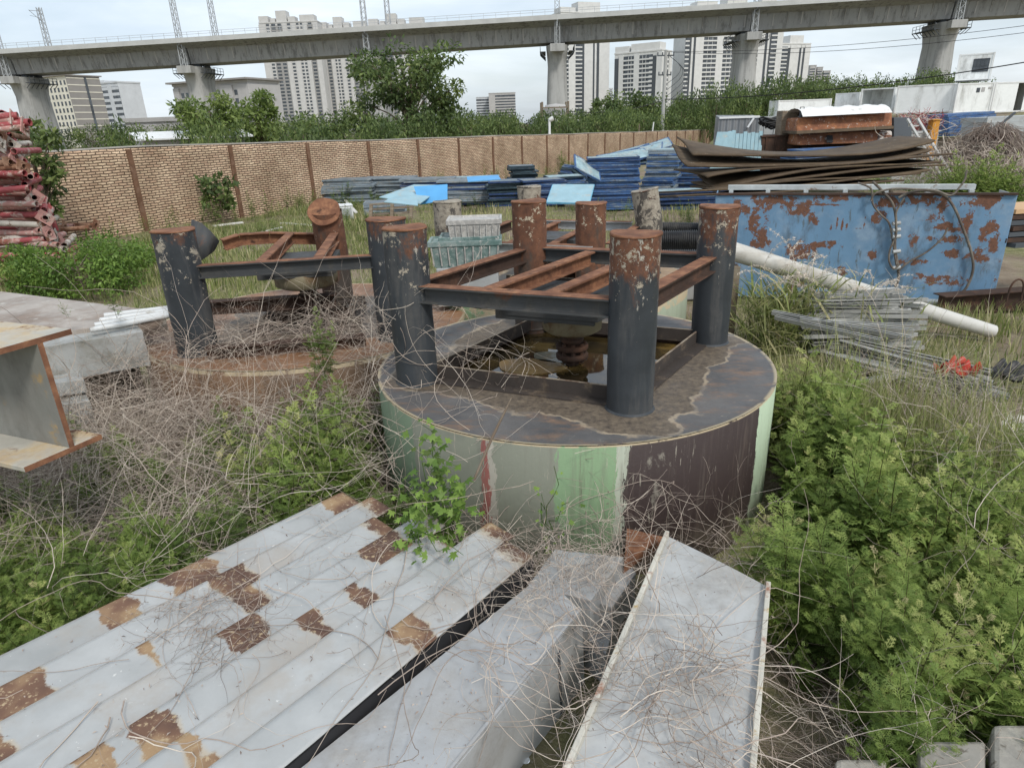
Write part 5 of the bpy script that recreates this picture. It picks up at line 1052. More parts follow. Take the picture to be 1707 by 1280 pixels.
    if hub:
        kh = kh or z0 + .27; b = MB()
        b.lathe(ctr, [(.01, kh + .12), (.21 * hs, kh + .12), (.22 * hs, kh + .10), (.215 * hs, kh - .02), (.17 * hs, kh - .05), (.06, kh - .055), (.01, kh - .055)], 28); b.build('gearbox', peel('greasy_gearbox', (.26, .23, .15, 1), [dict(s=4, t=.55, c=(.20, .13, .07, 1), w=.1)], rough=.5), o)
        b = MB(); b.obox(W3(0, -.02, kh + .19), ex * .34, ey * .30, A(0, 0, .065)); b.obox(W3(-.05, -.30, kh + .17), ex * .36, ey * .012, A(0, 0, .075)); b.add([W3(-.05, -.31, kh + .2), W3(.30, -.31, kh + .2), W3(-.05, -.31, kh + .08)] + [W3(-.05, -.30, kh + .2), W3(.30, -.30, kh + .2), W3(-.05, -.30, kh + .08)], [(0, 2, 1), (3, 4, 5), (0, 3, 5, 2), (2, 5, 4, 1)]); b.build('motor_plate', M['beam'], o, bev=.004)
        b = MB(); b.cyl(ctr, .055, kh - .16, kh - .05, 20); b.lathe(ctr, [(.01, kh - .10), (.085, kh - .10), (.085, kh - .125), (.06, kh - .13)], 24); b.build('shaft', M['rustdark'], o)
        b = MB()
        for z_ in (kh - .165, kh - .235): b.lathe(ctr, [(.01, z_ + .018), (.115, z_ + .018), (.12, z_ + .012), (.12, z_ - .012), (.115, z_ - .018), (.01, z_ - .018)], 28)
        for k in range(8):
            q = k * math.pi / 4; b.cyl(A(ctr[0] + .09 * math.cos(q), ctr[1] + .09 * math.sin(q)), .016, kh - .27, kh - .13, 8)
        b.cyl(ctr, .05, kh - .38, kh - .25, 16); b.build('coupling', M['rustdark'], o)
    if water:
        b = MB(); b.add([W3(p[0] * (sq - .002), p[1] * (sq - .002), z0 - .035) for p in c4], [(0, 1, 2, 3)])
        n = NT('rusty_water'); sedm = n.mr(n.noise(2.3, 4, .5, rnd=False), .52, .64); deep = n.ramp(n.noise(5, 4, .6, rnd=False), [(.3, (.022, .016, .008, 1)), (.7, (.06, .042, .016, 1))])
        wm = n.out(n.mix(n.math('MULTIPLY', sedm, .8), deep, (.20, .13, .04, 1)), .035, 0, n.noise(7, 2, .5, rnd=False), .03, .01, .6)
        tag(b.build('water', wm, None, tuple(loc)), kind='structure')
        for (a, bb, rx, ry, mt) in (extra or ()):
            b = MB(); V = [W3(a + rx * math.cos(q) * (1 + .1 * math.sin(3 * q)), bb + ry * math.sin(q), z0 - .028) for q in np.linspace(0, 2 * math.pi, 30, endpoint=False)]; b.add(V, [list(range(30))]); Vl = [v - A(0, 0, .02) for v in V]; b.add(V + Vl, [(k, (k + 1) % 30, 30 + (k + 1) % 30, 30 + k)[::-1] for k in range(30)])
            b.build('sunken_plate', M[mt], o)
    return o, W3
M['curb'] = peel('worn_curb_steel', (.052, .042, .036, 1), [dict(s=6, t=.62, c=(.22, .165, .11, 1), w=.1), dict(s=3, t=.6, c=(.06, .045, .035, 1), w=.08)], rough=.75)
M['curbtop'] = peel('pale_top_edge', (.30, .25, .19, 1), [dict(s=9, t=.55, c=(.16, .1, .065, 1), w=.08)], rough=.7)  # paler strip along the top edge of each curb angle
M['ochre'] = peel('ochre_sludge', (.24, .15, .05, 1), [dict(s=6, t=.55, c=(.32, .22, .09, 1), w=.1)], rough=.4, bs=.1)
M['greyplate'] = peel('submerged_grey_plate', (.15, .15, .11, 1), [dict(s=5, t=.6, c=(.28, .2, .1, 1), w=.1)], rough=.3, bs=.1)
LG, GR, DB = (.195, .295, .165, 1), (.20, .21, .165, 1), (.042, .028, .026, 1)
C1 = A(.455, 4.65)
dm1 = drum_mat('main_drum_paint', [(0, GR), (.13, (.05, .06, .05, 1)), (.20, GR), (.27, (.15, .205, .135, 1)), (.362, GR), (.422, (.24, .09, .075, 1)), (.427, (.34, .32, .27, 1)), (.430, GR), (.474, LG), (.511, (.36, .39, .31, 1)), (.518, DB), (.632, (.42, .52, .37, 1)), (.672, (.08, .09, .07, 1)), (.70, (.36, .40, .31, 1)), (.73, GR)], .9 - float(gh(.455, 4.65)) + .05)
tm1 = top_mat('main_drum_top', (.072, .072, .074, 1), (.15, .142, .134, 1), (.40, .32, .22, 1))
yaw1 = -.47
hb1 = .745
drum_unit('large round steel drum base with green and dark brown peeling side and four upright columns', C1, yaw1, .9, 1.945, 1.43, .745, .142, 1.585,
    [(-1, -1, 'col_dark', 1.945, (0, 0), 'rust'), (1, -1, 'col_mid', 1.95, (0, 0), 'rust'), (1, 1, 'col_mid', 1.93, (0, 0), 'rust'), (-1, 1, 'col_rust', 1.95, (0, 0), 'rust')], dm1, tm1, inner=.97, basis=(A(.69, -.30, 0) / .745, A(.425, .62, 0) / .745),
    extra=((-.24, -.16, .25, .17, 'ochre'), (-.16, .10, .20, .13, 'greyplate')))
dm2 = drum_mat('second_drum_paint', [(0, GR), (.3, (.2, .12, .07, 1)), (.5, (.16, .1, .06, 1)), (.7, GR)], .75)
tm2 = top_mat('second_drum_top', (.17, .095, .06, 1), (.34, .18, .09, 1), (.40, .30, .2, 1))
C2 = A(-2.07, 6.72)
o2, W2 = drum_unit('rusty drum base half buried in dead weeds with one tilted cap and one torn column', C2, .14, .72, 1.8, 1.60, .89, .172, 1.50,
    [(-1, -1, 'col_dark', 1.80, (0, 0), 'rust'), (1, -1, 'col_dark', 1.80, (0, 0), 'rust'), (.22, .95, 'col_rust', 1.72, (0, -.06, 1), 'rust')], dm2, tm2, inner=.55, water=False, beams=('f', 'r'), kh=1.12, hs=1.45)
b = MB()      # bent back beam and torn column piece
p0, p1, p2, p3 = P(372, 408, 7.2), P(400, 399, 7.3), P(450, 396, 7.4), P(532, 398, 7.6)
for a_, c_ in ((p0, p1), (p1, p2), (p2, p3)): b.ibeam(a_, c_, .12, .12)
b.build('bent_beam', M['rust'], o2)
b = MB(); V = []
for (x0, y0, x1, y1, tt) in ((319, 366, 316, 440, 6.35), (334, 371, 330, 436, 6.2), (350, 384, 345, 428, 6.2), (366, 402, 358, 418, 6.35)): V += [P(x0, y0, tt), P(x1, y1, tt)]
b.add(V, [(2 * k, 2 * k + 1, 2 * k + 3, 2 * k + 2) for k in range(3)], True); b.build('torn_column', M['beam'], o2).modifiers.new('s', 'SOLIDIFY').thickness = .014
for (x0, y0, x1, y1, t0, t1) in ((345, 590, 610, 570, 5.75, 5.95), (350, 512, 560, 500, 6.6, 6.9)):
    b = MB(); b.ibeam(P(x0, y0, t0), P(x1, y1, t1), .13, .13); b.build('base_beam', [M['rustdark']], o2, bev=.003)
dm3 = drum_mat('third_drum_paint', [(0, GR), (.35, LG), (.6, (.3, .34, .25, 1)), (.75, GR)], .75)
tm3 = top_mat('third_drum_top', (.24, .16, .09, 1), (.40, .28, .17, 1), (.42, .34, .22, 1))
C3 = A(.60, 8.12)
q3 = [Z(x, y, 1.76)[:2] for x, y in ((745, 337), (882, 312), (1085, 318), (985, 340))]
C3 = sum(q3) / 4; y3 = math.atan2(*(q3[3] - q3[0])[::-1]); h3 = (np.linalg.norm(q3[3] - q3[0]) + np.linalg.norm(q3[1] - q3[0])) / 4
ex3 = A(math.cos(y3), math.sin(y3)); ey3 = A(-ex3[1], ex3[0])
cc3 = [((q - C3) @ ex3 / h3, (q - C3) @ ey3 / h3) for q in q3]
drum_unit('pale rusty drum base standing farthest back among black corrugated pipes and crates', C3, y3, .78, 1.76, 1.58, h3, .158, 1.35,
    [(*cc3[0], 'col_pale', 1.76, (0, 0), 'col_pale'), (*cc3[1], 'col_pale', 1.76, (0, 0), 'col_pale'), (*cc3[2], 'col_pale', 1.76, (-.07, .02), 'col_pale'), (*cc3[3], 'col_rust', 1.76, (0, 0), 'rust')], dm3, tm3, inner=.5, water=False, hub=True, beammat='galv', kh=1.05)
# plastic crates in netting
def crates():
    gm = peel('cloudy_green_plastic', (.12, .20, .185, 1), [dict(s=6, t=.5, c=(.30, .36, .34, 1), c2=(.2, .27, .26, 1), w=.12), dict(s=18, t=.6, c=(.55, .55, .52, 1), w=.05)], rough=.4); wm = peel('cloudy_white_plastic', (.36, .35, .33, 1), [dict(s=20, t=.5, c=(.6, .58, .54, 1), w=.08)], rough=.5)
    for i, (x, y, w, h, dx, l) in enumerate(((778, 440, .72, .27, 0, 'lowest cloudy green plastic crate in the stack beside the pale column'), (785, 421, .60, .19, .03, 'middle cloudy green plastic crate in the stack'), (793, 404, .54, .26, .04, 'topmost whitish netted plastic crate in the stack'))):
        q = P(x, y, 7.0); o = thing('plastic_crate', tuple(q), l, 'crate'); d = .36; mt = wm if i == 2 else gm; b = MB()
        V = []
        for z, s_ in ((0, .90), (h * .8, 1.0), (h * .8, 1.06), (h, 1.06), (h, .97), (h * .93, .95)): V += [q + A(sx * w / 2 * s_, sy * d / 2 * s_, z) for sx, sy in ((-1, -1), (1, -1), (1, 1), (-1, 1))]
        b.add(V, [(4 * r + k, 4 * r + (k + 1) % 4, 4 * r + 4 + (k + 1) % 4, 4 * r + 4 + k) for r in range(5) for k in range(4)] + [(20, 21, 22, 23)]); b.build('body', mt, o, bev=.012)
        b = MB()
        for k in range(9): x_ = -.45 + .1125 * k; b.bar(q + A(w * x_, -d / 2 * .95 - .008, .02), q + A(w * x_ * 1.06, -d / 2 * 1.02 - .004, h * .78), .012, .012, (0, 1, 0))
        b.build('ribs', wm, o)
    q = P(780, 440, 7.0); b = MB(); z0 = .78; b.box(q[0] - .32, q[0] + .32, q[1] - .2, q[1] + .2, z0, q[2] - .002); tag(b.build('crate_support', M['galv'], None, (q[0], q[1], z0), bev=.01), 'grey metal box carrying the stack of plastic crates', 'box')
crates()
# black corrugated pipes
for i, (x0, y0, x1, y1, t, r, l) in enumerate(((1112, 378, 1190, 381, 10.2, .085, 'upper black corrugated drain pipe behind the rusty column'), (1098, 402, 1195, 400, 9.6, .15, 'lower thicker black corrugated drain pipe behind the rusty column'))):
    a, c = P(x0 - 50, y0, t + .3), P(x1 + 10, y1, t); n = 46; pts = []; rr = []
    for k in range(n * 4): pts.append(a + (c - a) * k / (n * 4)); rr.append(r * (1.0 if k % 4 in (0, 1) else .87))
    b = MB(); b.tube(pts, rr, 20); tag(b.build('corrugated_pipe', M['black'], None, tuple(a)), l, 'pipe')
b = MB(); a = P(1140, 425, 9.7); b.box(a[0] - .7, a[0] + .7, a[1] - .1, a[1] + .6, float(gh(a[0], a[1])), a[2] + .02); tag(b.build('concrete_block', M['concrete'], None, (a[0], a[1], float(gh(a[0], a[1]))), bev=.02), 'grey block under the black corrugated pipes', 'block')
# long pale pipe
a, c = P(1205, 414, 7.6), Z(1655, 553, .12); b = MB(); b.tube([a + (c - a) * f for f in np.linspace(0, 1, 12)], np.linspace(.108, .078, 12), 28); pm_ = peel('pale_painted_pipe', (.55, .54, .50, 1), [dict(s=2, t=.58, c=(.42, .37, .30, 1), w=.14, st=(.3, 1, 1)), dict(s=18, t=.72, c=(.3, .26, .2, 1), w=.03)], rough=.5, var=.08)
tag(b.build('long_pipe', pm_, None, tuple(a)), 'long pale grey round pipe sloping down in front of the blue box', 'pipe')
a2 = P(1212, 430, 7.62); b = MB(); b.bar(A(a2[0] + .05, a2[1], 0), A(a2[0] + .05, a2[1], a2[2] - .09), .16, .2, (0, 1, 0)); tag(b.build('timber_prop', M['timber'], None, (a2[0], a2[1], 0)), 'timber prop holding up the raised end of the long pale pipe', 'prop')
# slotted channels
def channels():
    sm = NT('slotted_galvanised'); x, y, z = sm.xyz()[:3]
    sl_ = sm.math('MULTIPLY', sm.mr(sm.math('PINGPONG', x, .04), .012, .016), sm.mr(sm.math('ABSOLUTE', y), .0075, .0055)); c_ = sm.ramp(sm.noise(3, 5, .6), [(.3, (.25, .25, .235, 1)), (.7, (.44, .44, .41, 1))])
    rust_ = sm.mr(sm.noise(5, 6, .7), .62, .68, 0, .6); c_ = sm.mix(rust_, c_, (.26, .2, .14, 1)); sm = sm.out(sm.mix(sl_, c_, (.03, .03, .03, 1)), .5, .2)
    def ch(L_):
        b = MB(); w, h, t = .041, .041, .003; b.ext([(-w / 2, 0), (w / 2, 0), (w / 2, h), (w / 2 - .01, h), (w / 2 - .01, h - t), (w / 2 - t, h - t), (w / 2 - t, t), (-w / 2 + t, t), (-w / 2 + t, h - t), (-w / 2 + .01, h - t), (-w / 2 + .01, h), (-w / 2, h)][::-1], A(-L_ / 2, 0, 0), A(L_ / 2, 0, 0)); return b.mesh('slotted_channel', sm)
    ms = [ch(1.0), ch(1.25), ch(.8)]
    ctr = Z(1445, 598, .0); n = 0
    for row in range(13):
        for k in range(8):
            f = row / 13; o = link('slotted_channel', R.choice(ms), None, (ctr[0] + R.uniform(-.08, .08) - .05 * f, ctr[1] + .05 + k * .058 + f * .12 + R.uniform(-.02, .02), .10 + row * .043))
            o.rotation_euler = (R.choice([0, math.pi, math.pi / 2]) + R.uniform(-.2, .2), R.uniform(-.04, .04), R.uniform(-.17, .17) - .10); tag(o, 'galvanised slotted channel lying in the neat pile below the long pale pipe', 'channel', 'slotted channels in the pile')
    for i in range(26):
        f = i / 26; q = P(1500 + 70 * f + R.uniform(-18, 18), 548 + 40 * f + R.uniform(-10, 10), 6.5); g = .06 + .32 * (1 - f) * R.random(); o = link('slotted_channel', ms[1], None, (q[0], q[1], g)); o.rotation_euler = (R.uniform(0, 6), R.uniform(.0, .12), -.95 + R.uniform(-.15, .25)); tag(o, 'galvanised slotted channel fanned out loosely beside the neat pile', 'channel', 'slotted channels fanned out beside the pile')
    for i, (x, y, yw, dz) in enumerate(((1430, 515, -.35, .62), (1400, 512, -.7, .63), (1462, 522, -.05, .62), (1380, 520, -.8, .60), (1440, 610, .35, .12), (1420, 618, .45, .08))):
        q = P(x, y, 6.3); o = link('slotted_channel', ms[i % 3], None, (q[0], q[1], dz)); o.rotation_euler = (.2, .05, yw); tag(o, 'galvanised slotted channel lying askew on the neat pile' if i < 4 else 'pale slotted channel lying in the weeds under the neat pile', 'channel', 'slotted channels lying askew' if i < 4 else 'slotted channels in the weeds')
channels()
# ------------------------------------------------------------------ beams at the left edge
def hbeam():
    zt, zb = 1.68, 1.075
    pa, pb = Z(-26, 588, zt), Z(118, 548, zt); wv = pb - pa; wv[2] = 0; w = np.linalg.norm(wv); wd_ = wv / w; ax = A(-wd_[1], wd_[0], 0)   # axis of the beam runs away from the cut end
    ax = unit(Z(-200, 500, zt) - Z(118, 533, zt)); ax[2] = 0; ax = unit(ax)
    ctr = (pa + pb) / 2; tf, tw = .028, .026; zm = (zt + zb) / 2; o = thing('steel_beam', (ctr[0], ctr[1], zb), 'thick grey steel H beam with a rusty cut end jutting in over the dead weeds', 'steel beam')
    gm = peel('shade_darkened_steel', (.22, .22, .20, 1), [dict(s=2.0, t=.55, c=(.21, .20, .175, 1), w=.14, st=(1, 1, .4)), dict(s=5, t=.66, c=(.40, .28, .13, 1), w=.06)], rough=.5, var=.2)  # web grey darkened to imitate the shade between the flanges
    fm = peel('pale_weathered_flange', (.46, .44, .38, 1), [dict(s=3, t=.52, c=(.52, .40, .22, 1), c2=(.4, .3, .2, 1), w=.12), dict(s=6, t=.60, c=RUST, w=.05)], rough=.6, var=.25)
    Lb = 4.0
    def slab(c, hw, hh, sk, nm, mt):
        b = MB(); d0 = wd_ * hw
        p = [c - d0 - A(0, 0, hh), c + d0 - A(0, 0, hh), c + d0 + A(0, 0, hh), c - d0 + A(0, 0, hh)]; V = p + [q + ax * Lb for q in p]
        b.m = 0; b.add(V, [(3, 2, 6, 7), (1, 0, 4, 5), (0, 3, 7, 4), (2, 1, 5, 6), (4, 7, 6, 5)]); b.m = 1; b.add(V[:4], [(0, 1, 2, 3)]); 
        b.build(nm, [mt, M['rust']], o, bev=.004)
    slab(A(ctr[0], ctr[1], zt - tf / 2), w / 2, tf / 2, 0, 'top_flange', fm)
    slab(A(ctr[0], ctr[1], zb + tf / 2) , w / 2 * 1.0, tf / 2, 0, 'bottom_flange', fm)
    b = MB(); hh = (zt - zb) / 2 - tf; c = A(ctr[0], ctr[1], zm) + wd_ * w * .10
    p = [c - wd_ * tw / 2 - A(0, 0, hh), c + wd_ * tw / 2 - A(0, 0, hh), c + wd_ * tw / 2 + A(0, 0, hh), c - wd_ * tw / 2 + A(0, 0, hh)]; V = p + [q + ax * Lb for q in p]
    b.add(V, [(3, 2, 6, 7), (1, 0, 4, 5), (0, 3, 7, 4), (2, 1, 5, 6), (4, 7, 6, 5)]); b.m = 1; b.add(V[:4], [(0, 1, 2, 3)])
    b.build('web', [gm, M['rust']], o, bev=.003)
    # two bearers out of the frame that carry it
    for k, f in enumerate((1.6, 3.2)):
        q = A(ctr[0], ctr[1], 0) + ax * f; g = float(gh(q[0], q[1])); b = MB(); b.obox(A(q[0], q[1], (g + zb) / 2), wd_ * .3, ax * .14, A(0, 0, (zb - g) / 2)); tag(b.build('timber_block', M['timber'], None, (q[0], q[1], g), bev=.01), ('timber block carrying the steel H beam, the one closer to its cut end', 'timber block carrying the far part of the steel H beam')[k], 'timber block')
hbeam()
def leftslabs():
    pm = peel('weathered_beige_plate', (.40, .36, .32, 1), [dict(s=1.6, t=.52, c=(.30, .235, .19, 1), w=.12), dict(s=4, t=.60, c=(.55, .53, .48, 1), w=.06)], rough=.75, var=.2)
    z = 1.0; c = [Z(-60, 560, z), Z(60, 560, z), Z(276, 527, z), Z(258, 517, z), Z(-60, 478, z)]
    b = MB(); V = c + [q - A(0, 0, .16) for q in c]; n = 5; b.add(V, [(0, 1, 2, 3, 4), (9, 8, 7, 6, 5)] + [(i, i + 5, (i + 1) % n + 5, (i + 1) % n) for i in range(n)]); tag(b.build('steel_slab', pm, None, tuple(c[1] - A(0, 0, .16)), bev=.006), 'wide weathered beige slab lying flat at the edge of the meadow', 'slab')
    gm = peel('grey_box_girder', (.40, .41, .40, 1), [dict(s=2, t=.58, c=(.27, .26, .22, 1), w=.12), dict(s=5, t=.66, c=(.2, .19, .12, 1), w=.06)], rough=.65, var=.15)
    z = .98
    for i, (p, zt, h, l) in enumerate((([(60, 580), (238, 552), (228, 540), (52, 560)], .96, .32, 'grey box girder with a pale top, upper of those behind the H beam'), ([(66, 642), (140, 632), (122, 610), (50, 618)], .70, .12, 'grey girder end just under the upper box girder'), ([(60, 680), (150, 668), (140, 650), (50, 655)], .56, .2, 'lowest grey girder end half hidden in dead weeds'))):
        c = [Z(x, y, zt) for x, y in p]; b = MB(); V = c + [q - A(0, 0, h) for q in c]; b.add(V, [(0, 1, 2, 3), (7, 6, 5, 4)] + [(k, k + 4, (k + 1) % 4 + 4, (k + 1) % 4) for k in range(4)]); tag(b.build('box_girder', gm, None, tuple(V[4]), bev=.006), l, 'girder')
    q = Z(120, 640, .5); b = MB(); b.box(q[0] - .9, q[0] + .2, q[1] + .15, q[1] + .75, float(gh(q[0], q[1])) - .05, .58); tag(b.build('timber_block', M['timber'], None, (q[0], q[1], float(gh(q[0], q[1]))), bev=.01), 'broad timber block under the pile of grey girders', 'timber block')
    q = Z(60, 530, .84); b = MB(); b.box(q[0] - 1.2, q[0] + .6, q[1] - .2, q[1] + .5, float(gh(q[0], q[1])), .84); tag(b.build('timber_block', M['timber'], None, (q[0], q[1], float(gh(q[0], q[1]))), bev=.01), 'timber block under the wide beige slab', 'timber block')
    wp_ = peel('white_pvc', (.62, .64, .64, 1), [dict(s=4, t=.62, c=(.45, .42, .36, 1), w=.1)], rough=.4, var=.06)
    for i in range(4):
        a, c_ = Z(150 + i * 8, 550 - i * 8, 1.03 + .0), Z(300 + i * 3, 522 - i * 4, 1.03); dr = unit(c_ - a); b = MB(); r = .024; b.tube([a + A(0, 0, r - .03 + .004), c_ + A(0, 0, r - .03 + .004)], r, 14, True); tag(b.build('white_pipe', wp_, None, tuple(a)), 'thin white plastic pipe in the bundle lying across the beige slab', 'pipe', 'white plastic pipes on the beige slab')
leftslabs()
# ------------------------------------------------------------------ foreground sheet piles
def ridged_panel():
    zt = .52; e0, e1 = Z(-40, 1118, zt), Z(566, 826, zt); f0, f1 = Z(455, 1292, zt), Z(884, 930, zt)
    u = unit((e1 - e0 + f1 - f0)); u[2] = 0; u = unit(u); v = A(u[1], -u[0], 0)     # u away from the camera, v to the right
    Wd = (f0 - e0) @ v; Wd = ((f0 - e0) @ v + (f1 - e1) @ v) / 2; o0 = e0 - u * .9; Lg = 3.0; ns = 7; pit = Wd / ns
    end = None
    pj = [.0, .04, -.12, .06, -.10, .14, .03]
    dL = unit(e1 - e0); dR = unit(f1 - f0); oL = e0 - dL * .9; sR = ((oL - f0) @ u) / (dR @ u); oR = f0 + dR * sR
    def UV(q):
        a, fr = (q - o0) @ u, .5
        for _ in range(6): l_ = oL + dL * a; r_ = oR + dR * a; fr = ((q - l_) @ v) / ((r_ - l_) @ v); a = (q - (oL * (1 - fr) + oR * fr)) @ unit(dL * (1 - fr) + dR * fr)
        return a, fr
    end = [UV(e1)[0] + (UV(f1)[0] - UV(e1)[0]) * (k + .5) / ns for k in range(ns)]
    loc = o0; o = thing('sheet_pile_stack', tuple(loc), 'wide grey stepped steel sheet with rust patches lying in front of the green drum', 'sheet pile')
    pxp = [(45, 1165, 62, 46), (20, 1195, 45, 35), (385, 965, 50, 26), (410, 1000, 30, 24), (300, 965, 62, 10), (395, 1050, 40, 32), (415, 1065, 24, 20), (515, 1030, 34, 18), (605, 1003, 32, 18), (670, 1048, 46, 24), (275, 1222, 56, 26), (145, 1262, 48, 18), (350, 1275, 40, 14), (640, 905, 45, 28), (620, 925, 30, 14), (600, 835, 70, 14), (240, 1080, 14, 14), (730, 895, 30, 8), (190, 1030, 40, 8), (850, 905, 40, 16), (5, 1262, 26, 16)]
    pat = []
    for x, y, sx, sy in pxp:
        q = Z(x, y, zt); sc = ((q - CAM) @ cf) / FL; a_, fr_ = UV(q); pat.append((a_, fr_ * Wd, sx * sc * 1.1, sy * sc * 1.6, 1))
    NT_ = NT('stepped_sheet_paint'); n = NT_
    base = n.ramp(n.noise(2.4, 6, .65), [(.3, (.32, .33, .325, 1)), (.7, (.45, .46, .455, 1))]); base = n.mix(n.mr(n.noise(1.3, 6, .7), .50, .68, 0, .8), base, (.36, .33, .29, 1)); base = n.mix(n.mr(n.noise(12, 5, .72), .62, .68, 0, .6), base, (.30, .27, .24, 1)); base = n.mix(n.mr(n.noise(30, 3, .7), .68, .72, 0, .7), base, (.66, .66, .63, 1))
    f_ = n.math('ADD', n.attr('rust'), n.math('MULTIPLY', n.math('SUBTRACT', n.noise(16, 7, .78), .5), 1.5)); mk = n.mr(f_, .50, .70)
    halo = n.mr(n.math('ADD', n.attr('rust'), n.math('MULTIPLY', n.math('SUBTRACT', n.noise(5, 4, .6), .5), 1.2)), .30, .7, 0, .5); base = n.mix(halo, base, (.48, .37, .22, 1))
    rc_ = n.ramp(n.noise(3.5, 3, .5), [(.40, (.11, .063, .046, 1)), (.5, (.17, .095, .062, 1)), (.60, (.34, .23, .13, 1))]); rc_ = n.mix(n.mr(n.noise(45, 3, .7), .55, .68), rc_, (.42, .32, .2, 1))
    mt = n.out(n.mix(mk, base, rc_), n.mr(mk, 0, 1, .42, .9, False), 0, n.math('ADD', n.math('MULTIPLY', mk, n.noise(70, 3, .7)), n.math('MULTIPLY', n.noise(6, 3, .5), .4)), .4, .005, .45)
    for k in range(ns):
        nu = 150; nv = 14; us = np.linspace(0, end[k] + pj[k], nu); vs = np.concatenate([[0, 0.0], np.linspace(.0, pit, nv)])
        V = []; UA = []; VA = []
        for a in us:
            for j, vv in enumerate(vs):
                z = -.10 if j == 0 else (.018 if j == 1 else .018 - .018 * (vv / pit) + .0025 * math.sin(a * 9 + k * 2) * math.sin(vv * 20))
                fr = (k * pit + vv + .001 * k) / Wd; V.append((oL + dL * a) * (1 - fr) + (oR + dR * a) * fr - o0 + A(0, 0, z)); UA.append(a); VA.append(k * pit + vv)
        V = np.array(V); q = np.array(UA); VA = np.array(VA); at = np.zeros(len(V)); vc = (k + .5) * pit
        for pi, (pu, pv, su, sv, w) in enumerate(pat):
            if abs(vc - pv) > max(pit * .52, sv * .72): continue
            r_ = random.Random(pi * 31 + k); pu2 = pu + r_.uniform(-.25, .25) * su; s2 = su * r_.uniform(.65, 1.0) * .72
            vv_ = VA - k * pit
            d_ = np.abs(q - pu2 - .06 * su * np.sin(vv_ * 40 + pi)) - s2; e_ = np.minimum(vv_, pit - vv_); lim = np.where((np.abs(VA - pv) - sv * .95) > 0, .35, 0)
            at = np.maximum(at, np.clip(.62 - d_ / .055 - lim, 0, 1) * (1 if True else e_))
        endrust = np.clip(1.15 - (end[k] + pj[k] - q) / .16, 0, 1) * (.9 if k in (0, 1, 2, 5, 6) else .5); at = np.maximum(at, endrust)
        nn = len(vs); F = np.array([(i * nn + j, i * nn + j + 1, (i + 1) * nn + j + 1, (i + 1) * nn + j) for i in range(nu - 1) for j in range(nn - 1)])[:, ::-1]
        ob = link('sheet_strip', mkmesh('sheet_strip', V, F, mt, attrs={'rust': at}), o); md = ob.modifiers.new('s', 'SOLIDIFY'); md.thickness = .006; md.offset = -1
    b = MB(); c = oR + dR * (end[-1] + pj[-1]) / 2; b.obox(c + v * .005 + A(0, 0, -.07), dR * (end[-1] + pj[-1]) / 2, np.cross(dR, A(0, 0, 1)) * .004, A(0, 0, .06)); b.build('edge_flange', M['dark'], o)  # flange coloured near black to stand in for shade in the narrow gap
    return u, v, o0, Wd
RP = ridged_panel()
pg = peel('painted_grey_sheet', (.385, .395, .40, 1), [dict(s=1.8, t=.56, c=(.36, .345, .32, 1), w=.12), dict(s=9, t=.70, c=(.58, .58, .56, 1), w=.05), dict(s=14, t=.735, c=(.26, .15, .09, 1), w=.02)], rough=.4, var=.10, spec=.45)
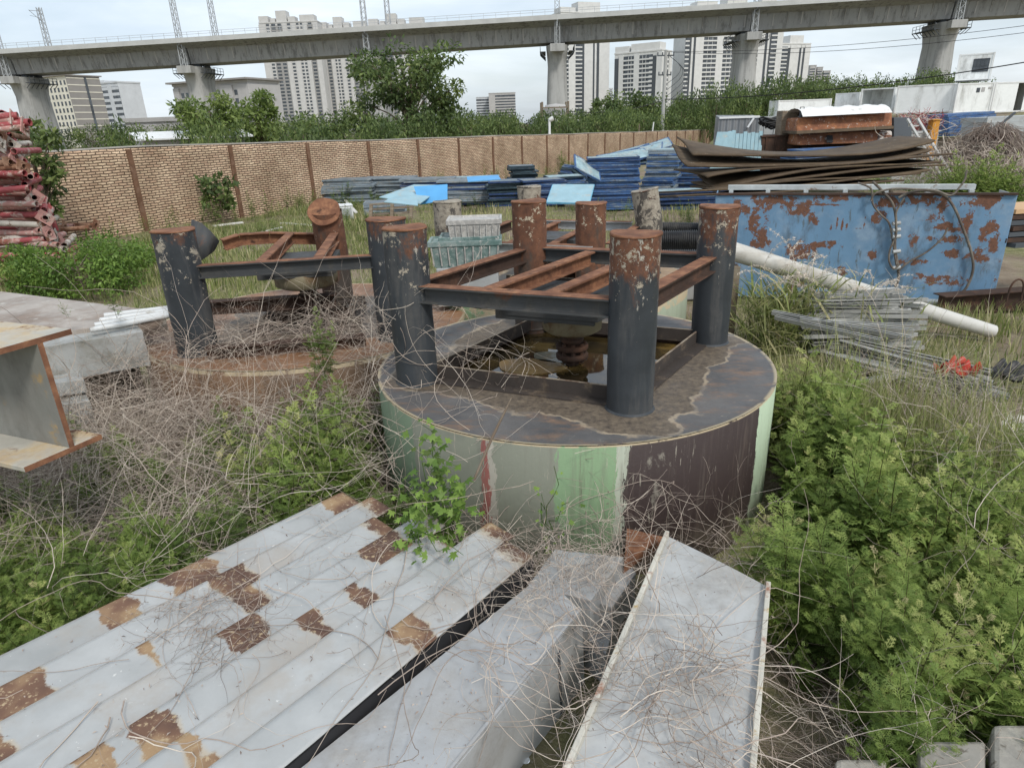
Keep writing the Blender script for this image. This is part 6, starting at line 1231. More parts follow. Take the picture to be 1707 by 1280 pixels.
def box_girder():
    zt = .47; a0, a1 = Z(476, 1300, zt), Z(906, 956, zt); b0, b1 = Z(735, 1300, zt), Z(966, 1016, zt)
    h = .42; o = thing('box_beam', tuple(b0 - A(0, 0, h)), 'long grey box beam lying beside the stepped sheet with its dark side exposed', 'box beam')
    ex = unit(a1 - a0); a0 = a0 - ex * .8; b0 = b0 - unit(b1 - b0) * .8
    b = MB(); n_ = 20; V = [];
    for i in range(n_ + 1):
        f = i / n_; V += [a0 + (a1 - a0) * f, b0 + (b1 - b0) * f]
    b.add(V, [(2 * i, 2 * i + 1, 2 * i + 3, 2 * i + 2) for i in range(n_)]); ob = b.build('top_plate', pg, o); ob.modifiers.new('s', 'SOLIDIFY').thickness = .008
    dn = A(.015, 0, -h); rt = A(.004, -.003, -.006)
    b = MB(); b.add([b0 + rt, b1 + rt, b1 + rt + dn, b0 + rt + dn], [(0, 1, 2, 3)]); ob = b.build('side_plate', peel('grey_side_sheet', (.42, .43, .43, 1), [dict(s=2, t=.62, c=(.3, .28, .25, 1), w=.12)], rough=.4, var=.1), o); ob.modifiers.new('s', 'SOLIDIFY').thickness = .008  # plain grey of its own, slightly lighter than the top plate
    b = MB(); b.bar(b0 + A(.003, 0, .002), b1 + A(.003, 0, .002), .012, .010); b.build('edge_fold', pg, o)
    b = MB(); p = b1 - unit(b1 - b0) * .22 + A(.012, -.008, 0); b.bar(p + A(0, 0, -.06), p + A(.01, 0, -h), .006, .02, unit(b1 - b0)); b.build('seam', M['bd'], o)
    b = MB(); b.add([a1 + A(0, 0, -.004), b1 + A(0, 0, -.004), b1 + dn, a1 + A(0, 0, -h)], [(0, 1, 2, 3)]); b.build('end_plate', M['galv'], o).modifiers.new('s', 'SOLIDIFY').thickness = .008
    # the next, lower box behind it and the brackets between
    zt = .45; c = [Z(880, 975, zt), Z(985, 1000, zt), Z(1040, 928, zt), Z(925, 915, zt)]; b = MB(); V = c + [q - A(0, 0, .32) for q in c]; b.add(V, [(0, 1, 2, 3), (7, 6, 5, 4)] + [(k, k + 4, (k + 1) % 4 + 4, (k + 1) % 4) for k in range(4)]); tag(b.build('box_beam', pg, None, tuple(V[5]), bev=.004), 'short grey box beam end under dry vines beyond the long box beam', 'box beam')
    for i, (pp, zt, h, l) in enumerate((([(985, 1000), (1020, 1012), (1060, 955), (1040, 925)], .36, .2, 'grey folded bracket with an orange rusted lip between the box beam and the channel sheet'), ([(1040, 940), (1075, 915), (1110, 895), (1045, 880)], .42, .06, 'rusty plate end poking up at the foot of the drum'), ([(975, 1060), (1010, 1090), (1030, 1020), (990, 1010)], .22, .2, 'grey bent piece low in the gap beside the box beam'))):
        c = [Z(x, y, zt) for x, y in pp]; b = MB(); V = c + [q - A(0, 0, h) for q in c]; b.add(V, [(0, 1, 2, 3), (7, 6, 5, 4)] + [(k, k + 4, (k + 1) % 4 + 4, (k + 1) % 4) for k in range(4)]); 
        if i == 0: s_ = MB()
        o_ = tag(b.build('steel_bracket', pg if i != 1 else M['rust'], None, tuple(V[4]), bev=.003), l, 'bracket')
        if i == 0: s_.bar(V[3] + A(0, 0, .005), V[0] + A(0, 0, .005), .03, .012); s_.build('rusty_lip', M['rust'], o_)
box_girder()
def channel_sheet():
    z = .50; c = [Z(940, 1300, z - .02), Z(1253, 1300, z - .02), Z(1280, 978, z), Z(1112, 893, z)]
    nl = c[0] - unit(c[3] - c[0]) * .5; nr = c[1] - unit(c[2] - c[1]) * .5; c[0], c[1] = nl, nr
    o = thing('channel_sheet', tuple(c[0] - A(0, 0, .1)), 'loose grey channel sheet with upturned edges lying aslant covered in dry vines', 'channel sheet')
    m = peel('pale_channel_sheet', (.45, .46, .455, 1), [dict(s=1.6, t=.55, c=(.40, .385, .36, 1), w=.12), dict(s=5, t=.70, c=(.50, .40, .24, 1), w=.05), dict(s=12, t=.73, c=(.24, .14, .085, 1), w=.02), dict(s=24, t=.68, c=(.64, .64, .62, 1), w=.04)], rough=.42, var=.10, spec=.45)
    n_, k_ = 26, 8; V = []
    for i in range(n_ + 1):
        f = i / n_
        for j in range(k_ + 1): g = j / k_; V.append((c[0] * (1 - g) + c[1] * g) * (1 - f) + (c[3] * (1 - g) + c[2] * g) * f + A(0, 0, .006 * math.sin(f * 8) * math.sin(g * 3.1)))
    b = MB(); b.add(V, [(i * (k_ + 1) + j, i * (k_ + 1) + j + 1, (i + 1) * (k_ + 1) + j + 1, (i + 1) * (k_ + 1) + j) for i in range(n_) for j in range(k_)]); ob = b.build('web_sheet', m, o); ob.modifiers.new('s', 'SOLIDIFY').thickness = .006
    em = peel('chalky_rusted_lip', (.55, .53, .46, 1), [dict(s=6, t=.58, c=(.34, .16, .10, 1), w=.06), dict(s=9, t=.62, c=(.5, .34, .12, 1), w=.06)], rough=.7)
    for p, q in ((c[0], c[3]), (c[1], c[2])):
        b = MB(); b.bar(p + A(0, 0, .016), q + A(0, 0, .016), .022, .036); b.build('upturned_lip', em, o, bev=.004)
        b = MB(); b.bar(p + A(0, 0, -.07), q + A(0, 0, -.07), .010, .13); b.build('side_flange', M['galv'], o)
channel_sheet()
M['dirtcon'] = peel('dirty_concrete', (.30, .285, .255, 1), [dict(s=4, t=.5, c=(.40, .38, .33, 1), c2=(.22, .2, .17, 1), w=.12), dict(s=14, t=.6, c=(.16, .14, .11, 1), w=.05)], rough=.9, var=.3, bs=.6)
# concrete pieces and litter at the lower right
for i, (x0, x1, y0, y1, z, l) in enumerate(((1392, 1480, 1262, 1340, .30, 'rounded grey concrete lump in the weeds before the channel sheet'), (1532, 1645, 1232, 1340, .34, 'squared pale concrete block among the weeds'), (1655, 1720, 1205, 1340, .36, 'last pale concrete block at the very edge of the weeds'))):
    c = [Z(x0, y1, z), Z(x1, y1, z), Z(x1, y0, z), Z(x0, y0, z)]; b = MB(); V = c + [q - A(0, 0, .35) for q in c]; b.add(V, [(0, 1, 2, 3), (7, 6, 5, 4)] + [(k, k + 4, (k + 1) % 4 + 4, (k + 1) % 4) for k in range(4)]); tag(b.build('concrete_block', M['dirtcon'], None, tuple(V[4]), bev=.02), l, 'concrete block')
def rag(px, py, z, sx, sy, nm, l, mt, cat):
    q = Z(px, py, z); n = 14; V = []
    for i in range(n + 1):
        for j in range(n + 1):
            a, c = i / n * 2 - 1, j / n * 2 - 1; V.append(q + A(a * sx * (1 + .2 * math.sin(4 * c)), c * sy * (1 + .2 * math.sin(5 * a)), .05 * math.sin(5 * a + 2 * c) + .04 * math.sin(9 * c - 3 * a) + .05 * (1 - a * a)))
    F = np.array([(i * (n + 1) + j, (i + 1) * (n + 1) + j, (i + 1) * (n + 1) + j + 1, i * (n + 1) + j + 1) for i in range(n) for j in range(n)]); o = link(nm, mkmesh(nm, np.array(V) - q, F, mt, smooth=True), None, tuple(q)); o.modifiers.new('s', 'SOLIDIFY').thickness = .006; tag(o, l, cat)
rag(1595, 618, .26, .17, .08, 'red_cloth', 'crumpled red cloth caught in the weeds by the end of the long pipe', flat('red_cloth', (.42, .045, .03, 1), .2, 6), 'cloth')
rag(1590, 760, .18, .14, .10, 'white_plastic_bag', 'crumpled white plastic scrap in the weeds', flat('white_plastic', (.7, .68, .64, 1)), 'plastic scrap')
rag(1690, 718, .15, .16, .08, 'white_plastic_bag', 'small white plastic scrap at the edge of the weeds below the red cloth', flat('white_plastic2', (.7, .66, .6, 1)), 'plastic scrap')
rag(1680, 625, .16, .25, .12, 'black_plastic', 'crumpled black plastic sheet beside the red cloth', M['black'], 'plastic scrap')
rag(1648, 748, .12, .2, .1, 'black_plastic', 'crumpled grey black plastic beside the larger white scrap', M['bd'], 'plastic scrap')
# channel iron with a lifting loop by the end of the blue box
a, c = Z(1560, 520, .06), Z(1760, 505, .06); b = MB(); b.ibeam(A(a[0], a[1], .16), A(c[0], c[1], .16), .22, .26); o = tag(b.build('steel_joist', M['rustdark'], None, tuple(a)), 'rusty steel joist with a wire lifting loop beside the blue box', 'steel joist')
q = Z(1690, 500, .3); b = MB(); s_ = np.linspace(0, math.pi, 14); b.tube(np.stack([q[0] + .09 * np.cos(s_), q[1] + 0 * s_, q[2] - .02 + .28 * np.sin(s_) ** .5], 1), .012, 6); b.build('lifting_loop', M['rustdark'], o)
# ------------------------------------------------------------------ weeds
def lobeleaf(nl=4, ln=.46, wd=.021):
    V = []; F = []
    def lobe(b, ang, l, w, z0, z1):
        d = A(math.cos(ang), math.sin(ang), 0); s_ = A(-d[1], d[0], 0); k = len(V); m = b + d * l * .5
        V.extend([b + A(0, 0, z0), m + s_ * w + A(0, 0, (z0 + z1) / 2 + .015), b + d * l + A(0, 0, z1), m - s_ * w + A(0, 0, (z0 + z1) / 2 + .015)]); F.append([k, k + 3, k + 2, k + 1])
    k = len(V); V.extend([A(0, .010, 0), A(0, -.010, 0), A(.78, -.014, -.12), A(.78, .014, -.12)]); F.append([k, k + 1, k + 2, k + 3])
    for i in range(nl):
        x = .22 + .50 * i / max(1, nl - 1); dz = -.2 * x * x
        for s_ in (-1, 1):
            l = ln * (1.1 - .35 * i / nl); lobe(A(x, 0, dz), s_ * .72, l, wd, 0, -.08)
            for f, a2, m in ((.42, .15, .55), (.55, 1.25, .42)):
                lobe(A(x + math.cos(.72) * l * f, s_ * math.sin(.72) * l * f, dz - .03), s_ * a2, l * m, wd * .8, 0, -.05)
    lobe(A(.70, 0, -.10), 0, .32, wd, 0, -.1); lobe(A(.76, 0, -.11), .5, .2, wd * .8, 0, -.06); lobe(A(.76, 0, -.11), -.5, .2, wd * .8, 0, -.06); return np.array(V), np.array(F)
MUGL = lobeleaf(4, .44, .027); MUGW = lobeleaf(3, .42, .05)
MUGS = (A((0, 0, 0), (.4, .10, .04), (1, 0, -.1), (.4, -.10, .04), (.25, 0, 0), (.62, .34, -.02), (.55, .22, 0), (.45, .1, .02), (.25, 0, 0), (.45, -.1, .02), (.55, -.22, 0), (.62, -.34, -.02)), np.array([[0, 1, 2, 3], [4, 7, 6, 5], [8, 11, 10, 9]]))
def weed(rng, h, nleaf, leaf, ls, branches=5, spread=.28, tone=.5):
    fb = FB(); K = 7; stems = []; lean = rng.normal(size=2) * .10 * h
    def path(p0, d, L_):
        pts = [p0]; dd = d
        for k in range(K - 1): dd = unit(dd + A(0, 0, .12) + rng.normal(size=3) * .05); pts.append(pts[-1] + dd * L_ / (K - 1))
        return np.array(pts)
    main = path(A(0, 0, 0), unit(A(lean[0], lean[1], h)), h); stems.append((main, .006 * h, nleaf, 1.0, .12))
    for b in range(branches):
        f = .12 + .55 * b / branches; i = min(K - 1, int(f * (K - 1))); az = b * 2.4 + rng.uniform(0, 1)
        stems.append((path(main[i], unit(A(math.cos(az) * spread * 3, math.sin(az) * spread * 3, 1)), h * (.75 - .5 * f) * rng.uniform(.7, 1.1)), .0035 * h, int(nleaf * .55), .8, .05))
    for pth, r, n, sc, f0 in stems:
        V, F = qtubes(pth[None], np.linspace(r, r * .35, K)[None], 3); fb.add(V, F, .06)
        t = f0 + (1 - f0) * (np.arange(n) + rng.random(n)) / n; x = t * (K - 1); i = np.clip(x.astype(int), 0, K - 2); O = pth[i] + (pth[i + 1] - pth[i]) * (x - i)[:, None]
        az = np.arange(n) * 2.4 + rng.normal(size=n) * .3; el = np.radians(8 + 50 * t ** 2 + rng.normal(size=n) * 12)
        d = np.stack([np.cos(az) * np.cos(el), np.sin(az) * np.cos(el), np.sin(el)], 1); nn = np.stack([-np.cos(az) * np.sin(el), -np.sin(az) * np.sin(el), np.cos(el)], 1) + rng.normal(size=(n, 3)) * .2
        s_ = ls * sc * (1.1 - .65 * t) * rng.uniform(.75, 1.25, n); V, F = inst(*leaf, rots(d, nn) * s_[:, None, None], O)
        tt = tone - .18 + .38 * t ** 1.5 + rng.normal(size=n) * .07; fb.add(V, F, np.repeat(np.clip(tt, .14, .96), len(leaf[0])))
    return fb.arr()
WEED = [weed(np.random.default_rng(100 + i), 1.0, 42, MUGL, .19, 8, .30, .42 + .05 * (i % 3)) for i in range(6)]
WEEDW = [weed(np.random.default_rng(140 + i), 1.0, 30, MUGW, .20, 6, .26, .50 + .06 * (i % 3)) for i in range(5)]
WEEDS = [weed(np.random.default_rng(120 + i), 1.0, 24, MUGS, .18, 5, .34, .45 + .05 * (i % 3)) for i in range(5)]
def inpoly(x, y, poly):
    c = np.zeros(len(x), bool); n = len(poly)
    for i in range(n):
        (x0, y0), (x1, y1) = poly[i], poly[(i + 1) % n]; m = ((y0 > y) != (y1 > y)) & (x < (x1 - x0) * (y - y0) / ((y1 - y0) or 1e-9) + x0); c ^= m
    return c
def sample(poly, n, excl=()):
    p = np.array(poly); out = []
    while sum(map(len, out)) < n:
        q = G.uniform(p.min(0), p.max(0), (n * 2, 2)); m = inpoly(q[:, 0], q[:, 1], poly)
        for cx, cy, r in excl: m &= (q[:, 0] - cx) ** 2 + (q[:, 1] - cy) ** 2 > r * r
        out.append(q[m])
    return np.concatenate(out)[:n]
DRUMS = [(C1[0], C1[1], 1.45), (C2[0], C2[1], 1.5), (C3[0], C3[1], 1.6)]
def plants(name, pts, hs, lib, kind='stuff', label=None, mat='mug', tilt=.12, z=None, tone=0):
    fb = FB()
    for (x, y), h in zip(pts, hs):
        V, F, T = lib[G.integers(len(lib))]; a = G.uniform(0, 6.28); c, s_ = math.cos(a) * h, math.sin(a) * h; w = G.uniform(.8, 1.15)
        X = V @ A((c * w, s_ * w, 0), (-s_ * w, c * w, 0), (G.normal() * tilt * h, G.normal() * tilt * h, h)); fb.add(X + A(x, y, float(gh(x, y)) - .01 if z is None else z), F, np.where(T > .1, np.clip(T + G.normal() * .11 + tone, .13, 1), T))
    return tag(link(name, fb.mesh(name, M[mat])), label, None, None, kind)
# thick mugwort to the right of the main drum
RP1 = [(1.38, 2.75), (1.62, 3.2), (1.9, 3.9), (2.0, 4.7), (1.9, 5.6), (1.6, 6.0), (2.7, 5.7), (3.7, 5.0), (3.9, 4.2), (3.2, 2.9), (2.3, 1.7), (1.4, 1.75), (1.38, 2.3)]
p = sample(RP1, 350, DRUMS); dd = np.hypot(p[:, 0] - C1[0], p[:, 1] - C1[1]) - 1.43; bare = np.exp(-((p[:, 0] - 3.3) ** 2 + (p[:, 1] - 4.7) ** 2) / .7)
hh = (.88 - .22 * sst(.3, 1.6, dd)) * G.uniform(.45, 1.15, len(p)) * (1 - .65 * bare); hh = np.where(np.hypot(p[:, 0] - 1.2, p[:, 1] - 2.25) < .35, hh * .5, hh); hh = np.where(p[:, 1] > 5.2, hh * .62, hh)
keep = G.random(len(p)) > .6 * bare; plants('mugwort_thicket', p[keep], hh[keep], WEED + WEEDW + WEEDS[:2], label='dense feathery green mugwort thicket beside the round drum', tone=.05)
# weeds left of the drum, under the dead tangle
LP1 = [(-3.9, 2.9), (-2.5, 2.35), (-1.75, 3.0), (-1.15, 3.62), (-.55, 3.35), (-.75, 3.8), (-1.05, 4.3), (-1.1, 5.0), (-2.2, 5.0), (-3.4, 4.6)]
p = sample(LP1, 150, DRUMS); hh = G.uniform(.3, .62, len(p)) * np.where((p[:, 0] > -1.7) & (p[:, 1] > 3.3), 1.15, 1.0); plants('mugwort_thicket', p, hh, WEED, label='green mugwort growing up through dead stems left of the drum', tone=-.08)
p = sample([(-3.6, 3.1), (-2.5, 2.2), (-1.75, 2.75), (-1.9, 3.3), (-2.9, 3.5)], 90); plants('mugwort_thicket', p, G.uniform(.35, .6, len(p)), WEED, label='green mugwort beside the edge of the stepped steel sheet', tone=-.05)
p = np.array([(-1.30, 3.95), (-1.5, 3.75), (-1.7, 3.95), (-1.62, 4.4), (-1.45, 4.5), (-1.35, 3.7), (-1.75, 4.3), (-1.22, 4.10), (-1.36, 4.25), (-1.15, 3.85), (-1.42, 4.05), (-1.28, 4.4), (-1.55, 4.2)]); plants('mugwort_thicket', p, G.uniform(.70, .95, len(p)), WEED + WEEDW, label='taller green mugwort clump against the left side of the drum')
# dead stem tangle
def _pl(pts, z): return [tuple(Z(x, y, z)[:2]) for x, y in pts]
SHEETS = [(_pl([(-40, 1118), (566, 826), (884, 930), (455, 1292), (-60, 1500)], .52), .548), (_pl([(500, 1300), (928, 962), (966, 1016), (735, 1300)], .47), .485), (_pl([(880, 975), (985, 1000), (1040, 928), (925, 915)], .45), .462), (_pl([(900, 1360), (1250, 1360), (1280, 978), (1112, 893)], .5), .512)]
def sheetfloor(x, y):
    z = gh(x, y) + .0
    for p, h in SHEETS: z = np.where(inpoly(x, y, p), h, z)
    return z
def tangle(name, lab, poly, n, hfun, L_=(.35, .9), r=(.0026, .0010), K=10, up=.35, excl=(), curl=.35, tint=(.2, 1), grav=.02, z0=None, dirb=None, wig=.5, kind='stuff', sheet=False):
    q = sample(poly, n, excl); g = gh(q[:, 0], q[:, 1]) if z0 is None else np.full(n, z0); hm = hfun(q[:, 0], q[:, 1]); st = np.stack([q[:, 0], q[:, 1], g + .02 + hm * G.random(n) ** .7], 1)
    d = G.normal(size=(n, 3)) * A(1, 1, up); 
    if dirb is not None: d = d + np.asarray(dirb)
    fb = FB(); fl = sheetfloor if sheet else (lambda x, y: gh(x, y)) if z0 is None else (lambda x, y: np.full(len(x), z0)); r = (r[0] * .85, r[0] * .22); tn = G.uniform(*tint, n); Pt = twigs(fb, st, d, K, np.mean(L_) / K, curl, grav, r[0], r[1], tn, fl, wig=wig)
    m = int(n * 1.1); pi = G.integers(n, size=m); pk = G.integers(2, K - 1, size=m); pd = unit(Pt[pi, pk] - Pt[pi, pk - 1])
    twigs(fb, Pt[pi, pk], pd + G.normal(size=(m, 3)) * .55, 6, np.mean(L_) / K * .7, curl, grav, r[0] * .55, r[0] * .16, np.clip(tn[pi] - .05, 0, 1), fl, wig=.5)
    m = int(n * 1.3); pi = G.integers(n, size=m); pk = G.integers(1, K, size=m); V, F = inst(LEAF[0] * A(1, .7, 1), LEAF[1], rots(G.normal(size=(m, 3)), G.normal(size=(m, 3))) * G.uniform(.006, .020, (m, 1, 1)), Pt[pi, pk]); fb.add(V, F, np.repeat(G.uniform(.0, .55, m), 4)); return tag(link(name, fb.mesh(name, M['twig'])), lab, None, None, kind)
TP1 = [(-3.7, 3.6), (-2.6, 3.0), (-1.9, 3.3), (-1.25, 3.75), (-.95, 4.2), (-1.0, 5.1), (-1.3, 5.35), (-3.6, 5.3), (-4.2, 4.6)]
hT = lambda x, y: .20 + .42 * sst(3.2, 4.6, y) * sst(-4.6, -2.2, x)
tangle('dead_stems', 'dense tangle of dead tan weed stems before the rusty drum', TP1, 3300, hT, (.4, .85), (.0022, .0008), 10, .45, [(C1[0], C1[1], 1.43)])
tangle('dead_stems', 'darker dead stems deep in the weeds left of the stepped sheet', [(-3.6, 3.2), (-2.5, 2.5), (-1.8, 2.95), (-1.1, 3.6), (-1.3, 4.1), (-3.2, 3.9)], 700, lambda x, y: .12 + .45 * G.random(len(x)), (.5, 1.1), (.0024, .0009), 10, .6, tint=(.2, 1))
tangle('dead_stems', 'long pale arching stems over the dead tangle', [(-3.4, 3.3), (-1.2, 3.7), (-1.1, 4.8), (-3.0, 5.0)], 260, lambda x, y: .25 + .45 * G.random(len(x)), (1.0, 1.9), (.0036, .0014), 16, .9, tint=(.5, 1), curl=.2, grav=.05)
tangle('dead_stems', 'dead stems covering the top of the half buried rusty drum', [(-3.4, 5.2), (-1.2, 5.2), (-.7, 5.8), (-.8, 6.6), (-1.2, 6.3), (-3.2, 6.3)], 700, lambda x, y: .05 + .26 * G.random(len(x)), (.3, .8), (.0024, .0009), 9, .5, z0=.73)
tangle('dead_stems', 'dead stems hanging from the grey girders', [(-4.2, 4.4), (-2.7, 4.4), (-2.4, 5.6), (-3.6, 5.6)], 900, lambda x, y: .35 + .45 * G.random(len(x)), (.4, .9), (.0030, .0011), 9, .5)
# thin vines over the front corner column of the main drum
tangle('dry_vines', 'thin arching dry vines caught on the front corner column of the green drum', [(-1.0, 4.15), (-.2, 3.75), (.15, 3.8), (-.2, 4.4), (-.8, 4.7)], 62, lambda x, y: .05 + .6 * G.random(len(x)) ** 1.6, (.7, 1.3), (.0026, .0009), 16, .9, curl=.26, tint=(.45, 1), grav=.035, z0=.91, wig=.25)
tangle('dry_vines', 'dry vines trailing down the green side of the drum', [(-.95, 3.75), (-.5, 3.3), (.3, 3.05), (.5, 3.18), (-.3, 3.5), (-.8, 3.95)], 130, lambda x, y: .2 + .7 * G.random(len(x)), (.6, 1.3), (.0026, .0009), 14, 1.0, excl=[(C1[0], C1[1], 1.44)], tint=(.4, 1), grav=.06, wig=.3, curl=.22)
# vines over the foreground sheets
zp = .545
pw = lambda pts: [tuple(Z(x, y, .53)[:2]) for x, y in pts]
zero = lambda x, y: np.zeros(len(x)) + .0
def flatv(lab, px, n, L_, r, K=14, hz=.03, tint=(.2, .9), curl=.32, dirb=None, up=.12):
    tangle('dry_vines', lab, pw(px), n, lambda x, y: hz * G.random(len(x)), L_, r, K, up, curl=curl, tint=tint, grav=.10, z0=zp, dirb=dirb, wig=.42, sheet=True)
flatv('fine dry vine threads strewn over the stepped steel sheet', [(200, 1000), (520, 840), (880, 930), (800, 1080), (380, 1180)], 95, (.2, .5), (.0017, .0007))
flatv('fine dry vine threads bunched in the middle of the stepped sheet', [(230, 1020), (400, 960), (480, 1060), (330, 1140)], 120, (.15, .35), (.0016, .0006), tint=(.05, .7))
flatv('a few long wandering dry vines across the stepped sheet', [(0, 1180), (300, 960), (620, 860), (860, 960), (640, 1180), (200, 1250)], 22, (.9, 1.7), (.0030, .0012), 22, .04, (.3, 1), .3)
flatv('dense dry vine mat on the short box beam end', [(820, 990), (900, 890), (1040, 910), (1010, 1000), (900, 1010)], 190, (.2, .45), (.0017, .0007), 12, .08, (.2, 1), .6, None, .25)
flatv('dry vines looping across the long box beam', [(760, 1100), (880, 980), (1000, 1000), (960, 1120), (800, 1200)], 42, (.5, 1.1), (.0024, .0009), 20, .05, (.3, 1), .4)
flatv('dense dry vine mat over the loose channel sheet', [(1010, 1130), (1080, 1050), (1250, 1070), (1235, 1290), (1080, 1290)], 110, (.25, .6), (.0017, .0007), 14, .05, (.0, .9), .6, None, .12)
flatv('long dry vines running across the loose channel sheet', [(960, 1180), (1080, 1020), (1260, 1060), (1240, 1290), (1010, 1290)], 46, (.7, 1.3), (.0028, .0011), 20, .06, (.4, 1), .35, (.4, -.5, 0))
tangle('dry_vines', 'wiry dry vines bunched against the dark foot of the drum', [(.15, 2.95), (.5, 2.7), (1.1, 2.75), (1.45, 3.1), (1.0, 3.15), (.4, 3.15)], 260, lambda x, y: .25 + .4 * G.random(len(x)), (.35, .8), (.0020, .0008), 13, .8, excl=[(C1[0], C1[1], 1.44)], tint=(.1, .9), curl=.35)
tangle('dry_vines', 'dry vines filling the gap between the box beam and the channel sheet', [(.25, 1.7), (.6, 2.4), (.75, 2.6), (.35, 2.5), (.1, 1.7)], 60, lambda x, y: .2 + .35 * G.random(len(x)), (.5, 1.0), (.0026, .0010), 13, .8, tint=(.2, 1))
def litter(n=900):
    pts = []
    for p, h in SHEETS:
        q = sample(p, n // 4); pts.append(np.stack([q[:, 0], q[:, 1], np.full(len(q), h + .002)], 1))
    O = np.concatenate(pts); m = len(O); fb = FB(); V, F = inst(LEAF[0] * A(1, .8, 2), LEAF[1], rots(G.normal(size=(m, 3)) * A(1, 1, .15), A(0, 0, 1) + G.normal(size=(m, 3)) * .35) * G.uniform(.005, .022, (m, 1, 1)) * G.uniform(.5, 1, (m, 1, 1)), O); fb.add(V, F, np.repeat(G.uniform(0, .75, m), 4))
    tag(link('leaf_litter', fb.mesh('leaf_litter', M['twig'])), 'tiny dry leaf scraps scattered over the grey steel sheets', None, None, 'stuff')
litter()
# dead stems through the right thicket and bare litter
tangle('dead_stems', 'dead pale stems standing through the mugwort at the edge', [(2.2, 2.0), (3.0, 2.8), (3.9, 4.2), (4.2, 5.4), (3.0, 6.0), (2.6, 4.4)], 620, lambda x, y: .1 + .4 * G.random(len(x)), (.5, 1.2), (.0030, .0010), 11, .8, tint=(.2, 1))
tangle('dead_stems', 'dry litter of stems around the concrete blocks', [(1.0, 1.3), (1.3, 2.5), (1.9, 2.0), (2.6, 2.0), (1.8, 1.1)], 620, lambda x, y: .03 + .22 * G.random(len(x)), (.4, .9), (.0026, .0010), 11, .3, tint=(.1, 1))
tangle('dead_stems', 'long pale arching stems leaning over the mugwort', [(1.9, 2.2), (2.6, 2.4), (3.4, 4.0), (3.6, 5.6), (2.4, 5.6), (2.2, 4.0)], 80, lambda x, y: .35 + .4 * G.random(len(x)), (.7, 1.3), (.0034, .0010), 14, 1.0, tint=(.6, 1), grav=.07)
# meadow grass
BL = (A((0, -.03, 0), (0, .03, 0), (.10, .022, .55), (.10, -.022, .55), (.34, .0, .95), (.34, -.004, .95)), np.array([[0, 1, 2, 3], [3, 2, 4, 5]]))
def grass(name, lab, poly, n, h, tint, wid=1.0, excl=()):
    q = sample(poly, n, excl); a = G.uniform(0, 6.28, n); hs = G.uniform(.5, 1.3, n) * h; patch = np.sin(q[:, 0] * 1.3 + q[:, 1] * .7) * .5 + np.sin(q[:, 0] * .5 - q[:, 1] * 1.1) * .5; hs *= 1 + .45 * patch
    c, s_ = np.cos(a), np.sin(a); Ms = np.zeros((n, 3, 3)); Ms[:, 0, 0] = c; Ms[:, 1, 0] = s_; Ms[:, 0, 1] = -s_; Ms[:, 1, 1] = c; Ms[:, 2, 2] = 1; Ms *= hs[:, None, None]; Ms[:, :, 1] *= wid
    V, F = inst(*BL, Ms, np.stack([q[:, 0], q[:, 1], gh(q[:, 0], q[:, 1]) - .01], 1)); fb = FB(); fb.add(V, F, np.repeat(np.clip(G.uniform(*tint, n) + patch * .08, 0, 1), 6)); return tag(link(name, fb.mesh(name, M['grass'])), lab, None, None, 'stuff')
w0, w1, w2 = wallxy(-1.5), wallxy(4), wallxy(9)
grass('grass', 'green meadow grass between the rusty drum and the brick wall', [(-8.5, 7.2), (-4, 7.6), (-.2, 8.6), (0, 12), (-2, 18), (-5, 24), tuple(w1 - A(1.0, .3)), tuple(wallxy(0) + A(1, -1.2)), (-11, 13)], 42000, .17, (.15, 1.0), 1.5, DRUMS)
grass('grass', 'short dry yellow grass on the yard around the far drum', [(-2, 9), (4, 10), (9, 16), (8, 24), (0, 22), (-4, 26), (-2, 18)], 12000, .16, (.45, 1), 1.6, DRUMS)
grass('grass', 'sparse dry grass around the blue box and the slotted channels', [(1.8, 6.2), (3.6, 5.8), (5.6, 7.2), (7, 7.5), (5.5, 9), (2.2, 9.4)], 2600, .14, (.5, 1), 1.2, DRUMS)
# yellow plumed grass in the thicket
grass('grass', 'patchy rough grass over the open yard beyond the thicket', [(3.4, 2.0), (9, 2.0), (10, 10), (6, 9), (4.2, 6.5), (4.2, 4.6)], 7000, .16, (.2, 1), 1.4)
grass('grass', 'patchy rough grass around the girders and H beam', [(-9, 1.0), (-2.6, 1.2), (-3.4, 3.4), (-4.6, 5.5), (-8, 7.5)], 6000, .16, (.2, 1), 1.4)
grass('grass', 'fresh green grass blades rising through the mugwort', [(1.6, 2.2), (2.6, 2.2), (3.7, 4.4), (2.9, 4.9), (2.1, 5.0), (2.1, 3.6)], 2400, .72, (.45, .9), .11, DRUMS)
grass('grass', 'dry straw coloured grass mixed in the mugwort', [(2.0, 3.4), (3.0, 3.0), (3.7, 4.4), (3.0, 5.0), (2.1, 5.2)], 1900, .48, (.4, 1), .22, DRUMS)
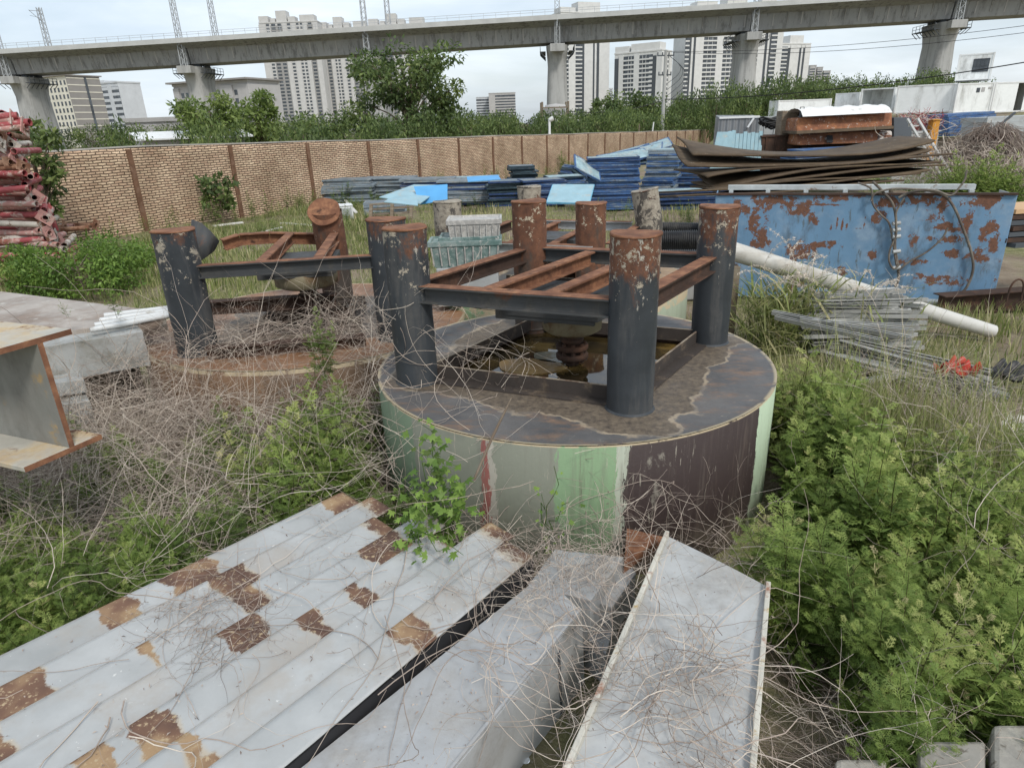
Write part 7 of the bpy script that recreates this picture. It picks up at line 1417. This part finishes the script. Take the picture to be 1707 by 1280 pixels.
# weeds along the wall and between stacks
pts = [wallxy(k) - A(R.uniform(.2, 1.3), R.uniform(.3, 1.2)) * A(-1, 1) for k in np.arange(-2, 9, .12)]; plants('weeds', pts, G.uniform(.3, .9, len(pts)), WEEDS, label='green weeds growing along the foot of the brick wall', tone=-.03)
pts = []
for x, y, n, s_ in ((560, 345, 26, 1.1), (612, 340, 14, .8), (1015, 360, 10, .5), (1140, 372, 14, .7), (915, 330, 10, .6), (850, 335, 12, .8), (730, 352, 8, .5), (560, 330, 14, 1.2), (820, 330, 10, .9), (700, 350, 8, .6), (1110, 345, 6, .5), (600, 372, 8, .7), (480, 392, 12, .9), (780, 352, 10, .7)):
    c = Z(x, y, 0); pts += [tuple(c[:2] + G.normal(size=2) * A(s_, s_ * .5)) for _ in range(n)]
plants('weeds', pts, G.uniform(.25, .65, len(pts)), WEEDS, label='green weeds sprouting between the panel stacks and drums')
pts = []
for x, y, n, s_ in ((965, 275, 16, 1.6), (905, 285, 10, 1.2), (1150, 262, 12, 2.0), (1000, 262, 16, 2.2), (1260, 262, 10, 1.6)):
    c = Z(x, y, -.4); pts += [tuple(c[:2] + G.normal(size=2) * A(s_, s_ * .6)) for _ in range(n)]
plants('weeds', pts, G.uniform(.7, 1.5, len(pts)), WEEDS, label='tall yellow green weeds before the far stretch of wall', tone=.05)
pts = [tuple(Z(R.uniform(1540, 1700), R.uniform(330, 345), .3)[:2] + A(0, R.uniform(0, 4))) for _ in range(70)]; plants('weeds', pts, G.uniform(.5, 1.0, len(pts)), WEEDS, label='bright green weeds between the steel plates and the dead vine heap', tone=.05, tilt=.15)
for i, (px, yb, yt, t, w, l) in enumerate(((1630, 302, 240, 15, 60, 'bright green bush beside the dead vine heap'), (1668, 305, 258, 14.5, 50, 'lower bright green bush at the edge beside the dead vine heap'), (1590, 300, 266, 15.5, 44, 'small bright green bush behind the end of the steel plates'))):
    q = P(px, yb, t); g = float(gh(q[0], q[1])); V, F, T = WEEDS[i]; fb = FB()
    for k in range(26):
        V, F, T = WEEDS[k % 5]; a = G.uniform(0, 6); h = (zfor(q[0], q[1], yt) - g) * G.uniform(.6, 1); X = V @ (A((math.cos(a), math.sin(a), 0), (-math.sin(a), math.cos(a), 0), (G.normal() * .15, G.normal() * .15, 1)) * h); fb.add(X + A(G.normal() * w * t / FL * .3, G.normal() * .3, 0), F, np.clip(T + .05, 0, .95))
    o = thing('bush', (q[0], q[1], g), l, 'bush'); link('foliage', fb.mesh('foliage', M['mug']), o)
def vineheap():
    q = P(1640, 290, 18); g = float(gh(q[0], q[1])); zt = zfor(q[0], q[1], 203); n = 4200; th = G.uniform(0, 6.28, n); rr = np.sqrt(G.random(n)); x = q[0] + rr * np.cos(th) * .80; y = q[1] + rr * np.sin(th) * .6; z = g + (zt - g) * (1 - .35 * rr ** 2.5) * G.uniform(.75, 1, n)
    fb = FB(); twigs(fb, np.stack([x, y, z], 1), np.stack([np.cos(th), np.sin(th), G.normal(size=n) * .3], 1), 9, .10, .4, .45, .006, .004, G.uniform(.0, .35, n), lambda a, b: gh(a, b)); o = thing('vine_heap', (q[0], q[1], g), 'tall heap of brown dead vines draped over something beside the grey panels', 'vine heap'); link('vines', fb.mesh('vines', M['twig'], (q[0], q[1], g)), o)
    b = MB(); b.lathe(q[:2], [(.62, g), (.66, g + (zt - g) * .5), (.5, g + (zt - g) * .86), (.01, g + (zt - g) * .93)], 14); b.build('core', M['rustdark'], o)
    n = 900; q = P(1690, 300, 15.5); g = float(gh(q[0], q[1])); fb = FB(); st = q + G.normal(size=(n, 3)) * A(.5, .3, .28); st[:, 2] = np.abs(st[:, 2] - g) + g; twigs(fb, st, G.normal(size=(n, 3)), 8, .08, .5, .1, .008, .005, G.uniform(.3, 1, n), lambda a, b: gh(a, b)); o = thing('vine_heap', (q[0], q[1], g), 'low grey heap of dead stems at the edge below the tall brown vine heap', 'vine heap'); link('vines', fb.mesh('vines', M['twig'], (q[0], q[1], g)), o)
    n = 500; q = P(1560, 275, 17); g = float(gh(q[0], q[1])); fb = FB(); st = q + G.normal(size=(n, 3)) * A(.7, .3, .35); twigs(fb, st, G.normal(size=(n, 3)), 8, .08, .5, .1, .007, .004, G.uniform(.3, 1, n), lambda a, b: gh(a, b)); o = thing('vine_heap', (q[0], q[1], g), 'loose grey brush of dead stems around the foot of the ladder', 'vine heap'); link('vines', fb.mesh('vines', M['twig'], (q[0], q[1], g)), o)
vineheap()
# individual plants
def lobed():
    V = [A(0, 0, 0)]; F = []
    an = [-2.2, -1.55, -1.15, -.62, -.3, 0, .3, .62, 1.15, 1.55, 2.2]; rr = [.18, .62, .40, .80, .46, 1.0, .46, .80, .40, .62, .18]
    for a, r in zip(an, rr): V.append(A(r * math.cos(a), r * math.sin(a), -.10 * r * r))
    for k in range(1, 11, 2): F.append([0, k, k + 1, k + 2])
    return np.array(V), np.array(F)
LOB = lobed()
def climber(lab, base, tops, nleaf, ls, seed):
    rng = np.random.default_rng(seed); o = thing('climbing_weed', tuple(base), lab, 'plant'); sb = FB(); fb = FB()
    for tpt in tops:
        tpt = np.asarray(tpt, float); K = 9; f = np.linspace(0, 1, K)[:, None]; p = base + (tpt - base) * f + rng.normal(size=(K, 3)) * .02 + A(0, 0, .08) * np.sin(f * 3.14); V, F = qtubes(p[None], np.linspace(.004, .0015, K)[None], 4); sb.add(V, F, .3)
        n = nleaf; x = rng.uniform(.25, 1, n) * (K - 1.01); i = x.astype(int); O = p[i] + (p[i + 1] - p[i]) * (x - i)[:, None] + rng.normal(size=(n, 3)) * .045
        d = rng.normal(size=(n, 3)) * A(1, 1, .3) + A(0, -.6, -.2); V, F = inst(*LOB, rots(d, A(0, -.45, 1) + rng.normal(size=(n, 3)) * .35) * (ls * rng.uniform(.5, 1.2, (n, 1, 1))), O); fb.add(V, F, np.repeat(rng.uniform(.2, .95, n), len(LOB[0])))
    link('vines', sb.mesh('vines', M['vineleaf'], base), o); link('leaves', fb.mesh('leaves', M['vineleaf'], base), o)
b0 = np.array([-.42, 3.18, .05]); climber('bright green lobed leafed climber growing up the green side of the drum', b0, [P(720, 700, 3.55), P(700, 760, 3.5), P(740, 790, 3.45), P(760, 830, 3.35), P(690, 840, 3.4), P(725, 740, 3.5), P(770, 800, 3.4), P(675, 800, 3.5)], 34, .052, 1)
b0 = Z(690, 900, .56); climber('small bright green lobed sprig lying over the stepped steel sheet', b0, [Z(780, 940, .60), Z(705, 935, .60), Z(690, 870, .68), Z(740, 920, .62)], 9, .045, 2)
b0 = A(.12, 3.12, .1); climber('thin yellow green sprig in front of the light green paint', b0, [P(925, 790, 3.25), P(912, 830, 3.25), P(940, 840, 3.2)], 8, .03, 3)
def single(name, lab, px, yb, yt, t, lib, k, mat='mug', w=1.0, z=None):
    q = P(px, yb, t); q[2] = q[2] if z is None else z; h = zfor(q[0], q[1], yt) - q[2]; V, F, T = lib[k]; fb = FB(); fb.add(V * A(w, w, 1) * h, F, T); o = thing(name, tuple(q), lab, 'plant'); link('foliage', fb.mesh('foliage', M[mat]), o)
single('weed_sprig', 'single upright green mugwort sprig standing alone in the dead stems between two drums', 545, 640, 520, 4.9, WEED, 0, w=.8)
single('weed_sprig', 'small green sprig standing on the beige slab', 195, 530, 462, 5.6, WEEDS, 1)
single('weed_sprig', 'small second sprig low on the beige slab', 112, 530, 500, 5.6, WEEDS, 2)
tree_at('sapling', 'thin young sapling with sparse drooping leaves close to the brick wall', 'sapling', 372, 372, 292, 20.5, 52, 12, 420, 11, seed=21, z0=.35, cr=.3)
tree_at('sapling', 'leafy sapling leaning on the brick wall beside the red pipes', 'sapling', 88, 385, 205, 15.6, 84, 16, 900, 13, seed=22, z0=.35, cr=.26)
def lowbush():
    q = Z(140, 492, 0); rng = np.random.default_rng(31); o = thing('bush', tuple(q), 'broad green leafy bush spreading at the foot of the red pipe heap', 'bush'); limbs, fb = crown(rng, .80, .95, 44, 9000, .075, z0=.05, cr=.30, flat=.8)
    link('trunk', limb_mesh(limbs), o); link('crown', fb.mesh('crown', M['vineleaf']), o)
    q = Z(70, 470, 0); o = thing('bush', tuple(q), 'darker green weed bush in front of the lowest red pipes', 'bush'); limbs, fb = crown(np.random.default_rng(32), .6, .6, 24, 4200, .07, z0=.05, cr=.34); link('trunk', limb_mesh(limbs), o); link('crown', fb.mesh('crown', M['mug']), o)
    q = Z(200, 455, 0); o = thing('bush', tuple(q), 'low pale green bush beside the broad leafy bush', 'bush'); limbs, fb = crown(np.random.default_rng(33), .5, .7, 24, 4200, .07, z0=.05, cr=.34); link('trunk', limb_mesh(limbs), o); link('crown', fb.mesh('crown', M['vineleaf']), o)
lowbush()
def reeds():
    rng = np.random.default_rng(50)
    for i, (px, py, lab, n) in enumerate(((1275, 590, 'tall reed grass clump with pale drooping plumes by the rusty corner column', 90), (1320, 585, 'second reed grass clump with arching plumes in front of the blue box', 60), (1440, 590, 'sparse reed plumes arching over the slotted channels', 14))):
        q = Z(px, py, 0) + A(0, 0, .0); o = thing('reed_clump', tuple(q), lab, 'reed grass'); fb = FB(); pb_ = FB()
        st = q + rng.normal(size=(n, 3)) * A(.16, .14, 0); d = rng.normal(size=(n, 3)) * A(.28, .28, 0) + A(0, 0, 1.0); Hh = 1.05 if i < 2 else .9
        twigs(fb, st, d, 10, Hh * .085, .05, .03, .0045, .0015, rng.uniform(.2, .8, n), None)
        nb = n * 3; st = q + rng.normal(size=(nb, 3)) * A(.2, .18, 0) + A(0, 0, 1) * rng.uniform(.1, .7, (nb, 1)); dr = rng.normal(size=(nb, 3)) * A(1, 1, .2) + A(0, 0, .9); V, F = inst(A((0, .02, 0), (0, -.02, 0), (.5, -.025, .03), (.5, .025, .03), (1, .003, -.15), (1, -.003, -.15)), np.array([[0, 1, 2, 3], [3, 2, 5, 4]]), rots(unit(dr), A(0, 0, 1) + rng.normal(size=(nb, 3)) * .2) * rng.uniform(.25, .5, (nb, 1, 1)), st); fb.add(V, F, np.repeat(rng.uniform(.4, .95, nb), 6))
        m = 11 if i < 2 else 7; st = q + rng.normal(size=(m, 3)) * A(.14, .1, 0) + A(0, 0, .75 if i < 2 else .6); Pt = twigs(pb_, st, rng.normal(size=(m, 3)) * A(.5, .3, 0) + A(.25, 0, 1.2), 15, .042, .05, .13, .0028, .001, np.full(m, .95), None, wig=.1)
        e = Pt[:, 7:, :].reshape(-1, 3); e = np.repeat(e, 10, 0) + rng.normal(size=(len(e) * 10, 3)) * .006; V, F = inst(LEAF[0] * A(1, .35, 1), LEAF[1], rots(rng.normal(size=(len(e), 3)) * .6 + A(.5, 0, -.5), rng.normal(size=(len(e), 3))) * .032, e); pb_.add(V, F, np.repeat(rng.uniform(.85, 1, len(e)), 4))
        link('blades', fb.mesh('blades', M['grass'], q), o); link('plumes', pb_.mesh('plumes', M['twig'], q), o)
reeds()
# a dark stick leaning on the drum
b = MB(); b.tube([P(790, 800, 3.42), P(820, 730, 3.40), P(852, 664, 3.72)], [.007, .008, .006], 6); tag(b.build('stick', M['bark'], None, tuple(P(790, 800, 3.42))), 'dark thin stick leaning across the rim of the green drum', 'stick')
